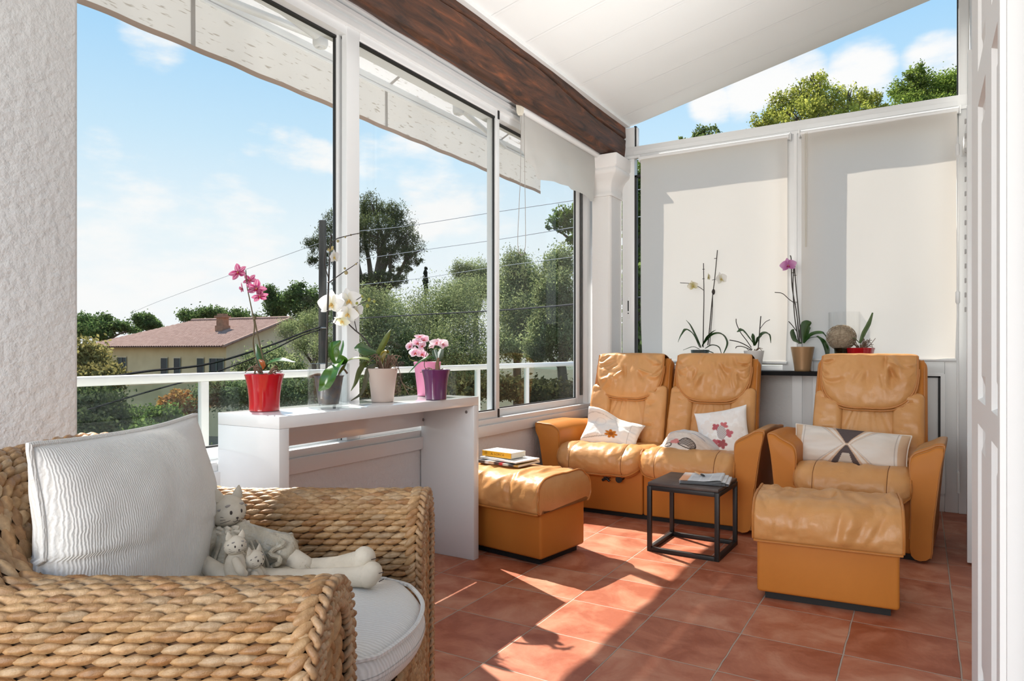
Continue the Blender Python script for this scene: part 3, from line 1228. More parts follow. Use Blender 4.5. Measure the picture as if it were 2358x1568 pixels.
def leaves_mesh(pts, size, c0, c1, aspect=.55, up=.0, tips=None, jit=.12):
    """one quad per leaf at pts (n, 3)"""
    n = len(pts)
    a = rng.normal(size=(n, 3))
    a[:, 2] += up
    a /= np.linalg.norm(a, axis=1)[:, None]
    b = rng.normal(size=(n, 3))
    b -= a * (a * b).sum(1)[:, None]
    b /= np.linalg.norm(b, axis=1)[:, None]
    s = size * rng.uniform(.6, 1.4, size=(n, 1))
    L = a * s
    W = b * s * aspect
    v = np.empty((n, 4, 3))
    v[:, 0] = pts - L * .5
    v[:, 1] = pts + W * .5 - L * .05
    v[:, 2] = pts + L * .5
    v[:, 3] = pts - W * .5 - L * .05
    t = rng.uniform(size=(n, 1))
    c = np.array(c0) * (1 - t) + np.array(c1) * t
    c *= rng.uniform(1 - jit * 2, 1 + jit * 2, size=(n, 1))
    q = pts * 2.3
    w = np.sin(q[:, 0] * 1.7 + 2.1 * np.sin(q[:, 1] * 1.3)) + np.sin(q[:, 1] * 2.1 + 1.7 * np.sin(q[:, 2] * 1.9)) + np.sin(q[:, 2] * 2.7 + 1.3 * np.sin(q[:, 0]))
    c *= (1 + .16 * w)[:, None]
    return v.reshape(-1, 3), np.repeat(c, 4, axis=0)


def foliage_obj(name, pts, size, c0, c1, parent, off, m=None, **kw):
    v, c = leaves_mesh(pts, size, c0, c1, **kw)
    v = v - np.array(off)
    n = len(v) // 4
    me = bpy.data.meshes.new(name)
    me.vertices.add(n * 4)
    me.vertices.foreach_set('co', v.astype(np.float32).ravel())
    me.loops.add(n * 4)
    me.loops.foreach_set('vertex_index', np.arange(n * 4, dtype=np.int32))
    me.polygons.add(n)
    me.polygons.foreach_set('loop_start', np.arange(0, n * 4, 4, dtype=np.int32))
    me.polygons.foreach_set('loop_total', np.full(n, 4, dtype=np.int32))
    ca = me.color_attributes.new('Col', 'FLOAT_COLOR', 'POINT')
    ca.data.foreach_set('color', np.concatenate([np.clip(c, 0, 1), np.ones((n * 4, 1))], axis=1).astype(np.float32).ravel())
    me.materials.append(m or M_FOLIAGE)
    me.update()
    me.validate()
    o = bpy.data.objects.new(name, me)
    COL.objects.link(o)
    o.parent = parent
    return o


def cloud_pts(blobs, n, clump=.26, per=38, shell=.55, inside=.25):
    """leaf positions in clumps spread through ellipsoids (centre, radii)"""
    vol = np.array([b[1][0] * b[1][1] * b[1][2] for b in blobs]) ** .75
    vol = vol / vol.sum()
    out = []
    for (c, r), w in zip(blobs, vol):
        k = max(3, int(n * w / per))
        d = rng.normal(size=(k, 3))
        d /= np.linalg.norm(d, axis=1)[:, None]
        q = rng.uniform(size=(k, 1)) ** (1 / 3)
        q = shell + (1 - shell) * q
        q *= rng.uniform(.75, 1.04, size=(k, 1))
        cc = np.array(c) + d * q * np.array(r)
        sg = clump * min(r)
        pts = np.repeat(cc, per, axis=0) + rng.normal(size=(k * per, 3)) * sg * rng.uniform(.55, 1.2, size=(k, 1)).repeat(per, axis=0)
        out.append(pts)
        inner = rng.normal(size=(int(k * per * inside), 3))
        inner /= np.linalg.norm(inner, axis=1)[:, None]
        out.append(np.array(c) + inner * rng.uniform(.2, .8, size=(len(inner), 1)) * np.array(r))
    return np.concatenate(out)


def blob(px, py, d, rpx, rpy=None, rd=None):
    s = d / FPX
    rx = rpx * s
    rz = (rpy or rpx) * s
    return (tuple(P(px, py, d)), (rd or rx, rd or rx, rz))


def tree(name, label, cat, blobs, n, leaf, c0, c1, trunk=None, group=None, clump=.26, per=38, shell=.55, aspect=.55, limbs=6, up=0.0, foot=None, inside=.25):
    cs = np.array([b[0] for b in blobs])
    rs = np.array([b[1] for b in blobs])
    mid = cs.mean(0)
    if foot is None:
        bx, by = mid[0], mid[1]
    else:
        bx, by = foot
    gz = ground_z(bx, by)
    t = thing(name, label, cat, (bx, by, gz), group=group)
    off = (bx, by, gz)
    foliage_obj('crown', cloud_pts(blobs, n, clump, per, shell, inside), leaf, c0, c1, t, off, aspect=aspect, up=up)
    if trunk:
        mb = MB()
        base = Vector((bx, by, gz - .1))
        fork = Vector((bx + (mid[0] - bx) * .4, by + (mid[1] - by) * .4, gz + (cs[:, 2].min() - rs[:, 2].max() * .6 - gz) * .9))
        if fork.z < gz + .3:
            fork.z = gz + .3
        tube(mb, spline([base, base.lerp(fork, .5) + Vector((trunk * .4, -trunk * .3, 0)), fork], 5), [trunk * (1.25 - .35 * i / 10) for i in range(11)], 9)
        order = sorted(range(len(blobs)), key=lambda i: -rs[i][0])[:limbs]
        for i in order:
            tgt = Vector(cs[i])
            m = fork.lerp(tgt, .5) + Vector((rng.normal() * .08, rng.normal() * .08, .05)) * (tgt - fork).length
            pts = spline([fork, m, tgt], 6)
            tube(mb, pts, [trunk * (.62 - .5 * k / (len(pts) - 1)) for k in range(len(pts))], 7)
            for q in range(3):
                dd_ = rng.normal(size=3)
                dd_ /= np.linalg.norm(dd_)
                e = Vector(cs[i] + dd_ * rs[i] * .85)
                tube(mb, spline([m.lerp(tgt, .4 + .2 * q), m.lerp(tgt, .6).lerp(e, .6), e], 4), [trunk * (.25 - .2 * k / 8) for k in range(9)], 5)
        mb.build('trunk', M_TRUNK, t, off=off)
    return t


OL0, OL1 = (.125, .165, .060), (.36, .40, .19)
DK0, DK1 = (.030, .052, .018), (.070, .110, .035)
GR0, GR1 = (.110, .180, .030), (.280, .370, .075)

# the umbrella pine
d = 30
pb = [blob(*q) for q in ((858, 470, d, 30, 26), (905, 492, d, 32, 26), (820, 500, d + .5, 40, 34), (870, 530, d - 1, 48, 36), (930, 535, d, 30, 28), (775, 512, d + .6, 26, 30), (760, 550, d + .8, 30, 40),
                            (820, 560, d, 40, 30), (945, 568, d, 34, 26), (900, 580, d - .5, 40, 22), (722, 565, d + .5, 20, 24), (715, 600, d + .5, 18, 12), (745, 600, d + .5, 26, 18), (950, 600, d, 22, 12), (925, 618, d, 30, 10),
                            (800, 600, d + 1, 30, 20), (880, 645, d - .3, 70, 16), (810, 650, d, 50, 14))]
tree('umbrella_pine', 'tall dark pine with bare forked limbs behind the window mullion', 'tree', pb, 42000, .12, (.045, .064, .026), (.125, .145, .062), trunk=.26, clump=.26, per=50, inside=.08, aspect=.22, limbs=12, up=.8, foot=tuple(P(868, 700, d))[:2])
# slim cypress on the skyline
tree('cypress', 'slim dark cypress on the skyline between pine and olives', 'tree', [blob(980, 650, 55, 5, 34)], 1500, .22, (.012, .022, .012), (.03, .045, .02), trunk=.1, aspect=.3, up=2.5, shell=.1)

# olive grove
og = 'olive trees beyond the railing'
grey_olive = [
    ('silvery olive tree directly right of the first window mullion', [(880, 730, 16.5, 62, 60), (850, 800, 16, 48, 70), (925, 790, 16, 55, 70), (890, 860, 15.5, 70, 50), (860, 690, 17, 40, 30)], 15000),
    ('broad olive tree in the middle of the second window', [(1010, 715, 17.5, 70, 55), (1065, 700, 17, 55, 50), (985, 780, 16.5, 60, 60), (1060, 790, 16, 70, 70), (1010, 870, 15.5, 75, 50), (1100, 860, 15, 50, 55)], 19000),
    ('taller olive top rising beside the second mullion', [(1065, 625, 22, 26, 24), (1100, 625, 22, 34, 26), (1130, 640, 22, 26, 30), (1085, 665, 21, 60, 30)], 8000),
    ('olive tree seen through the third window, nearer the mullion', [(1190, 610, 15.5, 32, 36), (1215, 650, 15, 42, 40), (1170, 670, 15, 40, 50), (1200, 730, 14.5, 58, 52), (1175, 790, 14, 45, 40)], 13000),
    ('near olive tree with a dark leaning trunk by the pillar', [(1290, 610, 13, 34, 36), (1275, 670, 12.5, 44, 48), (1310, 720, 12.5, 40, 50), (1265, 755, 12, 46, 42), (1320, 790, 12, 40, 36), (1240, 800, 12, 40, 28)], 15000),
    ('olive tree between the utility pole and the house gable', [(770, 720, 24, 34, 40), (720, 745, 25, 36, 30), (765, 790, 23, 44, 46), (700, 790, 24, 30, 30), (670, 760, 27, 30, 24)], 11000)]
for lab, bl, n in grey_olive:
    ft = tuple(P(1300, 900, 13.9))[:2] if 'leaning' in lab else None
    tree('olive_tree', lab, 'tree', [blob(q[0], q[1], q[2] * 1.16, *q[3:]) for q in bl], int(n * 2.3), .068, OL0, OL1, trunk=.11, group=og, clump=.30, aspect=.34, per=60, limbs=6, foot=ft)
# olive bushes below the gable
tree('olive_bush', 'grey olive bush growing in front of the house gable', 'bush', [blob(620, 830, 26, 46, 34), blob(580, 850, 25, 40, 26), blob(665, 850, 25, 44, 30)], 6000, .13, OL0, OL1, trunk=.06, clump=.3, aspect=.4)
tree('clipped_hedge', 'low grey green hedge behind the railing glass left of the red pot', 'hedge', [blob(q, 905 + 6 * math.sin(q), 13.5, 44, 34) for q in range(490, 860, 52)], 15000, .06, (.10, .135, .06), (.24, .28, .14), clump=.3, trunk=.05, limbs=2)
# leafy tree above the olives by the pillar
tree('leafy_tree', 'bright leafy tree reaching in above the olives by the pillar', 'tree', [blob(1290, 505, 12.5, 28, 26), blob(1325, 490, 12.5, 26, 24), blob(1320, 540, 12.5, 30, 26), blob(1350, 520, 13, 34, 50), blob(1272, 520, 12.5, 16, 12)], 5200, .055, GR0, (.20, .27, .06), trunk=.07, clump=.24, per=40, inside=.0, shell=.25, aspect=.6, foot=tuple(P(1400, 900, 13.5))[:2])
tree('leafy_tree', 'green tree seen in the slit beside the far left blind', 'tree', [blob(1475, 470, 11, 60, 90), blob(1475, 640, 11, 60, 90), blob(1475, 780, 11, 60, 70)], 7000, .10, GR0, (.15, .21, .06), trunk=.12, clump=.3)
# trees above the far blinds
tree('garden_tree', 'light green spreading tree seen above the two far blinds', 'tree', [blob(*q) for q in ((1760, 280, 16, 34, 24), (1800, 250, 16, 36, 32), (1850, 215, 16, 32, 32), (1880, 190, 16, 30, 22), (1905, 235, 16, 48, 36), (1960, 230, 16, 34, 28), (2000, 245, 16, 36, 30),
                                                                                                       (1850, 275, 15.5, 70, 40), (1960, 280, 15.5, 60, 40), (2020, 265, 16, 24, 26), (1740, 300, 16, 24, 16))], 22000, .055, (.20, .235, .035), (.52, .52, .11), trunk=.15, clump=.24, per=60, shell=.30, inside=.02, aspect=.6, limbs=9)
tree('garden_tree', 'deeper green tree at the top right beside the far wall frame', 'tree', [blob(*q) for q in ((2110, 170, 18, 22, 24), (2075, 205, 18, 28, 26), (2130, 205, 18, 40, 34), (2180, 200, 18, 36, 30), (2215, 195, 18, 40, 34), (2100, 250, 17.5, 50, 36), (2180, 255, 17.5, 60, 34))], 22000, .058, (.11, .18, .03), (.34, .42, .085), trunk=.16, clump=.25, per=60, shell=.35, inside=.04, aspect=.6, limbs=6)
tree('garden_tree', 'small sparse tree top just clearing the far blind rail', 'tree', [blob(*q) for q in ((1605, 305, 15, 22, 12), (1635, 300, 15, 20, 14), (1575, 322, 15, 16, 8), (1610, 330, 15, 40, 14))], 1700, .065, (.13, .19, .045), (.30, .36, .12), trunk=.06, clump=.3, per=36, inside=0, aspect=.55)
# dark undergrowth at the foot of the olives
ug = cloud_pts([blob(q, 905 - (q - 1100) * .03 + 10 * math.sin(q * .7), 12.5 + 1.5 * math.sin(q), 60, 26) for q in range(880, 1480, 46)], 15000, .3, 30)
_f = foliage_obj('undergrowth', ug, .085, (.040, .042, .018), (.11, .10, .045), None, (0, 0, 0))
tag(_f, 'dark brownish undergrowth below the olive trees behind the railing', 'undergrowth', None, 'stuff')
# skyline trees
sk = 'trees on the far skyline'
for lab, bl in (('dark leafy tree on the skyline just right of the pink orchid', [(625, 680, 52, 15, 22), (640, 705, 52, 26, 24)]),
                ('dark leafy tree on the skyline against the utility pole', [(685, 665, 51, 16, 22), (675, 690, 51, 24, 22), (715, 690, 51, 22, 30), (705, 720, 51, 36, 24)]),
                ('rounded tree clump behind the chimney', [(440, 728, 52, 30, 14), (490, 722, 52, 34, 14), (540, 728, 52, 40, 14), (580, 738, 52, 34, 12)]),
                ('distant tree clump behind the left end of the roof', [(330, 735, 55, 22, 12), (345, 748, 55, 26, 10)]),
                ('green trees on the skyline beside the stucco pier', [(190, 738, 48, 30, 16), (235, 735, 48, 20, 14), (270, 752, 48, 30, 14), (210, 762, 47, 46, 20), (300, 760, 48, 20, 10)])):
    tree('skyline_tree', lab, 'tree', [blob(*q) for q in bl], 8000, .16, (.055, .100, .032), (.15, .215, .07), trunk=.2, group=sk, clump=.32, aspect=.6)
# shrubs close below the terrace
tree('yellow_shrub', 'yellowish shrub beside the stucco pier, in front of the house', 'shrub', [blob(205, 830, 15, 46, 44), blob(245, 870, 14.5, 44, 34), blob(180, 880, 14, 50, 40)], 7000, .085, (.16, .14, .045), (.33, .29, .11), trunk=.05)
tree('dark_shrub', 'dark green shrub low beside the stucco pier', 'shrub', [blob(215, 940, 12, 70, 56), blob(180, 1000, 11, 80, 50), blob(260, 985, 12, 44, 40)], 10000, .07, (.040, .058, .026), (.15, .17, .075), trunk=.05)
tree('green_shrub', 'bright green shrub behind the railing glass below the house', 'shrub', [blob(330, 965, 13, 50, 30), blob(385, 968, 13, 40, 34), blob(320, 1010, 12, 70, 40), blob(420, 1010, 12, 50, 32)], 9000, .07, (.075, .125, .032), (.25, .31, .10), trunk=.05)
tree('russet_shrub', 'orange leaved shrub behind the railing post', 'shrub', [blob(415, 922, 14, 42, 22), blob(390, 932, 14, 30, 18), blob(450, 938, 14, 28, 22)], 4500, .075, (.36, .13, .05), (.55, .34, .11), trunk=.04)

# ---- the house down the slope
M_OCHRE = simple('ochre_render', (.76, .58, .33), .9, var=(1.4, (.66, .49, .27)))
M_OCHRE2 = simple('pale_ochre_render', (.76, .61, .41), .9, var=(1.4, (.68, .53, .34)))
M_RTILE = simple('roman_roof_tiles', (.42, .25, .18), .9, var=(5, (.30, .16, .11)))
hz = P(521, 792, 34)
ez = hz.z
A = Vector((hz.x, hz.y, ez))                         # near corner
Lv = P(206, 792, 38.5)
Lv.z = ez
B = Vector(Lv)                                       # left end of the long wall
ax = (B - A).normalized()
ay = Vector((ax.y, -ax.x, 0))
if ay.dot(Vector((-SY, CY, 0))) < 0:
    ay = -ay
Wd = 8.2
Lw = (B - A).length
hs = thing('farmhouse', 'ochre farmhouse with a tiled roof down the slope', 'house', (A.x, A.y, ez - 5.2))
off = (A.x, A.y, ez - 5.2)


def hp(a, b, z):
    return A + ax * a + ay * b + Vector((0, 0, z))


ridge = 1.42
mb = MB()
mb.add([hp(0, 0, -5.2), hp(Lw, 0, -5.2), hp(Lw, Wd, -5.2), hp(0, Wd, -5.2), hp(0, 0, 0), hp(Lw, 0, 0), hp(Lw, Wd, 0), hp(0, Wd, 0)], [(0, 1, 5, 4), (1, 2, 6, 5), (2, 3, 7, 6)])
mb.build('wall', M_OCHRE, hs, smooth=False, off=off)
mb = MB()
mb.add([hp(0, 0, -5.2), hp(0, Wd, -5.2), hp(0, Wd, 0), hp(0, Wd / 2, ridge - .08), hp(0, 0, 0)], [(0, 1, 2, 3, 4)])
mb.build('gable_wall', M_OCHRE2, hs, smooth=False, off=off)
mb = MB()
n = 64
ov, og_ = .45, .30
for side in (0, 1):
    for i in range(n):
        a0 = -og_ + (Lw + og_ * 2) * i / n
        a1 = -og_ + (Lw + og_ * 2) * (i + 1) / n

        cols = []
        for k in range(5):
            a = a0 + (a1 - a0) * k / 4
            h = .055 * math.sin(math.pi * k / 4)
            e = hp(a, -ov if side == 0 else Wd + ov, -.13 + h)
            hc = max(0, (a - (Lw - 3.2)) / (3.2 + og_))
            sg_ = -ov if side == 0 else Wd + ov
            top = hp(a, Wd / 2 + (sg_ - Wd / 2) * hc, ridge + (-.13 - ridge) * hc + h)
            cols.append((e, top))
        for k in range(4):
            mb.add([cols[k][0], cols[k + 1][0], cols[k + 1][1], cols[k][1]], [(0, 1, 2, 3)])
hp_end = [hp(Lw + og_, -ov, -.13), hp(Lw + og_, Wd + ov, -.13), hp(Lw - 3.2, Wd / 2, ridge)]
mb.add(hp_end, [(0, 1, 2)])
# roof underside
mb.add([hp(-og_, -ov, -.16), hp(-og_, Wd / 2, ridge - .06), hp(Lw - 3, Wd / 2, ridge - .06), hp(Lw + og_, -ov, -.16)], [(0, 1, 2, 3)])
mb.add([hp(-og_, Wd + ov, -.16), hp(-og_, Wd / 2, ridge - .06), hp(Lw - 3, Wd / 2, ridge - .06), hp(Lw + og_, Wd + ov, -.16)], [(3, 2, 1, 0)])
rf = mb.build('roof', M_RTILE, hs, sharp=60, off=off)
mb = MB()
tube(mb, [hp(-og_, Wd / 2, ridge + .03), hp(Lw - 3.2, Wd / 2, ridge + .03)], .11, 8)
tube(mb, [hp(-og_, -ov, -.11), hp(-og_, Wd / 2, ridge + .02), hp(-og_, Wd + ov, -.11)], .09, 8)
mb.build('ridge_tiles', M_RTILE, hs, off=off)
cb = hp(2.7, 2.2, 0)
mb = MB()
for (s, z0, z1) in ((.27, .40, 1.02), (.22, 1.02, 1.08), (.22, 1.08, 1.45), (.30, 1.45, 1.55), (.19, 1.55, 1.66)):
    q = [(-s, -s), (s, -s), (s, s), (-s, s)]
    loft(mb, [[cb + ax * a + ay * b + Vector((0, 0, z)) for a, b in q] for z in (z0, z1)])
mb.build('chimney', simple('terracotta_chimney', (.40, .22, .13), .9, var=(6, (.28, .15, .09))), hs, sharp=20, off=off)
M_HGLASS = simple('dark_house_glass', (.03, .033, .035), .5)
M_SHUT = simple('grey_green_shutter', (.16, .19, .16), .7)
for (a, w, z0, z1) in ((7.75, .72, -1.75, -.70), (4.42, .50, -1.55, -.72), (3.45, .48, -1.55, -.72), (2.02 - .25, .48, -1.55, -.72), (.62, .95, -1.85, -.72)):
    mb = MB()
    pts = [hp(a - w / 2, -.02, z0), hp(a + w / 2, -.02, z0), hp(a + w / 2, -.02, z1), hp(a - w / 2, -.02, z1)]
    pin = [hp(a - w / 2, .14, z0), hp(a + w / 2, .14, z0), hp(a + w / 2, .14, z1), hp(a - w / 2, .14, z1)]
    for k in range(4):
        k2 = (k + 1) % 4
        e = [(pts[k] - pts[(k + 2) % 4]).normalized() * .07, (pts[k2] - pts[(k2 + 2) % 4]).normalized() * .07]
        mb.add([pts[k] - ay * .03 + e[0], pts[k2] - ay * .03 + e[1], pts[k2] - ay * .03, pts[k] - ay * .03], [(0, 1, 2, 3)])
    wf = mb.build('window', M_OCHRE2, hs, smooth=False, off=off)
    mb = MB()
    mb.add([p - ay * .012 for p in pts], [(0, 1, 2, 3)])
    mb.build('pane', M_HGLASS, wf, smooth=False, off=off)
    mb = MB()
    m = .045
    mid = (pts[0] + pts[1]) / 2
    midt = (pts[2] + pts[3]) / 2
    for (p, q) in (((mid, midt), (pts[0], pts[3]), (pts[1], pts[2])) if w > .6 else ((pts[0], pts[3]), (pts[0], pts[1]))):
        tube(mb, [p - ay * .03, q - ay * .03], .03, 4)
    mb.build('casement', M_SHUT, wf, smooth=False, off=off)

# ---- utility pole and overhead lines
up_ = P(743, 700, 18)
pz = ground_z(up_.x, up_.y)
ptop = P(743, 508, 18).z
po = thing('utility_pole', 'dark weathered wooden utility pole in front of the pine', 'utility pole', (up_.x, up_.y, pz))
mb = MB()
tube(mb, [(up_.x, up_.y, pz - .3), (up_.x, up_.y, ptop)], [.125, .095], 14)
mb.build('pole', simple('weathered_pole_wood', (.22, .18, .14), .9, var=(9, (.075, .058, .045), (1, 1, .06)), bump=(14, .9, .03, (1, 1, .06))), po, off=(up_.x, up_.y, pz))
mb = MB()
tube(mb, [(up_.x, up_.y, P(743, 755, 18).z - .02), (up_.x, up_.y, P(743, 755, 18).z + .02)], .13, 14)
mb.build('band', simple('grey_band', (.35, .35, .35), .5), po, off=(up_.x, up_.y, pz))
M_CABLE = simple('black_cable', (.014, .014, .015), .9, spec=.1)
M_WIRE = simple('pale_wire', (.42, .44, .47), .9, spec=.1)


def wire(lab, pts, rad, m, n=10):
    o = Vector(pts[0])
    mb = MB()
    tube(mb, spline(pts, n), rad, 5)
    t = mb.build('overhead_wire', m, off=o)
    t.location = o
    return tag(t, lab, 'wire')


wire('thick black cable sagging from the pole down past the house windows', [P(741, 752, 18), P(700, 765, 17), P(620, 796, 15.5), P(480, 838, 14), P(330, 856, 12.5), P(180, 880, 11)], .022, M_CABLE)
wire('lower black cable running from the pole down to the railing', [P(741, 758, 18), P(690, 775, 17), P(600, 818, 15.5), P(480, 862, 14), P(330, 905, 12.5), P(180, 950, 11)], .016, M_CABLE)
wire('dark cable crossing the olive trees right of the pole', [P(746, 742, 18), P(830, 733, 17.5), P(980, 724, 16), P(1160, 714, 13.5), P(1330, 700, 10.5), P(1520, 680, 9)], .014, simple('grey_cable', (.055, .055, .06), .9, spec=.1))
wire('thin wire highest across the pine and sky to the right', [P(746, 546, 18), P(830, 532, 17), P(940, 520, 16), P(1130, 490, 14), P(1330, 460, 11.5), P(1500, 432, 10)], .0065, M_WIRE)
wire('thin wire crossing the pine trunk towards the pillar', [P(746, 610, 18), P(830, 597, 17), P(980, 575, 16), P(1150, 551, 14), P(1330, 522, 11.5), P(1500, 495, 10)], .0065, M_WIRE)
wire('thin wire just above the olive tops', [P(746, 668, 18), P(830, 656, 17.5), P(960, 642, 17), P(1140, 615, 15), P(1330, 590, 12.5), P(1500, 566, 11)], .006, M_WIRE)
wire('thin wire across the empty sky left of the pole', [P(740, 558, 18), P(640, 594, 21), P(500, 644, 26), P(360, 696, 32), P(300, 722, 36)], .007, M_WIRE)
# ------------------------------------------------------------------ tan leather seating
def catmull_closed(pts, n=4):
    out = []
    m = len(pts)
    for i in range(m):
        p0, p1, p2, p3 = [Vector(pts[(i + k) % m]) for k in (-1, 0, 1, 2)]
        for k in range(n):
            t = k / n
            out.append(0.5 * ((2 * p1) + (p2 - p0) * t + (2 * p0 - 5 * p1 + 4 * p2 - p3) * t * t + (3 * p1 - p0 - 3 * p2 + p3) * t ** 3))
    return out


def seg_d(p, a, b):
    ab = (b[0] - a[0], b[1] - a[1])
    t = ((p[0] - a[0]) * ab[0] + (p[1] - a[1]) * ab[1]) / (ab[0] ** 2 + ab[1] ** 2 + 1e-9)
    t = max(0, min(1, t))
    return math.hypot(p[0] - a[0] - ab[0] * t, p[1] - a[1] - ab[1] * t), t


def make_folds(seed, n, fan):
    """creases as line segments in normalised panel coordinates"""
    r = random.Random(seed)
    out = []
    for i in range(n):
        a = fan(r)
        out.append((a[0], a[1], r.uniform(.018, .040), r.uniform(-1, .75)))
    return out


def fold_h(folds, p):
    h = 0
    for a, b, w, s in folds:
        d, t = seg_d(p, a, b)
        if d < w * 3:
            h += s * math.exp(-(d / w) ** 2) * math.sin(math.pi * min(.98, max(.02, .15 + .8 * t))) ** .8
    return h


def seat_cushion(parent, xc, w, seed, off=(0, 0, 0)):
    """puffed seat with a drooping front roll, two cross seams and piping; front at y = 0 -> back at y = .5"""
    prof = [(.50, .40), (.42, .437), (.28, .446), (.15, .452), (.06, .456), (-.005, .440), (-.052, .402), (-.070, .352), (-.062, .302), (-.030, .266), (.02, .255), (.12, .27), (.32, .29), (.50, .31)]
    pc = [Vector((0, a, b)) for a, b in prof]
    cl = catmull_closed(pc, 5)
    folds = make_folds(seed, 26, lambda r: ((lambda x, y: ((x, y), (x + r.uniform(-.16, .10), y + r.uniform(.08, .25))))(r.uniform(.02, .98), r.uniform(.12, .5))))
    nx = 76
    m = len(cl)
    vs = []
    secs = []
    for i in range(nx + 1):
        s = -1 + 2 * i / nx
        s = math.copysign(abs(s) ** .82, s)
        e = max(0.0, 1 - abs(s) ** 9) ** .38
        eb = max(0.0, 1 - abs(s) ** 4.2) ** .5
        cr = sum(math.exp(-((s - q) / .016) ** 2) for q in (-.60, .60))
        sec = []
        for k, p in enumerate(cl):
            cy, cz = .12, .375
            dy, dz = p.y - cy, p.z - cz
            f = e
            z = cz + dz * (f if dz > 0 else (.35 + .65 * eb) * f)
            y = cy + dy * f if p.y < cy else cy + dy
            sag = -.012 * math.cos(s * math.pi / 2) if p.y > .1 and dz > 0 else 0
            g = 1 - .035 * cr if p.y < .3 else 1
            y = cy + (y - cy) * g
            z = cz + (z - cz) * (1 - .05 * cr)
            u, v = (s + 1) / 2, k / m
            h = .0085 * fold_h(folds, (u, v * 1.4)) + .006 * nz((s * 4 + seed, v * 12, 1)) + .0035 * nz((s * 12, v * 40, seed))
            d = Vector((0, dy, dz)).normalized()
            sec.append((xc + s * w / 2, y + d.y * h, z + d.z * h + sag))
        secs.append(sec)
    o = loft(MB(), secs).build('seat_cushion', M_LEATHER, parent, sharp=70, off=off)
    # piping: under the front roll and up both ends
    kb = min(range(m), key=lambda k: (cl[k].y - (-.045)) ** 2 + (cl[k].z - .283) ** 2)
    kt = min(range(m), key=lambda k: (cl[k].y - .05) ** 2 + (cl[k].z - .456) ** 2)
    path = []
    i0, i1 = 3, nx - 3
    ks = list(range(kt, kb + 1)) if kt < kb else list(range(kb, kt + 1))[::-1]
    path += [Vector(secs[i0][k]) for k in ks]
    path += [Vector(secs[i][kb]) + Vector((0, -.004, -.003)) for i in range(i0 + 1, i1)]
    path += [Vector(secs[i1][k]) for k in reversed(ks)]
    tube(MB(), path, .0055, 6)
    mb = MB()
    tube(mb, path, .0052, 6)
    mb.build('seat_piping', M_PIPING, o, off=off)
    mb = MB()
    for q in (-.60, .60):
        i = min(range(nx + 1), key=lambda i: abs(math.copysign(abs(-1 + 2 * i / nx) ** .82, -1 + 2 * i / nx) - q))
        tube(mb, [secs[i][k] for k in (list(range(min(kt, kb) - 6, max(kt, kb) + 1)))], .0022, 5)
    mb.build('cross_seam', simple('dark_leather_seam', (.20, .075, .018), .7), o, off=off)
    return o


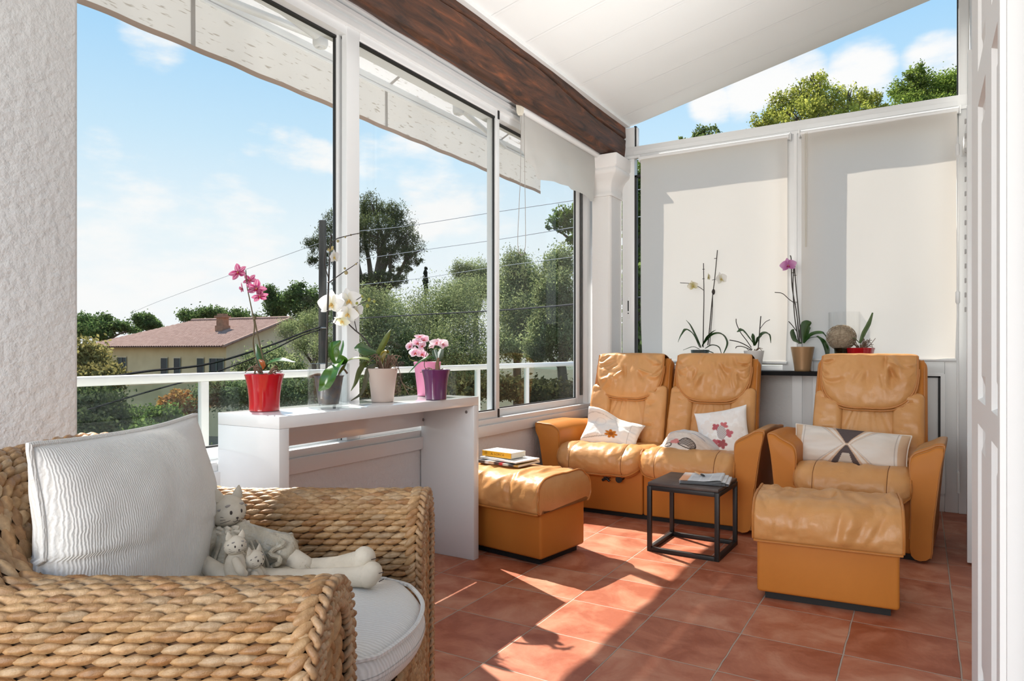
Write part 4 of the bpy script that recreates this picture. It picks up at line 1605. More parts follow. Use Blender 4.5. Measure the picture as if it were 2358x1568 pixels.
def back_unit(parent, xc, w, seed, y0=.46, z0=.385, h=.655, lean=17.5, off=(0, 0, 0)):
    """reclining back: shell, two side bolsters, gathered lumbar panel and a draped headrest flap"""
    la = math.radians(lean)
    up = Vector((0, math.sin(la), math.cos(la)))
    nn = Vector((0, -math.cos(la), math.sin(la)))
    rt = Vector((1, 0, 0))
    O = Vector((xc, y0, z0))

    def B(a, hh, n):
        wid = w / 2 * (1.045 - .05 * (hh / h))
        return O + rt * (a * wid) + up * hh + nn * n

    mb = MB()

    def dfs(x, y, z):
        hh = z + h / 2
        p = B(x / (w / 2), hh, -y - .055)
        return (p.x, p.y, p.z)
    rbox(mb, (0, 0, 0), (w, .12, h), .045, 4, (6, 1, 8), deform=dfs)
    sh = mb.build('back_shell', M_LEATHER2, parent, off=off)
    # piping down both sides of the shell
    mb = MB()
    for s in (-1, 1):
        tube(mb, [B(s * .955, hh * h, -.008 if hh < .93 else -.02) for hh in [i / 20 for i in range(1, 20)]] + [B(s * .93, h * .99, -.035)], .006, 6)
    mb.build('side_piping', M_PIPING, sh, off=off)
    # bolsters
    for s in (-1, 1):
        mb = MB()
        folds = make_folds(seed + s * 7, 30, lambda r: ((lambda x, y: ((x, y), (x + r.uniform(.3, .7), y + r.uniform(-.05, .10))))(r.uniform(0, .4), r.uniform(.05, .98))))

        def dfb(x, y, z):
            aa = (s * .70) + x / (w / 2)
            hh = z + .20 + .03
            u, v = x / .17 + .5, z / .40 + .5
            n = (-y + .018) * (1 - .25 * max(0, -y) / .05 * (abs(u - .5) * 2) ** 2)
            k = .0085 * fold_h(folds, (u, v)) + .004 * nz((x * 30, z * 14, seed)) if y < 0 else 0
            p = B(aa, hh, n + k)
            return (p.x, p.y, p.z)
        rbox(mb, (0, 0, 0), (.155, .070, .42), .034, 4, (8, 1, 26), deform=dfb)
        mb.build('side_bolster', M_LEATHER, parent, off=off)
    # gathered lumbar panel
    mb = MB()
    folds = make_folds(seed + 31, 11, lambda r: ((lambda x: ((.5 + (x - .5) * .25, 1.0), (x, .35)))(r.uniform(.02, .98))))

    def fl(u, v):
        a = (u - .5) * 2 * .46
        hh = .06 + .38 * v
        n = .030 - .012 * (abs(u - .5) * 2) ** 3 + .011 * fold_h(folds, (u, v)) + .007 * math.cos((u - .5) * 16) * v * math.exp(-((u - .5) / .3) ** 2)
        return B(a, hh, n)
    grid(mb, fl, 44, 34, flip=False)
    mb.build('lumbar_panel', M_LEATHER, parent, off=off)
    # headrest flap
    folds = make_folds(seed + 77, 34, lambda r: ((lambda x, y, q: ((x, y), (x + (x - .5) * q + r.uniform(-.08, .08), y + r.uniform(.15, .34))))(r.uniform(.05, .95), r.uniform(.05, .70), r.uniform(.2, .8))))
    h1 = h + .008
    fw = .86

    def hb(a):
        return h * .510 + .215 * (1 - max(0.0, 1 - abs(a) ** 3.5) ** .5)

    def prof_h(a, t, g):
        """t: 0 at the back, .3 on the top edge, 1 at the lower hem; g 0 on the edge, 1 inside"""
        bot = hb(a)
        if t < .16:
            q = t / .16
            return h1 - .10 * (1 - q), -.118 - .004 * g
        if t < .34:
            q = (t - .16) / .18
            w_ = math.pi * q
            return h1 + .020 * g * math.sin(w_) - .012 * (1 - math.sin(w_)), -.036 - .086 * math.cos(w_)
        q = (t - .34) / .66
        hh = h1 - .012 - (h1 - .012 - bot) * q
        bul = (math.sin(math.pi * min(1, q * .95 + .06)) ** .55)
        return hh, .046 + .038 * g * bul + .004 * (1 - q)

    def fh(u, v):
        a = (u - .5) * 2
        g = max(0.0, 1 - abs(a) ** 7) ** .45
        hh, n = prof_h(a, v, g)
        k = (.022 * fold_h(folds, (u, (v - .3) / .7)) + .007 * nz((u * 7 + seed, v * 5, 2)) + .003 * nz((u * 16, v * 9, seed))) * (1 if v > .2 else .3) * min(1, (1 - abs(a)) * 8)
        return B(a * fw, hh, n + k)
    mb = MB()
    grid(mb, fh, 90, 90, flip=False)
    # underside tucked behind the hem
    grid(mb, lambda u, v: B((u - .5) * 2 * fw, hb((u - .5) * 2) + .004 + .05 * v, .032 * (1 - v) + .006), 40, 3, flip=True)
    hr = mb.build('headrest_flap', M_LEATHER, parent, sharp=80, off=off)
    mb = MB()
    path = [Vector(fh(0.0, v)) + nn * .003 for v in [.36 + .64 * i / 16 for i in range(16)]] + [Vector(fh(u, 1.0)) + nn * .003 for u in [i / 50 for i in range(51)]] + [Vector(fh(1.0, v)) + nn * .003 for v in [1 - .64 * i / 16 for i in range(1, 17)]]
    tube(mb, path, .0058, 6)
    path2 = [p - up * .012 * 1 + nn * -.006 + rt * (.006 * (1 if p.x > xc else -1)) for p in path[10:-10]]
    tube(mb, path2, .0052, 6)
    mb.build('flap_piping', M_PIPING, hr, off=off)
    return sh


def arm_unit(parent, xin, side, depth, seed, worn=False, off=(0, 0, 0), htop=.603, flare=1.0):
    """slim arm that flares outward at the top; xin inner face, side -1 left, +1 right"""
    sec = [(0, .03), (0, .22), (-.002, .40), (-.004, .50), (.010, .540), (.055, .566), (.115, htop - .004), (.168, htop), (.178, htop - .012), (.170, htop - .045), (.150, .48), (.126, .34), (.100, .18), (.084, .03)]
    cl = catmull_closed([Vector((a, 0, b)) for a, b in sec], 4)
    secs = []
    ys = [0, .004, .014, .03, .06, .12, .25, .40, .55, depth - .02, depth]
    for y in ys:
        ins = max(0, .016 - y) * 1.0
        drop = .035 * smooth01((y - depth * .45) / (depth * .55)) + .02 * max(0.0, 1 - y / .03) ** 2
        pinch = 1 - .25 * smooth01((y - .2) / depth)
        s = []
        for p in cl:
            x = p.x
            if x > .085:
                x = .085 + (x - .085) * pinch * flare
            cx, cz = .05, .3
            s.append((xin + side * (cx + (x - cx) * (1 - ins * 3)), y, max(.012, p.z - drop * smooth01((p.z - .38) / .2) + (-ins * .7 if p.z > .3 else ins * .3))))
        secs.append(s if side > 0 else s)
    o = loft(MB(), secs).build('armrest', M_LEATHER2, parent, sharp=50, off=off)
    mb = MB()
    k0 = 4
    pth = [Vector(q) + Vector((0, -.001, 0)) for q in secs[2]]
    tube(mb, pth[2:len(pth) - 3], .0048, 6)
    mb.build('arm_piping', M_PIPING, o, off=off)
    if worn:
        mb = MB()
        i0, i1 = 15, 33

        def ft(u, v):
            yy = .006 + u * (depth * .75)
            j = max(0, min(len(ys) - 2, next((q for q in range(len(ys) - 1) if ys[q + 1] >= yy), len(ys) - 2)))
            t = (yy - ys[j]) / (ys[j + 1] - ys[j])
            k = i0 + (i1 - i0) * v
            ka = int(k)
            kb = min(ka + 1, len(cl) - 1)
            fa = k - ka
            p = Vector(secs[j][ka]).lerp(Vector(secs[j][kb]), fa)
            q = Vector(secs[j + 1][ka]).lerp(Vector(secs[j + 1][kb]), fa)
            r = p.lerp(q, t)
            return r + Vector((side * .001, -.001, .0018))
        grid(mb, ft, 18, 20, flip=side < 0)
        mb.build('arm_pad', M_WORN, o, off=off)
    return o


# loveseat
sofa = thing('leather_loveseat', 'tan leather two seat reclining loveseat by the corner pillar', 'sofa', (-1.485, 4.045, 0))
for xc, sd_ in ((-.283, 3), (.283, 12)):
    seat_cushion(sofa, xc, .598, sd_)
for xc, sd_ in ((-.292, 5), (.292, 21)):
    back_unit(sofa, xc, .565, sd_)
arm_unit(sofa, -.566, -1, .74, 2, htop=.575)
arm_unit(sofa, .566, 1, .74, 4, worn=True, flare=.78)
mb = MB()
rbox(mb, (-.285, .36, .195), (.566, .64, .33), .012, 2)
rbox(mb, (.285, .36, .195), (.566, .64, .33), .012, 2)
mb.build('base_panel', M_LEATHER2, sofa)
mb = MB()
box(mb, (-.60, .07, 0), (.60, .70, .034))
mb.build('plinth', M_PLINTH, sofa)
lv = thing
mb = MB()
tube(mb, [(-.135, .045, .252), (-.135, .0, .250)], .016, 12)
tube(mb, [(-.135, -.008, .250), (-.135, -.022, .250)], .022, 14)
tube(mb, [(-.225, .045, .247), (-.225, .01, .245)], .010, 10)
tube(mb, [(-.255, .005, .230), (-.225, .003, .247), (-.205, .003, .258)], .009, 8)
tube(mb, [(-.252, .003, .262), (-.205, .003, .228)], .008, 8)
mb.build('recline_knob', M_BLACK, sofa)

# recliner armchair
ch = thing('leather_recliner', 'tan leather recliner armchair alone in front of the aluminium door', 'armchair', (-.318, 3.965, 0), math.radians(-3.6))
seat_cushion(ch, 0, .585, 33)
back_unit(ch, .012, .585, 41)
arm_unit(ch, -.272, -1, .70, 6, htop=.600, flare=.62)
arm_unit(ch, .272, 1, .70, 8, worn=True, flare=.62, htop=.596)
mb = MB()
rbox(mb, (0, .36, .195), (.545, .64, .33), .012, 2)
mb.build('base_panel', M_LEATHER2, ch)
mb = MB()
box(mb, (-.32, .05, 0), (.32, .68, .030))
mb.build('plinth', M_PLINTH, ch)


# ottomans
def ottoman(name, label, loc, rz, seed):
    """local origin on the floor at the front right corner; body runs to -x and +y"""
    W, D = .53, .385
    t = thing(name, label, 'ottoman', loc, rz, group='leather ottomans')
    mb = MB()
    rbox(mb, (-W / 2, D / 2, .150), (W, D, .236), .014, 3)
    b = mb.build('body', M_LEATHER2, t)
    mb = MB()
    tube(mb, [(-.006, D * .62, .036), (-.001, D * .62, .255)], .0012, 4)
    box(mb, (-W + .03, .03, 0), (-.03, D - .03, .036))
    mb.build('plinth', M_PLINTH, t)
    prof = [(-.036, .262), (-.050, .300), (-.046, .355), (-.020, .402), (.030, .428), (.10, .436), (.19, .438), (.28, .434), (.345, .424), (.395, .398), (.425, .355), (.428, .305), (.412, .268), (.395, .262), (.385, .285), (.38, .262), (.005, .262), (-.004, .275), (-.012, .256)]
    cl = catmull_closed([Vector((0, a, b_)) for a, b_ in prof], 5)
    folds = make_folds(seed, 46, lambda r: ((lambda x, y: ((x, y), (x + r.uniform(-.10, .16), y + r.uniform(.06, .22))))(r.uniform(.02, .98), r.uniform(.03, .52))))
    secs = []
    nx = 80
    x0, x1 = -W - .014, .014
    for i in range(nx + 1):
        u = i / nx
        s = u * 2 - 1
        s = math.copysign(abs(s) ** .85, s)
        e = max(0.0, 1 - abs(s) ** 30) ** .5
        x = (x0 + x1) / 2 + s * (x1 - x0) / 2
        sec = []
        m = len(cl)
        for k, p in enumerate(cl):
            cy, cz = .19, .33
            d = Vector((0, p.y - cy, p.z - cz))
            n = d.normalized()
            v = k / m
            top = 1.0 if p.z > .275 else .15
            hh = (.0185 * fold_h(folds, (u, v * 1.25)) + .007 * nz((u * 7, v * 14, seed)) + .005 * nz((u * 16, v * 34, seed + 3))) * top
            q = 1 - .055 * (1 - e)
            sec.append((x, cy + d.y * q + n.y * hh, cz + d.z * q + n.z * hh))
        secs.append(sec)
    c = loft(MB(), secs).build('cushion', M_LEATHER, t, sharp=60)
    mb = MB()
    kf = 2
    for i in (1, nx - 1):
        pth = [Vector(secs[i][k]) + Vector((.003 if i > 5 else -.003, 0, .002)) for k in range(0, 13 * 5)]
        tube(mb, pth, .0052, 6)
    tube(mb, [Vector(secs[i][0]) + Vector((0, -.004, -.004)) for i in range(1, nx)], .0052, 6)
    mb.build('cushion_piping', M_PIPING, c)
    return t


ottoman('leather_ottoman', 'tan leather ottoman at the console end with books on top', (-1.588, 2.945, 0), math.radians(-8.5), 50)
ottoman('leather_ottoman', 'tan leather ottoman standing in front of the recliner', (-.072, 3.085, 0), math.radians(4.8), 60)

# ------------------------------------------------------------------ cube side table
tb = thing('side_table', 'small black metal cube table with a dark wooden top', 'side table', (-1.24, 3.472, 0), math.radians(-1.2))
W, D, Hh, q = .375, .375, .362, .022
mb = MB()
rbox(mb, (W / 2, D / 2, Hh - .010), (W - .006, D - .006, .018), .003, 1)
mb.build('table_top', M_DARKWOOD, tb)
for x in (0, W - q):
    for y in (0, D - q):
        mb = MB()
        rbox(mb, (x + q / 2, y + q / 2, Hh / 2 - .010), (q, q, Hh - .020), .0015, 1)
        mb.build('leg', M_BLACK, tb)
for z in (q / 2, Hh - .030):
    for lo, sz in (((W / 2, q / 2, z), (W - 2 * q, q, q)), ((W / 2, D - q / 2, z), (W - 2 * q, q, q)), ((q / 2, D / 2, z), (q, D - 2 * q, q)), ((W - q / 2, D / 2, z), (q, D - 2 * q, q))):
        mb = MB()
        rbox(mb, lo, sz, .0015, 1)
        mb.build('crossbar', M_BLACK, tb)

# ------------------------------------------------------------------ white console table
co = thing('console_table', 'glossy white console table below the window, carrying orchids', 'console table', (-2.095, 2.283, 0))
x0, x1, y0, y1, zt, tk = -2.262, -1.928, 1.652, 2.912, .82, .044
off = (-2.095, 2.283, 0)
mb = MB()
rbox(mb, ((x0 + x1) / 2, (y0 + y1) / 2, zt - tk / 2), (x1 - x0, y1 - y0, tk), .0015, 1)
mb.build('top', M_GLOSSWHITE, co, off=off)
for y in (y0 + tk / 2, y1 - tk / 2):
    mb = MB()
    rbox(mb, ((x0 + x1) / 2, y, (zt - tk) / 2), (x1 - x0, tk, zt - tk - .001), .0015, 1)
    mb.build('side_panel', M_GLOSSWHITE, co, off=off)
mb = MB()
rbox(mb, (x0 + .010, (y0 + y1) / 2, .715), (.018, y1 - y0 - 2 * tk, .115), .001, 1)
mb.build('back_apron', M_GLOSSWHITE, co, off=off)
for (xx, yy, zz) in ((x0 + .0205, y1 - tk - .008, .69), (x1 - .045, y1 - tk - .001, .742), (x0 + .0205, y0 + .16, .742), (x0 + .0205, 2.33, .742)):
    mb = MB()
    r_ = .008 if zz < .75 and yy > 2.5 else .0035
    ellipsoid(mb, (xx, yy, zz), r_, r_ * .6, r_, nu=10, nv=6)
    mb.build('screw_cap', simple('grey_screw_cap', (.16, .16, .16), .4), co, off=off)
# ------------------------------------------------------------------ woven armchair in the foreground
# local frame: x to the chair's front, y across it (away from the camera), z up
WO = Vector((-SY * 1.53 + CY * -.65, CY * 1.53 + SY * -.65, 0))
wc = thing('woven_armchair', 'woven water hyacinth armchair with white cushions beside the console', 'armchair', WO, YAW)


def cwp(u, d, z):
    return Vector((u + .65, d - 1.53, z))


ARM_Z, BACK_Z = .655, .840
NEAR_D, FAR_D = 1.158, 1.925
HT = .128            # half thickness of arms and back


def chair_path():
    """plan centre line: near arm front -> round the back -> far arm front"""
    pts = []
    uf_n, uf_f = -.312, -.252
    ub = -1.07
    rc = .22
    for k in range(17):
        pts.append((uf_n + (ub + rc - uf_n) * k / 16, NEAR_D))
    for k in range(1, 10):
        a = math.pi / 2 * k / 10
        pts.append((ub + rc - rc * math.sin(a), NEAR_D + rc - rc * math.cos(a)))
    for k in range(13):
        pts.append((ub, NEAR_D + rc + (FAR_D - NEAR_D - 2 * rc) * k / 12))
    for k in range(1, 10):
        a = math.pi / 2 * k / 10
        pts.append((ub + rc - rc * math.cos(a), FAR_D - rc + rc * math.sin(a)))
    for k in range(17):
        pts.append((ub + rc + (uf_f - ub - rc) * k / 16, FAR_D))
    return pts


CP = [Vector((a, b)) for a, b in chair_path()]
CL = [0.0]
for a, b in zip(CP, CP[1:]):
    CL.append(CL[-1] + (b - a).length)
LTOT = CL[-1]


def cpath(s):
    s = max(0, min(LTOT, s))
    for i in range(len(CP) - 1):
        if s <= CL[i + 1]:
            t = (s - CL[i]) / (CL[i + 1] - CL[i])
            p = CP[i].lerp(CP[i + 1], t)
            j0, j1 = max(0, i - 1), min(len(CP) - 1, i + 2)
            tg = (CP[j1] - CP[j0]).normalized()
            return p, tg
    return CP[-1], (CP[-1] - CP[-2]).normalized()


def top_z(s):
    """height of the rolled top: arms lower, back higher"""
    p, _ = cpath(s)
    k = smooth01((-.80 - p.x) / .30)
    return ARM_Z + (BACK_Z - ARM_Z) * k


ZB0 = .03


def prof_len(s):
    return 2 * (top_z(s) - HT - ZB0) + math.pi * HT


def chair_surf(s, q):
    """q: arc length from the inner foot over the roll to the outer foot. returns point, tangent along, tangent round, normal"""
    p, tg = cpath(s)
    inner = Vector((-tg.y, tg.x))                    # towards the seat: left of the path direction
    cen = Vector((CP[len(CP) // 2].x + .45, (NEAR_D + FAR_D) / 2))
    if (cen - p).dot(inner) < 0:
        inner = -inner
    zt = top_z(s)
    h = zt - HT - ZB0
    if q < h:
        n2, z, nzv, tq = inner, ZB0 + q, 0, (0, 1)
        bulge = .012 * math.sin(math.pi * q / h)
        pos = p + inner * (HT + bulge)
        nrm = Vector((inner.x, inner.y, 0))
        tan = Vector((0, 0, 1))
    elif q < h + math.pi * HT:
        a = (q - h) / HT
        off = inner * (HT * math.cos(a))
        pos = p + off
        z = zt - HT + HT * math.sin(a)
        nrm = Vector((inner.x * math.cos(a), inner.y * math.cos(a), math.sin(a)))
        tan = Vector((-inner.x * math.sin(a), -inner.y * math.sin(a), math.cos(a)))
    else:
        r = q - h - math.pi * HT
        bulge = .006 * math.sin(math.pi * min(1, r / h))
        pos = p - inner * (HT + bulge)
        z = zt - HT - r
        nrm = Vector((-inner.x, -inner.y, 0))
        tan = Vector((0, 0, -1))
    return cwp(pos.x, pos.y, z), Vector((tg.x, tg.y, 0)), tan, nrm


WCOL = [(.52, .335, .185), (.56, .375, .215), (.47, .285, .145), (.58, .41, .255), (.42, .235, .11), (.54, .36, .20), (.49, .31, .165), (.53, .39, .26)]
wr = random.Random(3)


def lump(mb, p, tx, ty, n, L, Wd, H, twist, nu=8, nv=6):
    """one plump strand crossing: lens shaped, slightly twisted"""
    c = WCOL[wr.randrange(len(WCOL))]
    k = wr.uniform(.78, 1.02)
    col = tuple(min(1, q * k * w_) for q, w_ in zip(c, (1.0, .92, .78)))
    vs, fs, cs = [], [], []
    for i in range(nu + 1):
        a = -1 + 2 * i / nu
        w = max(0.0, 1 - abs(a) ** 1.7) ** .8 + .04
        hh = max(0.0, 1 - abs(a) ** 2.4) ** .6
        for j in range(nv + 1):
            b = -1 + 2 * j / nv
            zc = max(0.0, 1 - b * b) ** .5
            groove = 1 - .16 * math.cos(b * 8 + a * 3)
            vs.append(p + tx * (a * L) + ty * ((b * w + twist * a) * Wd) + n * (H * hh * zc * groove - H * .18))
    for i in range(nu):
        for j in range(nv):
            q = i * (nv + 1) + j
            fs.append((q, q + nv + 1, q + nv + 2, q + 1))
    mb.add(vs, fs, col)


def weave(mb, s0, s1, pitch_s=.0400, rows=86, twist=.42, skip=None):
    """rows follow the height of the roll, so they fan out where the back rises"""
    ncol = int((s1 - s0) / pitch_s)
    ds = .012
    for r in range(rows + 1):
        t = (r + .5) / (rows + 1)
        for c in range(ncol + 1):
            s = s0 + (c + (.5 if r % 2 else 0)) * pitch_s
            if s > s1:
                continue
            L = prof_len(s)
            q = t * L
            if skip and skip(s, q, L):
                continue
            p, _, ty, n = chair_surf(s, q + wr.uniform(-.0015, .0015))
            a = chair_surf(max(0, s - ds), t * prof_len(max(0, s - ds)))[0]
            b = chair_surf(min(LTOT, s + ds), t * prof_len(min(LTOT, s + ds)))[0]
            e = b - a
            k = e.length / (min(LTOT, s + ds) - max(0, s - ds))
            if k < .28:
                continue
            tx = e.normalized()
            ty = (ty - tx * ty.dot(tx)).normalized()
            lump(mb, p, tx, ty, n, pitch_s * k * .68 * wr.uniform(.92, 1.1), L / (rows + 1) * .55, .0115 * wr.uniform(.85, 1.2), twist * wr.uniform(.7, 1.25))


S_ARM = CL[16]
S_FAR = CL[len(CP) - 17]


def body(name, s0, s1, skip=None):
    under = MB()
    ns = max(4, int((s1 - s0) / .05))

    def f(u, v):
        s = s0 + (s1 - s0) * u
        q = prof_len(s) * v
        p, tx, ty, n = chair_surf(s, q)
        return p - n * .006
    grid(under, f, ns, 36)
    o = under.build(name, M_WICKERDARK, wc)
    mb = MB()
    weave(mb, s0 + .018, s1 - .010, skip=skip)
    mb.build('weave', M_WICKER, o, sharp=0)
    return o


body('near_arm', 0, S_ARM, skip=lambda s, q, L: q < .22)
body('backrest', S_ARM, S_FAR, skip=lambda s, q, L: q > L - .55 and S_ARM + .5 < s)
body('far_arm', S_FAR, LTOT, skip=lambda s, q, L: q > L - .35)


def arm_front(name, s, sgn):
    """braided, arched end panel of an arm"""
    pc, tg = cpath(s)
    fx = Vector((1, 0, 0))
    Z1 = ARM_Z
    d0 = pc.y

    def at(a, z, out=0.0):
        return cwp(pc.x + out, d0 + a, z)
    mb = MB()
    outline = []
    h = Z1 - HT - .03
    for k in range(26):
        outline.append((-HT, .03 + h * k / 26))
    for k in range(25):
        w = math.pi * (1 - k / 24)
        outline.append((HT * math.cos(w), Z1 - HT + HT * math.sin(w)))
    for k in range(1, 27):
        outline.append((HT, .03 + h * (1 - k / 26)))
    pan = MB()
    pan.add([at(a * .96, z, .004) for a, z in outline], [tuple(range(len(outline)))])
    o = pan.build(name, M_WICKERDARK, wc)
    # woven filling
    r = 0
    z = .05
    while z < Z1 - .06:
        halfw = HT - .040 if z < Z1 - HT else max(.0, math.sqrt(max(0, (HT - .036) ** 2 - (z - Z1 + HT) ** 2)))
        n = 3
        for c in range(n):
            a = -halfw + (c + (.5 if r % 2 == 0 else .15)) * (2 * halfw / n)
            if abs(a) < halfw:
                lump(mb, at(a, z, .006), Vector((0, .55, .8)).normalized() if r % 2 else Vector((0, -.55, .8)).normalized(), Vector((0, .8, -.55)).normalized(), fx, .030, .012, .011, .3)
        z += .021
        r += 1
    # braided border: three strands weaving round each other, twice
    L = [0]
    for (a, b) in zip(outline, outline[1:]):
        L.append(L[-1] + math.hypot(b[0] - a[0], b[1] - a[1]))
    T = L[-1]

    def on(s_):
        s_ = max(0, min(T, s_))
        for i in range(len(L) - 1):
            if s_ <= L[i + 1]:
                t = (s_ - L[i]) / (L[i + 1] - L[i])
                a, b = outline[i], outline[i + 1]
                tx, tz = b[0] - a[0], b[1] - a[1]
                m = math.hypot(tx, tz)
                return a[0] + tx * t, a[1] + tz * t, tx / m, tz / m
        a = outline[-1]
        return a[0], a[1], 0, -1
    for ring, (inset, depth_) in enumerate(((.004, .010), (.026, .012))):
        for st in range(3):
            pts = []
            n = 240
            for k in range(n + 1):
                s_ = T * k / n
                a, z, tx, tz = on(s_)
                nx_, nz_ = tz, -tx
                w = s_ / .062 * 2 * math.pi + st * 2 * math.pi / 3
                lat = inset + .0125 * math.sin(w)
                dep = depth_ + .0065 * math.sin(2 * w)
                pts.append(at(a + nx_ * lat, z + nz_ * lat, dep))
            c = WCOL[(st * 2 + ring) % len(WCOL)]
            tube(mb, pts, .0062, 8, col=tuple(q * .92 for q in c))
    # wrapped edge round the outside corner
    for k in range(60):
        s_ = T * (k + .5) / 60
        a, z, tx, tz = on(s_)
        n3 = Vector((0, -tz, tx))
        if k % 1 == 0:
            lump(mb, at(a, z, -.012) + n3 * .006, Vector((.8, tx * .5, tz * .5)).normalized(), Vector((-.3, tx, tz)).normalized(), n3, .022, .012, .009, .3)
    mb.build('braid', M_WICKER, o, sharp=0)
    return o


arm_front('near_arm_front', 0, 1)
arm_front('far_arm_front', LTOT, 1)
# front apron and deck under the seat cushion
mb = MB()
box(mb, cwp(-1.0, NEAR_D + HT * .6, .06), cwp(-.236, FAR_D - HT * .6, .372))
ap = mb.build('seat_base', M_WICKERDARK, wc)
mb = MB()
for r in range(18):
    for c in range(13):
        y = NEAR_D + HT + .02 + (c + (.5 if r % 2 else 0)) * .0385
        if y < FAR_D - HT:
            lump(mb, cwp(-.236, y, .07 + r * .0175), Vector((0, 1, 0)), Vector((0, 0, 1)), Vector((1, 0, 0)), .023, .0115, .012, .35)
mb.build('weave', M_WICKER, ap, sharp=0)

# seat cushion: thick box cushion with a rounded, piped front
mb = MB()
cl_ = cwp(-.652, (NEAR_D + FAR_D) / 2, .424)
SX, SYY, SZ = .84, FAR_D - NEAR_D - 2 * HT - .012, .105


def dsc(x, y, z):
    u, v = x / (SX / 2), y / (SYY / 2)
    crown = .030 * (1 - min(1, abs(u)) ** 2.5) * (1 - min(1, abs(v)) ** 2.5)
    front = smooth01((x - SX * .18) / (SX * .32))
    x2 = x - .055 * front * abs(v) ** 2.2 + .035 * front * (1 - v * v)
    k = .003 * nz((x * 9, y * 9, 2))
    return (x2, y, z + (crown if z > 0 else -crown * .3) + k - .012 * front * (1 if z > 0 else 0))


rbox(mb, cl_, (SX, SYY, SZ), .050, 5, (16, 16, 3), deform=dsc)
sc_ = mb.build('seat_cushion', M_SEATCLOTH, wc, sharp=70)
mb = MB()
pts = []
zt_ = SZ / 2 - .010
for k in range(41):
    v = -1 + 2 * k / 40
    vv = math.copysign(abs(v) ** .8, v)
    rx = SX / 2 - .010 - .045 * max(0, abs(vv) - .85) / .15
    p = dsc(rx, vv * (SYY / 2 - .006), zt_)
    pts.append(cl_ + Vector(p) + Vector((.004, 0, .002)))
tube(mb, pts, .0055, 6)
pts2 = []
for sgn in (1,):
    for k in range(30):
        x = SX / 2 - .05 - k * .025
        pts2.append(cl_ + Vector(dsc(x, sgn * (SYY / 2 - .012), zt_)) + Vector((0, 0, .004)))
tube(mb, pts2, .0055, 6)
mb.build('piping', M_SEATCLOTH, sc_)


# ------------------------------------------------------------------ loose cushions
def pillow_mesh(w, h, t, n=44, ears=.05, col=None, bend=None, wr_=0.0, seed=0):
    mb = MB()

    def f(side):
        def g(u, v):
            a, b = (u - .5) * 2, (v - .5) * 2
            pull = 1 - ears * (1 - abs(b) ** 2) * 1.0
            pull2 = 1 - ears * (1 - abs(a) ** 2) * 1.0
            x = a * w / 2 * pull
            y = b * h / 2 * pull2
            th = t / 2 * (max(0, 1 - abs(a) ** 2.6) * max(0, 1 - abs(b) ** 2.6)) ** .52
            z = side * th
            k = wr_ * (nz((a * 2.2 + seed, b * 2.2, side)) + .5 * nz((a * 5 + seed, b * 5, side * 2)))
            z += side * k * min(1, th / (t * .25))
            p = Vector((x, y, z))
            return bend(p, a, b) if bend else p
        return g
    grid(mb, f(1), n, n, col=(lambda u, v: col(u, v)) if col else None)
    grid(mb, f(-1), n, n, col=(lambda u, v: col(u, v)) if col else None, flip=True)
    rim = [f(1)(k / n, 0) for k in range(n)] + [f(1)(1, k / n) for k in range(n)] + [f(1)(1 - k / n, 1) for k in range(n)] + [f(1)(0, 1 - k / n) for k in range(n)]
    return mb, rim


def place(o, c, X, Y):
    X = Vector(X).normalized()
    Y = Vector(Y)
    Y = (Y - X * X.dot(Y)).normalized()
    Z = X.cross(Y)
    M = Matrix((X, Y, Z)).transposed().to_4x4()
    M.translation = Vector(c)
    o.matrix_world = M
    o.location = M.translation
    o.rotation_euler = M.to_euler()


F3 = Vector((-SY, CY, 0))     # away from the camera
R3 = Vector((CY, SY, 0))      # to the right
U3 = Vector((0, 0, 1))


def cw3(u, d, z):
    return R3 * u + F3 * d + U3 * z


# big ribbed white cushion
def bendw(p, a, b):
    k = .020 * a * a * (1 if b < 0 else .3)
    top = smooth01((b - .2) / .8)
    return Vector((p.x, p.y + .012 * a * top, p.z - k + .015 * math.sin(a * 5) * top * .3 - .02 * top))


mb, rim = pillow_mesh(.525, .435, .20, 52, .05, bend=bendw, wr_=.006, seed=4)
pw = mb.build('ribbed_cushion', M_CORD, sharp=0)
tag(pw, 'large white ribbed cushion leaning in the woven armchair', 'cushion')
r2 = MB()
tube(r2, rim, .0065, 7, closed=True)
r2.build('piping', M_CORD, pw)
place(pw, cw3(-.802, 1.482, .668), F3 + R3 * .13 - U3 * .035, U3 - R3 * .04)
# ------------------------------------------------------------------ stuffed cat doll and its two kittens
# local frame of each doll: world axes of the armchair (x right, y away, z up)
def doll_frame(name, label, u, d, z, group=None):
    return thing(name, label, 'cat doll', cw3(u, d, z), YAW, group=group)


def limb(mb, pts, rad, n=6):
    p = spline(pts, n)
    rr = []
    m = len(rad) - 1
    for i in range(len(p)):
        t = i / (len(p) - 1) * m
        k = min(m - 1, int(t))
        rr.append(rad[k] + (rad[k + 1] - rad[k]) * (t - k))
    tube(mb, p, rr, 14)
    for q, r in ((p[0], rr[0]), (p[-1], rr[-1])):
        ellipsoid(mb, q, r, r, r, nu=14, nv=8)


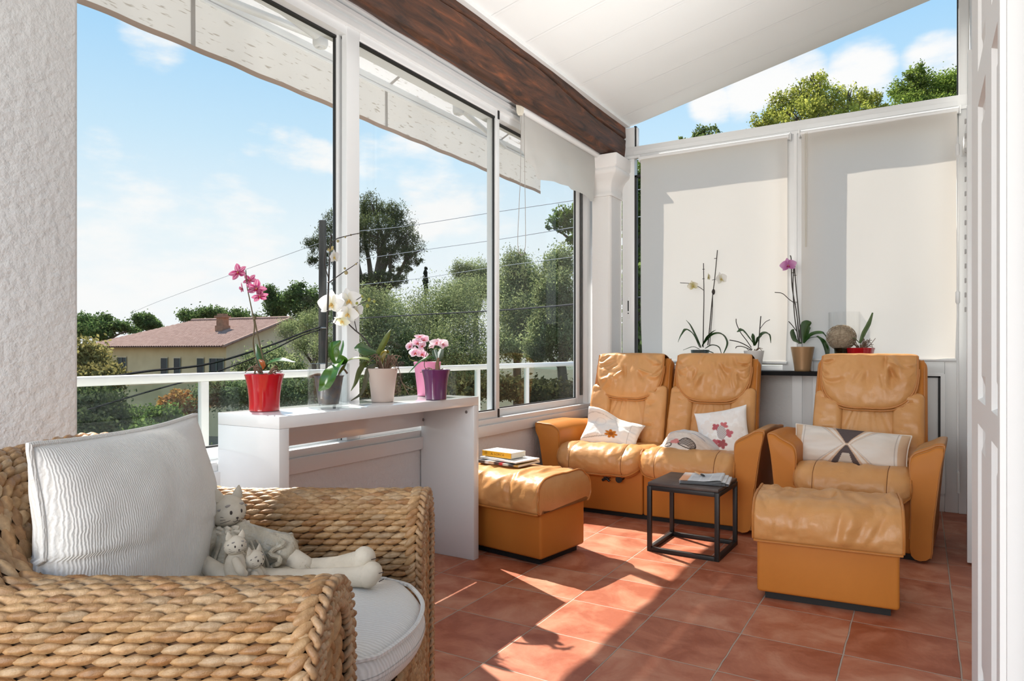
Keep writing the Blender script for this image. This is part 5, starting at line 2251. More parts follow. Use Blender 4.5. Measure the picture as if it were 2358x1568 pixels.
def cat_head(parent, c, r, look, m=None):
    """round cloth head with ears, stitched eyes, nose and whiskers; look is the facing direction"""
    look = Vector(look).normalized()
    side = Vector((0, 0, 1)).cross(look).normalized()
    up = look.cross(side)
    Mx = Matrix((look, side, up)).transposed()
    mb = MB()

    def fn(p):
        q = Vector(p)
        if q.x > 0:
            q.x *= .98 + .10 * math.exp(-((q.z + r * .25) / (r * .45)) ** 2 - (q.y / (r * .5)) ** 2)
        q.y *= 1.06 - .12 * q.z / r * .5
        return q
    ellipsoid(mb, c, r, r * 1.04, r * .98, rot=Mx, nu=24, nv=16, fn=fn)
    for s in (-1, 1):
        b = c + up * r * .70 + side * s * r * .56
        tip = c + up * r * 1.48 + side * s * r * .72 - look * r * .08
        secs = []
        for t, w in ((0, .40), (.4, .34), (.75, .18), (1, .03)):
            q = b.lerp(tip, t)
            secs.append([q + side * (r * w * math.cos(a)) + look * (r * w * .45 * math.sin(a)) for a in [2 * math.pi * k / 10 for k in range(10)]])
        loft(mb, secs)
    h = mb.build('head', m or M_DOLL, parent)
    mb = MB()
    for s in (-1, 1):
        e = c + look * r * .90 + side * s * r * .33 + up * r * .16
        ellipsoid(mb, e, r * .10, r * .085, r * .13, rot=Mx, nu=10, nv=8)
    mb.build('eyes', M_INK, h)
    mb = MB()
    nn_ = c + look * r * 1.075 - up * r * .16
    ellipsoid(mb, nn_, r * .06, r * .085, r * .06, rot=Mx, nu=8, nv=6)
    tube(mb, [nn_, nn_ - up * r * .14 + look * r * .005], r * .018, 5)
    for s in (-1, 1):
        tube(mb, spline([nn_ - up * r * .14, nn_ - up * r * .22 + side * s * r * .12 - look * r * .02, nn_ - up * r * .19 + side * s * r * .23 - look * r * .06], 4), r * .016, 5)
        for k in (-1, 0, 1):
            a = c + look * r * .93 + side * s * r * .34 - up * r * (.22 + .07 * k)
            tube(mb, [a, c + look * r * .66 + side * s * r * .86 - up * r * (.26 + .20 * k)], r * .013, 4)
    mb.build('stitched_face', M_INK, h)
    mb = MB()
    for s in (-1, 1):
        for k in range(3):
            w = .55 + .42 * k
            p = c + (look * math.cos(w * 1.1) + side * s * math.sin(w * 1.1) * .85 + up * (.62 - .32 * k)).normalized() * r * .985
            ellipsoid(mb, p, r * .05, r * .22, r * .085, rot=Mx, nu=10, nv=6)
    mb.build('fur_patches', M_GREYFUR, h)
    return h


# coordinates below are (u, d, z) relative to the doll's base point
BU, BD, BZ = -.662, 1.650, .498
dl = doll_frame('cat_doll', 'large cream cat doll in a satin dress sitting against the white cushion', BU, BD, BZ)
V = lambda a, b, c: Vector((a, b, c * .80))
hc = V(-.028, .02, .205)
cat_head(dl, hc, .040, (.80, -.58, -.10))
# hair tuft
mb = MB()
rr = random.Random(8)
for k in range(46):
    a, b = rr.uniform(-1, 1), rr.uniform(-1, 1)
    p = hc + V(-.010 + .016 * a, -.010 + .016 * b, .036 - .008 * (a * a + b * b))
    ring = [p + V(math.cos(q) * .007, math.sin(q) * .005, math.sin(q * 2) * .004 + .003) for q in [k2 * 1.1 for k2 in range(6)]]
    tube(mb, ring, .0016, 4)
mb.build('curled_hair', M_DOLL, dl)
# body and dress
mb = MB()
secs = []
for z, rx, ry, ox in ((-.002, .088, .070, 0), (.03, .092, .074, 0), (.07, .074, .060, -.004), (.11, .056, .046, -.010), (.145, .044, .036, -.018), (.165, .030, .026, -.022)):
    secs.append([V(ox + rx * math.cos(a) * (1 + .05 * math.sin(9 * a + z * 30)), ry * math.sin(a) * (1 + .05 * math.cos(7 * a)), z) for a in [2 * math.pi * k / 36 for k in range(36)]])
loft(mb, secs)
mb.build('dress', M_SATIN, dl)
mb = MB()
for k in range(2):
    pts = []
    for q in range(73):
        a = 2 * math.pi * q / 72
        rad = .040 + .006 * k + .007 * math.sin(a * 14)
        pts.append(V(-.022 + rad * math.cos(a), .012 + rad * .85 * math.sin(a), .163 - .010 * k + .004 * math.sin(a * 14 + 1)))
    tube(mb, pts, .0055, 6)
mb.build('lace_collar', M_DOLL, dl)
mb = MB()
for k in range(7):
    a = -1.9 + k * .33
    pts = [V(.090 * math.cos(a) * w, .072 * math.sin(a) * w - .002, z) for z, w in ((.01, 1.03), (.05, .99), (.09, .83), (.13, .60))]
    tube(mb, spline(pts, 4), .0030, 5)
mb.build('dress_pleats', M_SATIN, dl)
mb = MB()
pts = []
for q in range(61):
    t_ = q / 60
    pts.append(V(.105 + .012 * math.sin(t_ * 40), .06 * math.cos(t_ * 6.283) * (1 + .12 * math.sin(t_ * 75)) + .03, .075 + .05 * math.sin(t_ * 6.283)))
tube(mb, pts, .006, 6)
mb.build('sleeve_ruffle', M_SATIN, dl)
# sleeves and arms
mb = MB()
limb(mb, [V(.015, .005, .145), V(.055, .02, .110), V(.095, .03, .080)], [.026, .036, .046])
mb.build('sleeve', M_SATIN, dl)
mb = MB()
limb(mb, [V(.085, .03, .085), V(.120, .025, .062), V(.160, .015, .040)], [.024, .027, .024])
for k in (-1, 0, 1):
    tube(mb, [V(.168, .003 + .010 * k, .052), V(.181, .004 + .008 * k, .036)], .0012, 4)
mb.build('arm', M_DOLL, dl)
mb = MB()
limb(mb, [V(-.045, -.020, .140), V(-.075, -.045, .095), V(-.070, -.060, .055)], [.024, .034, .040])
mb.build('sleeve', M_SATIN, dl)
mb = MB()
limb(mb, [V(-.055, -.060, .080), V(.000, -.082, .055), V(.052, -.085, .030)], [.020, .021, .017])
mb.build('arm', M_DOLL, dl)
# skirt over the lap
mb = MB()


def fs_(u, v):
    a = -.11 + .31 * u
    w = math.sin(math.pi * v)
    return V(a + .01 * math.sin(v * 20), -.105 + .20 * v, .012 + (.052 - .028 * u) * w + .006 * math.sin(u * 24 + v * 5) * w)


grid(mb, fs_, 50, 30)
mb.build('skirt', M_SATIN, dl)
# legs and feet
LV = lambda a, b, c: Vector((.06 + (a - .06) * .885, b, c * .80))
mb = MB()
limb(mb, [LV(.06, .02, .030), LV(.16, .025, .026), LV(.255, .018, .036), LV(.315, .012, .050)], [.028, .026, .025, .028])
limb(mb, [LV(.325, .012, .040), LV(.338, .010, .066)], [.031, .028])
mb.build('leg', M_DOLL, dl)
mb = MB()
limb(mb, [LV(.06, -.035, .024), LV(.18, -.030, .020), LV(.30, -.022, .022), LV(.345, -.02, .024)], [.025, .023, .023, .026])
limb(mb, [LV(.355, -.022, .024), LV(.366, -.020, .036)], [.027, .025])
mb.build('leg', M_DOLL, dl)
mb = MB()
for (c, r_) in ((LV(.352, .008, .060), .022), (LV(.379, -.024, .032), .020)):
    for k in (-1, 1):
        tube(mb, [c + LV(.004, -.026, .012 * k), c + LV(.014, -.012, .010 * k)], .0011, 4)
mb.build('toe_stitching', M_INK, dl)


def kitten(label, u, d, z, look):
    t = doll_frame('kitten_doll', label, u, d, z, group='kitten dolls in the cat doll lap')
    mb = MB()
    secs = []
    for zz, rx in ((-.045, .022), (-.02, .025), (.005, .020), (.022, .012)):
        secs.append([V(rx * math.cos(a), rx * .9 * math.sin(a), zz) for a in [2 * math.pi * k / 20 for k in range(20)]])
    loft(mb, secs)
    for s in (-1, 1):
        limb(mb, [V(.008, s * .018, .004), V(.020, s * .024, -.018), V(.026, s * .014, -.034)], [.009, .010, .008])
    mb.build('body', M_DOLL, t)
    cat_head(t, V(0, 0, .040), .0225, look)
    return t


kitten('small kitten doll held upright on the near side of the cat doll', BU + .036, BD - .092, BZ + .080, (.65, -.75, -.05))
kitten('small kitten doll with a ruffled collar further right in the cat doll lap', BU + .068, BD - .066, BZ + .040, (.95, -.45, -.1))
# ------------------------------------------------------------------ potted orchids
LG = ((.030, .095, .014), (.060, .170, .022))
LY = ((.11, .17, .03), (.20, .24, .06))
LD = ((.024, .070, .018), (.050, .125, .034))


def ribbon(mb, pts, widths, wdir, c0, c1, fold=.25, n=7, nv=6, thick=.0012):
    """strap leaf along pts; widths at the points; wdir = direction across the blade"""
    p = spline(pts, n)
    m = len(p)
    ww = []
    k = len(widths) - 1
    for i in range(m):
        t = i / (m - 1) * k
        j = min(k - 1, int(t))
        ww.append(widths[j] + (widths[j + 1] - widths[j]) * (t - j))
    wd = Vector(wdir).normalized()
    for side in (1, -1):
        vs, fs, cs = [], [], []
        for i in range(m):
            a = p[min(m - 1, i + 1)] - p[max(0, i - 1)]
            tg = a.normalized()
            w = (wd - tg * wd.dot(tg))
            w = w.normalized() if w.length > 1e-4 else Vector((1, 0, 0))
            nn = tg.cross(w)
            for j in range(nv + 1):
                b = -1 + 2 * j / nv
                vs.append(p[i] + w * (b * ww[i] / 2) + nn * (abs(b) * fold * ww[i] / 2 + side * thick * (1 - b * b)))
                t = .5 + .35 * nz((i * .3, b * 2, 1)) + (.25 if abs(b) < .1 else 0)
                cs.append(tuple(c0[q] + (c1[q] - c0[q]) * max(0, min(1, t)) for q in range(3)))
        for i in range(m - 1):
            for j in range(nv):
                q = i * (nv + 1) + j
                f = (q, q + nv + 1, q + nv + 2, q + 1)
                fs.append(f if side > 0 else f[::-1])
        mb.add(vs, fs, cs)


def petal(mb, c, d, w, n, L, Wd, colf, cup=.15, nu=8, nv=6, pointed=.5):
    """rounded petal from c along d, width direction w, face normal n"""
    for i_side in (0,):
        def f(u, v):
            a = u
            b = (v - .5) * 2
            ww = math.sin(math.pi * min(1, a ** pointed * .97 + .015)) ** .75 if pointed < 1 else math.sin(math.pi * (a * .96 + .02)) ** .8
            return c + d * (L * a) + w * (b * ww * Wd / 2) + n * (cup * L * (a * a * .6 - .15) + .10 * Wd * b * b * ww)
        grid(mb, f, nu, nv, col=lambda u, v: colf(u, (v - .5) * 2))


def mixc(a, b, t):
    t = max(0, min(1, t))
    return tuple(a[i] + (b[i] - a[i]) * t for i in range(3))


def flower(parent, off, c, face, size, colf, lip, spin=0.0, name='flower', narrow=False):
    """moth orchid bloom: three sepals, two broad petals and a lip"""
    face = Vector(face).normalized()
    up = Vector((0, 0, 1))
    up = (up - face * up.dot(face)).normalized()
    sd = up.cross(face)
    c = Vector(c)
    mb = MB()
    for ang, L, Wd, dn in ((90, .50, .36, -.002), (215, .48, .34, -.002), (325, .48, .34, -.002), (8, .54, .62 if not narrow else .30, .002), (172, .54, .62 if not narrow else .30, .002)):
        a = math.radians(ang + spin)
        d = sd * math.cos(a) + up * math.sin(a)
        w = face.cross(d)
        petal(mb, c + face * dn, d, w, face, L * size, Wd * size, colf, cup=.20, pointed=.62 if not narrow else .9)
    o = mb.build(name, M_PETAL, parent, sharp=0, off=off)
    mb = MB()
    d = (-up + face * .5).normalized()
    for s in (-1, 1):
        petal(mb, c + face * .01 * size, (d + sd * s * .5).normalized(), face.cross(d).normalized(), face, .22 * size, .13 * size, lambda u, v: lip, cup=.3)
    ellipsoid(mb, c + face * .05 * size - up * .02 * size, .045 * size, .045 * size, .06 * size, nu=10, nv=7, col=lambda u, v: mixc(lip, (.8, .6, .2), .5))
    mb.build('lip', M_PETAL, o, sharp=0, off=off)
    return o


def buds(mb, pts, r, col):
    for p in pts:
        ellipsoid(mb, p, r, r, r * 1.35, nu=9, nv=7, col=col)


def roots(parent, c, r, off, n, seed, h=.03, name='aerial_roots'):
    q = random.Random(seed)
    mb = MB()
    for k in range(n):
        a = q.uniform(0, 6.28)
        p0 = Vector(c) + Vector((math.cos(a) * r * .15, math.sin(a) * r * .15, .004))
        p1 = Vector(c) + Vector((math.cos(a) * r * .6, math.sin(a) * r * .6, q.uniform(.2, 1.0) * h))
        p2 = Vector(c) + Vector((math.cos(a + q.uniform(-.5, .5)) * r * q.uniform(.75, 1.15), math.sin(a) * r * q.uniform(.7, 1.1), q.uniform(-.1, 1.0) * h))
        tube(mb, spline([p0, p1, p2], 5), [.0030 * (1 - .05 * i) for i in range(11)], 6)
    return mb.build(name, M_ROOT, parent, off=off)


def stake_clip(mb, p):
    tube(mb, [p + Vector((-.008, 0, 0)), p + Vector((.008, 0, 0))], .0025, 5)


def pot_obj(parent, prof, m, off_c, name='pot'):
    mb = MB()
    lathe(mb, prof, off_c, 48)
    return mb.build(name, m, parent, sharp=50)


def pot_prof(rb, rt, h, flare=.5, wall=.005):
    out = [(rb - .004, 0), (rb, .003)]
    for i in range(1, 13):
        t = i / 12
        out.append((rb + (rt - rb) * (t ** (1 / flare) if flare < 1 else t ** flare), .003 + (h - .003) * t))
    out.append((rt - wall * .4, h + .002))
    out.append((rt - wall, h))
    for i in range(11, 3, -1):
        t = i / 12
        out.append((rb + (rt - rb) * (t ** (1 / flare) if flare < 1 else t ** flare) - wall, .003 + (h - .003) * t))
    return out


def soil(parent, r, z, m=None):
    mb = MB()
    prof = [(.0001, z + .006)]
    vs = [(0, 0, z + .006)]
    fs = []
    nr, ns = 5, 24
    for i in range(1, nr + 1):
        for k in range(ns):
            a = 2 * math.pi * k / ns
            q = r * i / nr
            vs.append((q * math.cos(a), q * math.sin(a), z + .006 * nz((q * 60, a * 3, z * 9))))
    for k in range(ns):
        fs.append((0, 1 + k, 1 + (k + 1) % ns))
    for i in range(nr - 1):
        for k in range(ns):
            a, b = 1 + i * ns + k, 1 + i * ns + (k + 1) % ns
            fs.append((a, a + ns, b + ns, b))
    mb.add(vs, fs)
    return mb.build('bark_soil', m or M_SOIL, parent)


OG = 'potted orchids'
ZC_ = .8205        # console top
M_RED = simple('glossy_red_glaze', (.38, .004, .011), .12, coat=.6)
M_BEIGE = simple('pale_pink_beige_glaze', (.63, .49, .42), .45)
M_PURPLE = simple('glossy_purple_glaze', (.105, .022, .088), .15, coat=.5)
M_PINK = simple('pink_glaze', (.74, .26, .42), .35)
M_INNERPOT = simple('smoky_plastic_pot', (.075, .08, .10), .3, var=(40, (.16, .12, .09)))


def at_pot(base):
    d0 = depth(base)

    def Q(x, y, dd=0.0):
        return P(x, y, d0 + dd)
    return d0, Q


# --- red pot, magenta flowers
base = onz(609, 946, ZC_)
t = thing('potted_orchid', 'magenta orchid in a glossy red pot at the near end of the white console', 'potted plant', base, group=OG)
off = tuple(base)
d0, Q = at_pot(base)
pot_obj(t, pot_prof(.056, .073, .140, .42), M_RED, (0, 0, 0))
soil(t, .066, .122)
roots(t, base + Vector((0, 0, .128)), .066, off, 16, 1, .05)
mb = MB()
tube(mb, spline([Q(600, 858), Q(590, 825, .01), Q(583, 790), Q(586, 752), Q(583, 730), Q(575, 690), Q(569, 660), Q(566, 622)], 6), [.0035 - .0018 * i / 42 for i in range(43)], 7)
mb.build('flower_stem', M_STEM, t, off=off)
mb = MB()
tube(mb, spline([Q(612, 850), Q(604, 818), Q(594, 775), Q(586, 735)], 6), .0028, 7)
tube(mb, [Q(586, 736, -.004), Q(586, 728, -.004)], .007, 8)
mb.build('support_stick', M_STEM, t, off=off)
mb = MB()
ribbon(mb, [Q(608, 852), Q(622, 836, -.02), Q(645, 830, -.04), Q(680, 834, -.06)], [.02, .036, .034, .006], F3 + U3 * .4, *LG)
mb.build('leaf', M_LEAF, t, sharp=0, off=off)
mb = MB()
ribbon(mb, [Q(606, 845), Q(596, 815, .01), Q(590, 792, .01)], [.02, .026, .006], R3 + F3 * .6, *LG)
mb.build('leaf', M_LEAF, t, sharp=0, off=off)
mb = MB()
ribbon(mb, [Q(608, 850), Q(603, 835, -.01), Q(596, 828, -.01)], [.015, .022, .006], R3, (.45, .10, .03), (.50, .18, .05))
mb.build('leaf', M_LEAF, t, sharp=0, off=off)['label'] = 'orange withered leaf'
mg = lambda u, v: mixc(mixc((.30, .012, .09), (.42, .07, .20), u), (.72, .42, .52), .8 * max(0, math.sin(v * 11 + u * 2)))
for (x, y, dd, fc, s, sp) in ((549, 627, -.01, (-.3, -1, .2), .075, 20), (590, 664, -.015, (.5, -1, .05), .072, -10), (575, 645, .01, (.3, -.6, .3), .055, 40), (557, 664, .0, (-.8, -.6, -.1), .045, 0), (598, 682, -.01, (.6, -.8, -.5), .060, 15)):
    flower(t, off, Q(x, y, dd), R3 * fc[0] + F3 * fc[1] + U3 * fc[2], s, mg, (.45, .02, .10), sp, narrow=True)

# --- glass vase with an inner pot and a tall dark stem
base = onz(757, 938, ZC_)
t = thing('potted_orchid', 'tall orchid with big shiny leaves standing in a clear glass cylinder', 'potted plant', base, group=OG)
off = tuple(base)
d0, Q = at_pot(base)
mb = MB()
rg, hg = .082, .178
lathe(mb, [(rg - .003, 0), (rg, .004), (rg, hg), (rg - .0025, hg + .001), (rg - .005, hg), (rg - .005, .012), (.001, .012)], (0, 0, 0), 48)
mb.build('glass_cylinder', M_CLEAR, t, sharp=50)
o = pot_obj(t, [(.040, .014)] + [(.040 + .018 * i / 10, .014 + .112 * i / 10) for i in range(11)] + [(.061, .126), (.061, .130), (.054, .128), (.052, .11)], M_INNERPOT, (0, 0, 0), 'inner_pot')
soil(o, .053, .112)
mb = MB()
tube(mb, spline([Q(712, 868), Q(735, 862), Q(750, 872), Q(762, 880)], 5), .006, 7)
tube(mb, spline([Q(778, 866), Q(790, 850), Q(800, 860)], 5), .004, 7)
mb.build('aerial_roots', M_ROOT, t, off=off)
mb = MB()
tube(mb, spline([Q(752, 880), Q(752, 800), Q(755, 700, .01), Q(757, 640, .01), Q(761, 560, .01), Q(763, 540)], 6), [.0050 - .0025 * i / 30 for i in range(31)], 8)
tube(mb, spline([Q(758, 645, .01), Q(748, 610), Q(750, 580), Q(755, 565)], 5), .0022, 6)
tube(mb, spline([Q(763, 560), Q(775, 550), Q(800, 543), Q(822, 538, -.02), Q(832, 537, -.02)], 6), [.0026 - .0012 * i / 24 for i in range(25)], 6)
tube(mb, spline([Q(759, 650, .01), Q(775, 638), Q(795, 624), Q(812, 613), Q(824, 604)], 6), [.0026 - .0012 * i / 24 for i in range(25)], 6)
stake_clip(mb, Q(757, 650))
stake_clip(mb, Q(756, 716))
tube(mb, spline([Q(741, 756), Q(760, 755), Q(770, 745), Q(776, 735), Q(785, 733)], 5), .0014, 5)
mb.build('flower_stem', M_DARKSTEM, t, off=off)
mb = MB()
for p, r in (((795, 546), .004), ((808, 541), .004), ((824, 538), .003), ((794, 618), .005), ((797, 628), .008), ((820, 608), .004), ((778, 555), .006)):
    ellipsoid(mb, Q(*p), r, r, r, nu=9, nv=6, col=(.30, .24, .12))
mb.build('buds', simple('bud', (.30, .25, .12), .7), t, off=off)
LB = ((.028, .105, .010), (.085, .230, .018))
mb = MB()
ribbon(mb, [Q(776, 838, .01), Q(768, 820, .01), Q(768, 800, .0), Q(784, 785, -.01)], [.022, .052, .055, .008], R3 * .9 - F3 * .3, *LB, fold=.3, nv=8)
mb.build('leaf', M_LEAF, t, sharp=0, off=off)
mb = MB()
ribbon(mb, [Q(775, 835, -.02), Q(782, 815, -.03), Q(788, 795, -.03), Q(790, 784, -.03)], [.024, .034, .026, .006], R3 * .5 - F3, *LB, fold=.35, nv=8)
mb.build('leaf', M_LEAF, t, sharp=0, off=off)
mb = MB()
ribbon(mb, [Q(784, 832, -.03), Q(780, 840, -.07), Q(766, 858, -.10), Q(750, 882, -.11), Q(734, 900, -.105)], [.020, .062, .070, .055, .006], R3 + U3 * .55, *LB, fold=.30, nv=8)
mb.build('leaf', M_LEAF, t, sharp=0, off=off)
mb = MB()
ribbon(mb, [Q(775, 838, -.02), Q(785, 828, -.04), Q(797, 838, -.05), Q(780, 862, -.06)], [.02, .040, .038, .01], U3 + R3 * .5 - F3 * .3, *LB, fold=.25, nv=8)
mb.build('leaf', M_LEAF, t, sharp=0, off=off)
mb = MB()
ribbon(mb, [Q(790, 836), Q(815, 826, -.01), Q(845, 828, -.02), Q(853, 836, -.02)], [.012, .026, .030, .006], F3 + U3 * .3, *LY)
mb.build('leaf', M_LEAF, t, sharp=0, off=off)
wf = lambda u, v: mixc((.72, .68, .50), (.90, .89, .87), u * 2.5)
flower(t, off, Q(769, 592, -.01), R3 * .9 - F3 * .4 + U3 * -.1, .062, wf, (.80, .60, .22), 10)
flower(t, off, Q(762, 574, .01), -R3 * .3 - F3 * .8 + U3 * .5, .030, lambda u, v: (.55, .45, .22), (.4, .3, .1), 40)

# --- pale beige pot, white flowers arching to the left
base = onz(881, 925, ZC_)
t = thing('potted_orchid', 'white flowered orchid in a pale pink beige pot in the middle of the console', 'potted plant', base, group=OG)
off = tuple(base)
d0, Q = at_pot(base)
pot_obj(t, pot_prof(.050, .068, .149, .75), M_BEIGE, (0, 0, 0))
soil(t, .06, .132)
roots(t, base + Vector((0.01, 0, .14)), .07, off, 26, 5, .075)
mb = MB()
tube(mb, spline([Q(872, 842), Q(850, 795), Q(835, 775), Q(815, 758), Q(800, 742), Q(790, 720)], 6), [.0038 - .0012 * i / 30 for i in range(31)], 7)
tube(mb, spline([Q(822, 765), Q(817, 742), Q(815, 732)], 5), .002, 6)
tube(mb, spline([Q(800, 742), Q(780, 722), Q(776, 712)], 5), .002, 6)
tube(mb, spline([Q(785, 716), Q(820, 705), Q(846, 692), Q(862, 690)], 5), .0018, 6)
tube(mb, spline([Q(780, 712), Q(812, 696), Q(834, 682)], 5), .0018, 6)
mb.build('flower_stem', M_DARKSTEM, t, off=off)
mb = MB()
for p, r in (((834, 682), .006), ((850, 690), .008), ((846, 704), .008), ((862, 694), .006), ((815, 733), .008), ((792, 728), .006), ((822, 700), .009), ((806, 692), .006)):
    ellipsoid(mb, Q(*p), r, r, r * 1.2, nu=9, nv=6)
mb.build('buds', simple('green_bud', (.26, .27, .05), .6), t, off=off)
lipw = (.78, .55, .22)
for (x, y, dd, fc, s, sp) in ((764, 700, -.03, (-.25, -1, .1), .125, 0), (803, 692, -.01, (.35, -1, .15), .115, 12), (800, 722, -.03, (.2, -1, -.25), .095, -14), (787, 738, -.045, (-.1, -.7, -.7), .075, 180), (820, 716, .02, (.9, -.6, 0), .08, 20)):
    flower(t, off, Q(x, y, dd), R3 * fc[0] + F3 * fc[1] + U3 * fc[2], s, wf if y < 735 else (lambda u, v: mixc((.80, .76, .48), (.88, .87, .78), u)), lipw, sp)
for pts, ws, wd, cc in (([Q(868, 812), Q(845, 806, -.02), Q(828, 800, -.03), Q(816, 803, -.03)], [.01, .048, .050, .012], U3 + F3 * .4, LG),
                        ([Q(870, 815), Q(882, 795), Q(892, 775), Q(900, 758)], [.022, .030, .026, .004], R3 + F3 * .5, LY),
                        ([Q(872, 830), Q(845, 832, -.02), Q(828, 850, -.03), Q(818, 880, -.03), Q(808, 900, -.03)], [.014, .034, .040, .024, .004], F3 + R3 * .6, LY),
                        ([Q(875, 835), Q(850, 850, -.03), Q(842, 875, -.04), Q(832, 905, -.04), Q(808, 923, -.05)], [.014, .026, .022, .014, .004], R3 + F3 * .4, ((.10, .10, .045), (.17, .16, .07))),
                        ([Q(876, 838), Q(880, 818), Q(890, 808), Q(895, 812)], [.02, .034, .030, .006], R3 - F3 * .5, ((.22, .18, .02), (.32, .24, .03))),
                        ([Q(868, 825), Q(855, 823, -.02), Q(840, 826, -.03)], [.014, .03, .02], F3 + U3 * .3, LG)):
    mb = MB()
    ribbon(mb, pts, ws, wd, *cc)
    mb.build('leaf', M_LEAF, t, sharp=0, off=off)
mb = MB()
tube(mb, spline([Q(905, 846), Q(918, 850), Q(925, 878), Q(936, 890), Q(952, 898)], 5), .0016, 5)
tube(mb, spline([Q(925, 880), Q(934, 895), Q(941, 908)], 5), .0016, 5)
mb.build('trailing_root', M_ROOT, t, off=off)

# --- pink pot behind, dense pink flowers
base = onz(984, 911, ZC_)
t = thing('potted_orchid', 'pink spotted orchid in a tall pink pot half hidden behind the purple pot', 'potted plant', base, group=OG)
off = tuple(base)
d0, Q = at_pot(base)
pot_obj(t, pot_prof(.050, .070, .172, .8), M_PINK, (0, 0, 0))
soil(t, .06, .155)
pk = lambda u, v: mixc(mixc((.70, .22, .38), (.88, .66, .74), u), (.92, .86, .88), abs(v) ** 2)
mb = MB()
tube(mb, spline([base + Vector((0, 0, .15)), Q(978, 800), Q(968, 785)], 5), .003, 6)
mb.build('flower_stem', M_STEM, t, off=off)
for (x, y, dd, fc, s, sp) in ((945, 797, 0, (-.7, -.8, .2), .062, 10), (962, 790, -.02, (-.2, -1, .3), .062, -20), (976, 783, .0, (.4, -.8, .5), .062, 30), (957, 812, -.03, (-.2, -1, -.1), .066, 5), (972, 815, -.03, (.2, -1, -.2), .060, -12), (972, 796, -.03, (.5, -.9, 0), .050, 45), (967, 776, 0, (0, -.5, .9), .058, 0)):
    flower(t, off, Q(x, y, dd), R3 * fc[0] + F3 * fc[1] + U3 * fc[2], s, pk, (.60, .04, .06), sp)
mb = MB()
ribbon(mb, [Q(960, 832), Q(946, 828), Q(941, 820), Q(944, 816)], [.012, .02, .016, .004], F3, *LY)
mb.build('leaf', M_LEAF, t, sharp=0, off=off)

# --- purple pot in front
base = onz(1004, 920, ZC_)
t = thing('potted_orchid', 'small pale pink orchid in a glossy purple pot at the far end of the console', 'potted plant', base, group=OG)
off = tuple(base)
d0, Q = at_pot(base)
pot_obj(t, pot_prof(.050, .068, .140, .42), M_PURPLE, (0, 0, 0))
soil(t, .06, .124)
roots(t, base + Vector((0, 0, .128)), .06, off, 12, 9, .022)
mb = MB()
tube(mb, spline([Q(1008, 852), Q(1007, 838), Q(1010, 824)], 5), [.012 - .0006 * i for i in range(11)], 8)
mb.build('woody_base', simple('woody_brown', (.20, .12, .07), .9), t, off=off)
mb = MB()
tube(mb, spline([Q(980, 850), Q(977, 838), Q(982, 815), Q(988, 800), Q(1004, 794)], 5), .0018, 6)
mb.build('flower_stem', M_STEM, t, off=off)
mb = MB()
ribbon(mb, [Q(1000, 824), Q(985, 822, -.02), Q(965, 832, -.03), Q(950, 848, -.04), Q(942, 858, -.04)], [.014, .024, .026, .018, .003], F3 + U3 * .5, *LG)
mb.build('leaf', M_LEAF, t, sharp=0, off=off)
for pts, ws, wd in (([Q(1008, 832), Q(1002, 818), Q(999, 805)], [.02, .036, .024], R3 - F3 * .3), ([Q(1010, 830), Q(1014, 818), Q(1018, 804)], [.02, .034, .020], R3 + F3 * .3)):
    mb = MB()
    ribbon(mb, pts, ws, wd, (.07, .13, .09), (.14, .20, .13), fold=.35)
    mb.build('leaf', M_LEAF, t, sharp=0, off=off)
pk2 = lambda u, v: mixc((.80, .42, .55), (.90, .78, .80), u * 1.6)
for (x, y, dd, fc, s, sp) in ((1006, 790, 0, (-.1, -.6, .7), .070, 0), (1020, 793, .0, (.5, -.6, .5), .066, 25), (996, 796, .01, (-.6, -.5, .5), .05, 0)):
    flower(t, off, Q(x, y, dd), R3 * fc[0] + F3 * fc[1] + U3 * fc[2], s, pk2, (.45, .05, .15), sp)

# ------------------------------------------------------------------ plants on the far shelf
ZS = .9085
YP = 5.125
M_WHITEPOT = simple('matte_white_pot', (.72, .70, .68), .5)
M_GOLD = simple('bronze_gold_pot', (.40, .245, .125), .38, metal=.35)
M_SMOKE = glassy('smoky_glass_pot', (.50, .54, .55), .05)


def shelf_at(xpix, y=YP):
    b = ony(xpix, 820, y)
    return Vector((b.x, y, ZS))


SG = 'orchids on the far shelf'
# smoky glass pot, tall white flowers
base = shelf_at(1612)
t = thing('potted_orchid', 'tall orchid with three cream flowers in a smoky glass pot on the far shelf', 'potted plant', base, group=SG)
off = tuple(base)
d0, Q = at_pot(base)
pot_obj(t, pot_prof(.055, .068, .148, .8), M_SMOKE, (0, 0, 0))
soil(t, .055, .125)
mb = MB()
tube(mb, spline([Q(1619, 800), Q(1620, 740), Q(1621, 680), Q(1620, 606)], 6), [.0040 - .001 * i / 18 for i in range(19)], 7)
tube(mb, spline([Q(1630, 795), Q(1635, 745), Q(1640, 690), Q(1646, 640), Q(1652, 576)], 6), [.0042 - .001 * i / 24 for i in range(25)], 7)
tube(mb, spline([Q(1634, 795), Q(1640, 720), Q(1641, 680)], 6), .003, 6)
tube(mb, spline([Q(1620, 668), Q(1608, 660), Q(1590, 653), Q(1566, 651)], 6), .0022, 6)
tube(mb, spline([Q(1640, 645), Q(1652, 642), Q(1660, 640)], 5), .002, 6)
for p in ((1620, 620), (1620, 642), (1647, 595), (1641, 672)):
    stake_clip(mb, Q(*p))
ellipsoid(mb, Q(1643, 672), .012, .012, .022, nu=9, nv=7)
mb.build('flower_stem', M_DARKSTEM, t, off=off)
cf = lambda u, v: mixc((.60, .55, .22), (.84, .80, .68), u * 1.5)
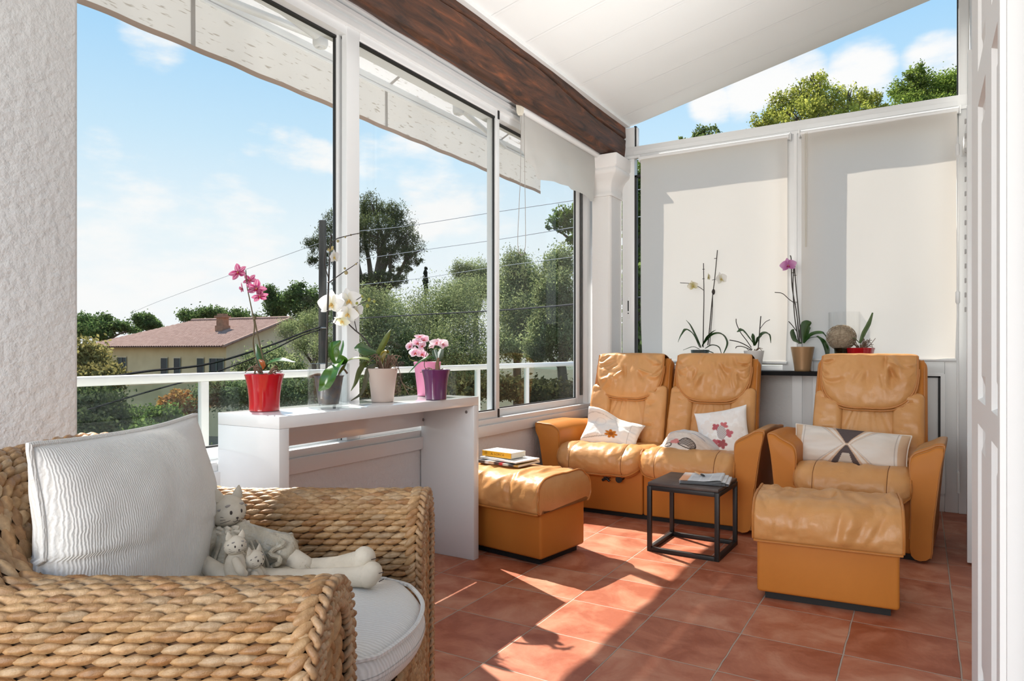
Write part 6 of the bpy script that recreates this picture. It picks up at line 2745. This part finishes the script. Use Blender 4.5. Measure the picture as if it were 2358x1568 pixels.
for (x, y, fc, s, sp) in ((1596, 658, (-.6, -.7, -.3), .085, 10), (1631, 638, (.8, -.5, 0), .065, 0), (1660, 642, (.4, -.9, .1), .105, 15)):
    flower(t, off, Q(x, y, -.02), R3 * fc[0] + F3 * fc[1] + U3 * fc[2], s, cf if x < 1650 else wf, (.60, .50, .20), sp)
for pts, ws, wd in (([Q(1615, 800), Q(1605, 775), Q(1592, 750, -.02), Q(1580, 737, -.04)], [.02, .042, .036, .004], R3 * .5 + F3),
                    ([Q(1612, 800), Q(1598, 770, -.03), Q(1580, 757, -.06), Q(1568, 770, -.08), Q(1561, 788, -.08)], [.02, .032, .034, .022, .003], F3 + U3 * .3),
                    ([Q(1617, 798), Q(1628, 778), Q(1640, 766), Q(1648, 760)], [.02, .036, .028, .004], R3 * .5 + F3),
                    ([Q(1618, 795), Q(1640, 772, -.02), Q(1662, 770, -.04), Q(1673, 790, -.05), Q(1664, 818, -.05)], [.02, .040, .040, .036, .006], F3 + U3 * .2),
                    ([Q(1610, 803), Q(1595, 798, -.04), Q(1573, 806, -.06)], [.016, .026, .004], F3 + R3 * .3),
                    ([Q(1625, 802), Q(1640, 795, -.05), Q(1655, 800, -.07), Q(1662, 818, -.07)], [.018, .034, .034, .01], F3 + R3 * .4),
                    ([Q(1620, 806, -.02), Q(1640, 812, -.06), Q(1650, 822, -.07)], [.018, .028, .01], F3 + R3 * .3)):
    mb = MB()
    ribbon(mb, pts, [q * 1.35 for q in ws], wd, *LD)
    mb.build('leaf', M_LEAF, t, sharp=0, off=off)

# small white pot
base = shelf_at(1736)
t = thing('potted_orchid', 'low leafy orchid without flowers in a white pot on the far shelf', 'potted plant', base, group=SG)
off = tuple(base)
d0, Q = at_pot(base)
pot_obj(t, pot_prof(.050, .070, .142, .8), M_WHITEPOT, (0, 0, 0))
soil(t, .062, .128)
roots(t, base + Vector((0, 0, .135)), .06, off, 10, 21, .03)
mb = MB()
tube(mb, spline([Q(1746, 802), Q(1749, 765), Q(1752, 728)], 5), .0036, 6)
tube(mb, spline([Q(1750, 757), Q(1762, 742), Q(1773, 736)], 5), .0022, 6)
tube(mb, spline([Q(1730, 800), Q(1720, 785), Q(1705, 765), Q(1696, 745), Q(1695, 734)], 5), .003, 6)
tube(mb, spline([Q(1732, 805), Q(1718, 795), Q(1700, 787), Q(1680, 783)], 5), .0034, 6)
tube(mb, spline([Q(1730, 806), Q(1710, 798), Q(1697, 798), Q(1694, 802)], 5), .003, 6)
mb.build('flower_stem', M_DARKSTEM, t, off=off)
for pts, ws, wd in (([Q(1738, 795), Q(1725, 775, -.02), Q(1710, 758, -.04), Q(1697, 764, -.05)], [.014, .040, .046, .008], F3 + U3 * .5),
                    ([Q(1738, 796), Q(1735, 775), Q(1733, 768)], [.014, .026, .008], R3 + F3 * .4),
                    ([Q(1740, 794), Q(1755, 770, -.02), Q(1770, 770, -.03), Q(1775, 790, -.04)], [.014, .038, .034, .006], F3 + U3 * .3),
                    ([Q(1740, 795), Q(1746, 778, -.03), Q(1754, 775, -.04)], [.012, .026, .006], F3 + R3)):
    mb = MB()
    ribbon(mb, pts, [q * 1.35 for q in ws], wd, *LD)
    mb.build('leaf', M_LEAF, t, sharp=0, off=off)

# gold pot
base = shelf_at(1848)
t = thing('potted_orchid', 'orchid with one mauve flower in a bronze gold pot on the far shelf', 'potted plant', base, group=SG)
off = tuple(base)
d0, Q = at_pot(base)
pot_obj(t, pot_prof(.052, .077, .168, .85), M_GOLD, (0, 0, 0))
soil(t, .068, .150)
mb = MB()
for k, pts in enumerate(([Q(1842, 790), Q(1834, 720), Q(1824, 660), Q(1822, 600), Q(1820, 588)], [Q(1840, 792), Q(1830, 730), Q(1826, 660), Q(1828, 612)], [Q(1846, 790), Q(1838, 710), Q(1833, 660), Q(1829, 614)])):
    tube(mb, spline(pts, 6), .0036, 6)
tube(mb, spline([Q(1833, 700), Q(1818, 690), Q(1802, 676), Q(1784, 673)], 5), .0026, 6)
tube(mb, spline([Q(1836, 765), Q(1825, 750), Q(1816, 740)], 5), .003, 6)
for p in ((1829, 614), (1831, 634), (1833, 696), (1826, 628)):
    stake_clip(mb, Q(*p))
mb.build('flower_stem', M_DARKSTEM, t, off=off)
flower(t, off, Q(1815, 611, -.02), -R3 * .3 - F3 * .9 + U3 * .1, .105, lambda u, v: mixc((.50, .16, .40), (.66, .38, .60), u), (.45, .05, .22), 10)
for pts, ws, wd in (([Q(1850, 790), Q(1852, 768), Q(1858, 748), Q(1868, 742)], [.02, .070, .075, .014], R3 + U3 * .2),
                    ([Q(1846, 790), Q(1832, 780), Q(1826, 765), Q(1828, 758)], [.02, .055, .045, .01], R3 * .7 - U3 * .2 + F3 * .3),
                    ([Q(1852, 788), Q(1870, 770, -.03), Q(1895, 768, -.06), Q(1906, 785, -.07)], [.02, .042, .045, .012], F3 + U3 * .5),
                    ([Q(1880, 774, -.04), Q(1893, 785, -.07), Q(1902, 805, -.09), Q(1904, 825, -.09)], [.03, .055, .062, .03], R3 + F3 * .6),
                    ([Q(1852, 790), Q(1866, 778, -.02), Q(1885, 776, -.04)], [.016, .026, .008], F3 + R3 * .2)):
    mb = MB()
    ribbon(mb, pts, ws, wd, (.022, .075, .012), (.045, .125, .025))
    mb.build('leaf', M_LEAF, t, sharp=0, off=off)

# hurricane glass standing behind a dried ball on a glass foot
base = shelf_at(1942, 5.15)
t = thing('dried_flower_ball', 'round ball of dried grass on a ribbed glass goblet', 'decoration', (base.x, 5.06, ZS))
off = (base.x, 5.06, ZS)
d0, Q = at_pot(Vector(off))
bc = Q(1937, 777)
mb = MB()
rr_ = random.Random(4)
ellipsoid(mb, bc, .084, .084, .078, nu=30, nv=20, fn=lambda p: p * (1 + .05 * nz(p, 26)))
for k in range(150):
    a, b = rr_.uniform(0, 6.28), rr_.uniform(-1.2, 1.2)
    n = Vector((math.cos(a) * math.cos(b), math.sin(a) * math.cos(b), math.sin(b)))
    tg = n.cross(Vector((rr_.uniform(-1, 1), rr_.uniform(-1, 1), rr_.uniform(-1, 1)))).normalized()
    pts = [bc + Vector((q.x * .090, q.y * .090, q.z * .083)) for q in [(n + tg * s).normalized() * (1 + .03 * math.cos(s * 5)) for s in (-.45, -.2, 0, .2, .45)]]
    tube(mb, pts, .0016, 4)
mb.build('grass_ball', simple('dried_grass', (.40, .33, .24), .95, var=(70, (.26, .20, .14)), bump=(90, .8, .004)), t, off=off)
mb = MB()
zb = bc.z - .070 - ZS
lathe(mb, [(.034, 0), (.036, .004), (.030, .02), (.034, zb * .5), (.044, zb * .75), (.048, zb), (.044, zb), (.030, zb * .6), (.001, zb * .5)], (0, 0, 0), 32, wob=lambda w, z: 1 + .03 * math.cos(14 * w))
mb.build('goblet', glassy('olive_glass', (.40, .40, .34), .05), t)
t = thing('hurricane_glass', 'tall clear glass hurricane cylinder behind the dried grass ball', 'vase', (base.x, 5.205, ZS))
mb = MB()
hh = ony(1942, 720, 5.205).z - ZS
lathe(mb, [(.05, 0), (.088, .003), (.098, .02), (.098, hh), (.0955, hh + .003), (.093, hh), (.093, .02), (.001, .012)], (0, 0, 0), 48)
mb.build('cylinder', M_HURRICANE, t, sharp=50)

# little red pot
base = shelf_at(1981, 5.06)
t = thing('potted_orchid', 'bare orchid with one upright leaf in a small red pot on the far shelf', 'potted plant', base, group=SG)
off = tuple(base)
d0, Q = at_pot(base)
mb = MB()
pr = pot_prof(.060, .084, .160, .8)
lathe(mb, pr, (0, 0, 0), 48, wob=lambda w, z: 1 + .02 * math.cos(9 * w))
mb.build('pot', M_RED, t, sharp=50)
soil(t, .074, .148)
roots(t, base + Vector((0, 0, .152)), .085, off, 22, 31, .075)
for pts, ws, wd, cc in (([Q(1981, 790), Q(1990, 768), Q(2002, 745), Q(2010, 720)], [.022, .038, .036, .012], R3 + F3 * .3, ((.06, .13, .02), (.10, .19, .035))),
                        ([Q(1980, 790), Q(1970, 780, -.02), Q(1962, 777, -.03)], [.016, .03, .006], F3 + U3 * .4, LG)):
    mb = MB()
    ribbon(mb, pts, ws, wd, *cc)
    mb.build('leaf', M_LEAF, t, sharp=0, off=off)
# ------------------------------------------------------------------ cushions on the leather seats
CG = 'printed cushions on the leather seats'


def fl_petals(x, y, cx, cy, r, n, ph=0.0, inner=.25):
    """0..1 coverage of a flower drawn with n petals"""
    dx, dy = x - cx, y - cy
    q = math.hypot(dx, dy) / r
    a = math.atan2(dy, dx) + ph
    edge = .62 + .38 * abs(math.cos(a * n / 2))
    return max(0, min(1, (edge - q) * 8)) if q > inner else 1.0


def col_orange(u, v):
    c = (.80, .775, .74)
    x, y = u, v
    p = fl_petals(x, y, .56, .30, .13, 7)
    c = mixc(c, (.50, .17, .02), p)
    if math.hypot(x - .56, y - .30) < .045:
        c = (.30, .09, .015)
    for (cx, cy, r) in ((.30, .62, .10), (.72, .66, .12), (.22, .25, .10)):
        d = abs(math.hypot(x - cx, y - cy) - r)
        c = mixc(c, (.52, .49, .45), max(0, 1 - d / .012) * .55)
    if abs(y - .80 - .02 * math.sin(x * 9)) < .008 or abs(x - .86) < .006:
        c = mixc(c, (.40, .37, .34), .6)
    if abs(y - (.10 + .25 * x)) < .012 and x < .5:
        c = mixc(c, (.30, .28, .26), .7)
    return c


def col_red(u, v):
    c = (.82, .79, .77)
    for (cx, cy, r, n, col, a) in ((.25, .62, .17, 5, (.70, .50, .38), .55), (.45, .82, .16, 5, (.72, .56, .45), .5), (.28, .32, .16, 6, (.66, .50, .36), .5), (.78, .45, .18, 6, (.62, .48, .38), .45), (.72, .78, .15, 5, (.68, .55, .45), .4)):
        p = fl_petals(u, v, cx, cy, r, n, cx * 9)
        rim = 1 if p > .02 and p < .95 else .45
        c = mixc(c, col, p * a * rim)
    for (cx, cy, r, n, col) in ((.42, .60, .09, 4, (.42, .035, .06)), (.58, .60, .10, 5, (.52, .08, .09)), (.66, .42, .10, 4, (.46, .06, .09)), (.50, .22, .11, 5, (.30, .02, .03)), (.38, .27, .09, 3, (.42, .05, .08))):
        p = fl_petals(u, v, cx, cy, r, n, cy * 7)
        c = mixc(c, col, p * .9)
    d = math.hypot((u - .52) / .8, (v - .46) / 1.3)
    if d < .12:
        k = .5 + .5 * math.sin(u * 160) * math.sin(v * 150)
        c = mixc((.80, .76, .74), (.16, .09, .09), k)
    return c


def col_grey(u, v):
    k = nz((u * 30, v * 30, 4)) * .5 + .5
    c = mixc((.66, .53, .44), (.72, .64, .58), k)
    c = mixc(c, (.62, .62, .63), smooth01((v - .62) * 4))
    # line drawing
    d = math.hypot((u - .58) / 1.0, (v - .34) / .9)
    if d < .16:
        q = .5 + .5 * math.sin(u * 90 + v * 30) * math.sin(v * 80 - u * 40)
        c = mixc(c, (.09, .06, .05), .45 + .5 * q) if v > .24 else c
    if abs(d - .16) < .012:
        c = (.05, .035, .03)
    p = fl_petals(u, v, .36, .34, .10, 3, .5)
    c = mixc(c, (.60, .14, .13), p * .8)
    if abs(math.hypot(u - .26, v - .22) - .06) < .010:
        c = (.06, .04, .03)
    if .55 < u < .80 and abs(v - .74) < .012:
        c = (.30, .33, .38)
    return c


def col_lumbar(u, v):
    x = (u - .5) * 2
    y = (v - .5) * 2
    c = mixc((.64, .55, .47), (.74, .70, .66), .5 + .5 * nz((u * 5, v * 4, 1)))
    if abs(x) > .86:
        c = (.60, .42, .28)
    e = abs(x) - abs(y) * .26
    if e < .02:
        c = (.085, .062, .060) if abs(y) > .06 else (.60, .44, .33)
        q = .5 + .5 * math.sin(x * 120) * math.sin(y * 90)
        c = mixc(c, (.15, .12, .12), q * .4)
        if -.95 < y < -.45 and abs(x) < .06 + (-.45 - y) * .16:
            c = (.55, .47, .40)
    for o0, w, cc in ((.035, .022, (.58, .40, .28)), (.085, .030, (.72, .64, .57)), (.135, .018, (.60, .43, .31)), (.175, .012, (.50, .44, .40))):
        if abs(e - o0 * (.4 + 1.2 * abs(y))) < w * (.4 + abs(y)):
            c = cc
    if abs(x) > .80 and abs(x) < .815:
        c = (.42, .36, .32)
    return c


def bend_flap(p, a, b):
    """upper left corner flops forward"""
    k = smooth01((b - .15) / .85) * smooth01((-a + .35) / 1.0)
    return Vector((p.x + .02 * k, p.y - .02 * k, p.z + .13 * k - .02 * b * b))


mb, rim = pillow_mesh(.40, .25, .13, 90, .07, col=col_orange, bend=bend_flap, wr_=.010, seed=9)
o = mb.build('printed_cushion', M_PRINT, sharp=0)
tag(o, 'white cushion with an orange flower slumped on the left sofa seat', 'cushion', CG)
place(o, (-1.80, 4.34, .497), (1, .05, -.13), (.10, .70, .70))
mb, rim = pillow_mesh(.335, .32, .12, 90, .09, col=col_red, wr_=.008, seed=14)
o = mb.build('printed_cushion', M_PRINT, sharp=0)
tag(o, 'white cushion with red flowers tipped up on the right sofa seat', 'cushion', CG)
place(o, (-1.072, 4.395, .533), (1, .02, .22), (-.22, .36, .95))
mb, rim = pillow_mesh(.36, .27, .12, 90, .07, col=col_grey, wr_=.010, seed=20, bend=lambda p, a, b: Vector((p.x, p.y, p.z - .05 * a * a - .03 * max(0, a))))
o = mb.build('printed_cushion', M_PRINT, sharp=0)
tag(o, 'beige cushion with a sketched print lying in front of the red flowered one', 'cushion', CG)
place(o, (-1.255, 4.22, .468), (1, -.12, -.12), (.10, .84, .50))
mb, rim = pillow_mesh(.585, .225, .17, 150, .045, col=col_lumbar, wr_=.008, seed=25)
o = mb.build('printed_cushion', M_PRINT, sharp=0)
tag(o, 'long beige cushion with a brown crossed pattern on the recliner', 'cushion', CG)
mb2 = MB()
tube(mb2, rim, .0045, 6, closed=True)
mb2.build('piping', simple('cream_piping', (.72, .64, .56), .8), o)
place(o, (-.345, 4.222, .508), (1, -.085, -.05), (.03, .42, .90))

# ------------------------------------------------------------------ books and magazines on the console ottoman
BG = 'books and magazines on the ottoman'
ot = Matrix.Translation((-1.588, 2.945, 0)) @ Matrix.Rotation(math.radians(-8.5), 4, 'Z')


def on_ott(x, y, z):
    return ot @ Vector((x, y, z))


def magazine(name, label, cx, cy, z, w, d, rz, th, cols, cat='magazine'):
    loc = on_ott(cx, cy, z)
    t = thing(name, label, cat, loc, math.radians(-8.5 + rz), group=BG)
    mb = MB()
    n = 24
    rr2 = random.Random(int(cx * 999) + int(z * 777))

    def f(u, v):
        x = (u - .5) * w
        y = (v - .5) * d
        return Vector((x, y, th + .003 * math.sin(u * 5) * (1 - v)))
    grid(mb, f, n, 8, col=lambda u, v: cols(u, v))
    grid(mb, lambda u, v: Vector(((u - .5) * w, (v - .5) * d, 0)), n, 8, col=lambda u, v: (.7, .68, .64), flip=True)
    for k in range(2):
        v0 = k
        grid(mb, lambda u, v, v0=v0: Vector(((u - .5) * w, (v0 - .5) * d, (th + .003 * math.sin(u * 5) * (1 - v0)) * v)), n, 3, col=lambda u, v: cols(u, .02), flip=bool(k))
        grid(mb, lambda u, v, v0=v0: Vector(((v0 - .5) * w, (u - .5) * d, (th + .003 * math.sin(v0 * 5) * (1 - u)) * v)), n, 3, col=lambda u, v: mixc((.78, .76, .72), (.55, .53, .50), .5 + .5 * math.sin(v * 25)), flip=not k)
    mb.build('pages', M_PAPER, t)
    return t


def c_mag1(u, v):
    k = int(u * 9)
    pal = [(.05, .05, .055), (.08, .07, .07), (.68, .70, .76), (.55, .45, .36), (.06, .04, .04), (.42, .03, .04), (.45, .46, .44), (.05, .05, .06), (.42, .26, .08)]
    return pal[min(8, k)]


magazine('magazine', 'dark glossy magazine lowest in the pile on the leather ottoman', -.375, .20, .446, .285, .20, 3, .012, c_mag1)
magazine('magazine', 'white paged magazine lying second from the bottom on the leather ottoman', -.372, .212, .4635, .27, .185, -4, .009, lambda u, v: (.76, .75, .72))
# yellow paperback
loc = on_ott(-.405, .205, .4775)
bk = thing('paperback_book', 'thick yellow spined paperback on top of the magazines on the ottoman', 'book', loc, math.radians(-9), group=BG)
mb = MB()
w, d, h = .205, .125, .030
rbox(mb, (0, .002, h / 2), (w - .004, d - .004, h - .004), .001, 1)
mb.build('page_block', simple('page_edges', (.76, .70, .58), .9, bump=(20, .4, .002, (1, 1, 40))), bk)
M_YEL = simple('yellow_book_cover', (.72, .36, .012), .4)
M_COVER = simple('white_book_cover', (.80, .77, .70), .4)
mb = MB()
rbox(mb, (0, 0, h - .001), (w, d, .002), .0008, 1)
rbox(mb, (0, 0, .001), (w, d, .002), .0008, 1)
mb.build('cover', M_COVER, bk)
mb = MB()
rbox(mb, (0, -d / 2, h / 2), (w, .002, h), .0008, 1)
sp_ = mb.build('spine', M_YEL, bk)


def lettering(txt, parent, size, loc, m, rot=(math.pi / 2, 0, 0), name='lettering', scale=(1, 1, 1)):
    cu = bpy.data.curves.new(name, 'FONT')
    cu.body = txt
    cu.size = size
    cu.align_x = 'CENTER'
    cu.align_y = 'CENTER'
    cu.extrude = .0002
    o = bpy.data.objects.new(name + '_source', cu)
    COL.objects.link(o)
    dg = bpy.context.evaluated_depsgraph_get()
    me = bpy.data.meshes.new_from_object(o.evaluated_get(dg))
    bpy.data.objects.remove(o)
    me.materials.clear()
    me.materials.append(m)
    q = bpy.data.objects.new(name, me)
    COL.objects.link(q)
    q.parent = parent
    q.location = loc
    q.rotation_euler = rot
    q.scale = scale
    return q


M_PRINTINK = simple('book_print', (.14, .055, .008), .6)
lettering('IT', sp_, .022, (-w * .36, -d / 2 - .0014, h * .5), M_PRINTINK)
lettering('A. LORCA', sp_, .0165, (w * .04, -d / 2 - .0014, h * .5), M_PRINTINK, scale=(1.3, 1, 1))

# ------------------------------------------------------------------ newspaper and pen on the side table
tm = Matrix.Translation((-1.24, 3.472, .3615)) @ Matrix.Rotation(math.radians(-1.2), 4, 'Z')
npz = tm @ Vector((.235, .185, .0005))
nw = thing('folded_newspaper', 'folded newspaper on the black cube table', 'newspaper', npz, math.radians(9))


def c_news(seed, orange=False):
    def f(u, v):
        if orange and u < .17:
            return mixc((.72, .36, .20), (.80, .72, .66), smooth01(v * 2 - .9))
        c = (.70, .71, .72)
        colx = (u * 5) % 1
        line = math.sin(v * 150 + seed)
        if .08 < colx < .92 and line > .1:
            c = mixc(c, (.30, .31, .34), .45 + .35 * nz((u * 60, v * 90, seed)))
        if .35 < u < .6 and .55 < v < .8:
            c = mixc(c, (.42, .46, .52), .6)
        return c
    return f


def sheet(z, W, D, curl, col, dx=0, dy=0, fold_r=.012):
    """folded sheets: flat leaf whose right edge rolls over as a soft fold"""
    mb = MB()

    def f(u, v):
        y = (v - .5) * D + dy
        s = u * (W + curl)
        if s < W:
            lift = .010 * smooth01((s - W * .55) / (W * .45))
            return Vector((s - W / 2 + dx, y, z + fold_r * 2 * (0 if True else 0) + lift + fold_r))
        a = (s - W) / curl * math.pi
        return Vector((W / 2 + dx + fold_r * math.sin(a), y, z + .010 * math.cos(a * .5) + fold_r * math.cos(a)))
    grid(mb, f, 90, 70, col=col)
    grid(mb, lambda u, v: Vector(((u - .5) * W + dx, (v - .5) * D + dy, z + .001)), 4, 4, col=lambda u, v: (.62, .63, .65))
    return mb


sheet(.010, .205, .245, .045, c_news(1, True), fold_r=.0085).build('front_sheet', M_PAPER, nw, sharp=0)
sheet(.0045, .225, .235, .03, c_news(5), .014, -.004, .0045).build('inner_sheet', M_PAPER, nw, sharp=0)
sheet(.0005, .245, .225, .03, c_news(8), .022, -.006, .0022).build('back_sheet', M_PAPER, nw, sharp=0)
pp = tm @ Vector((.215, .225, .0235))
pn = thing('ballpoint_pen', 'orange pen with a black grip lying on the newspaper', 'pen', pp, math.radians(-52))
mb = MB()
tube(mb, [(-.070, 0, .004), (.015, 0, .004)], .0038, 10)
mb.build('barrel', simple('orange_pen', (.75, .40, .16), .35), pn)
mb = MB()
tube(mb, [(.012, 0, .0045), (.020, 0, .0045), (.045, 0, .0045), (.056, 0, .0042), (.064, 0, .004)], [.0045, .0058, .0055, .003, .001], 10)
mb.build('grip', M_BLACK, pn)
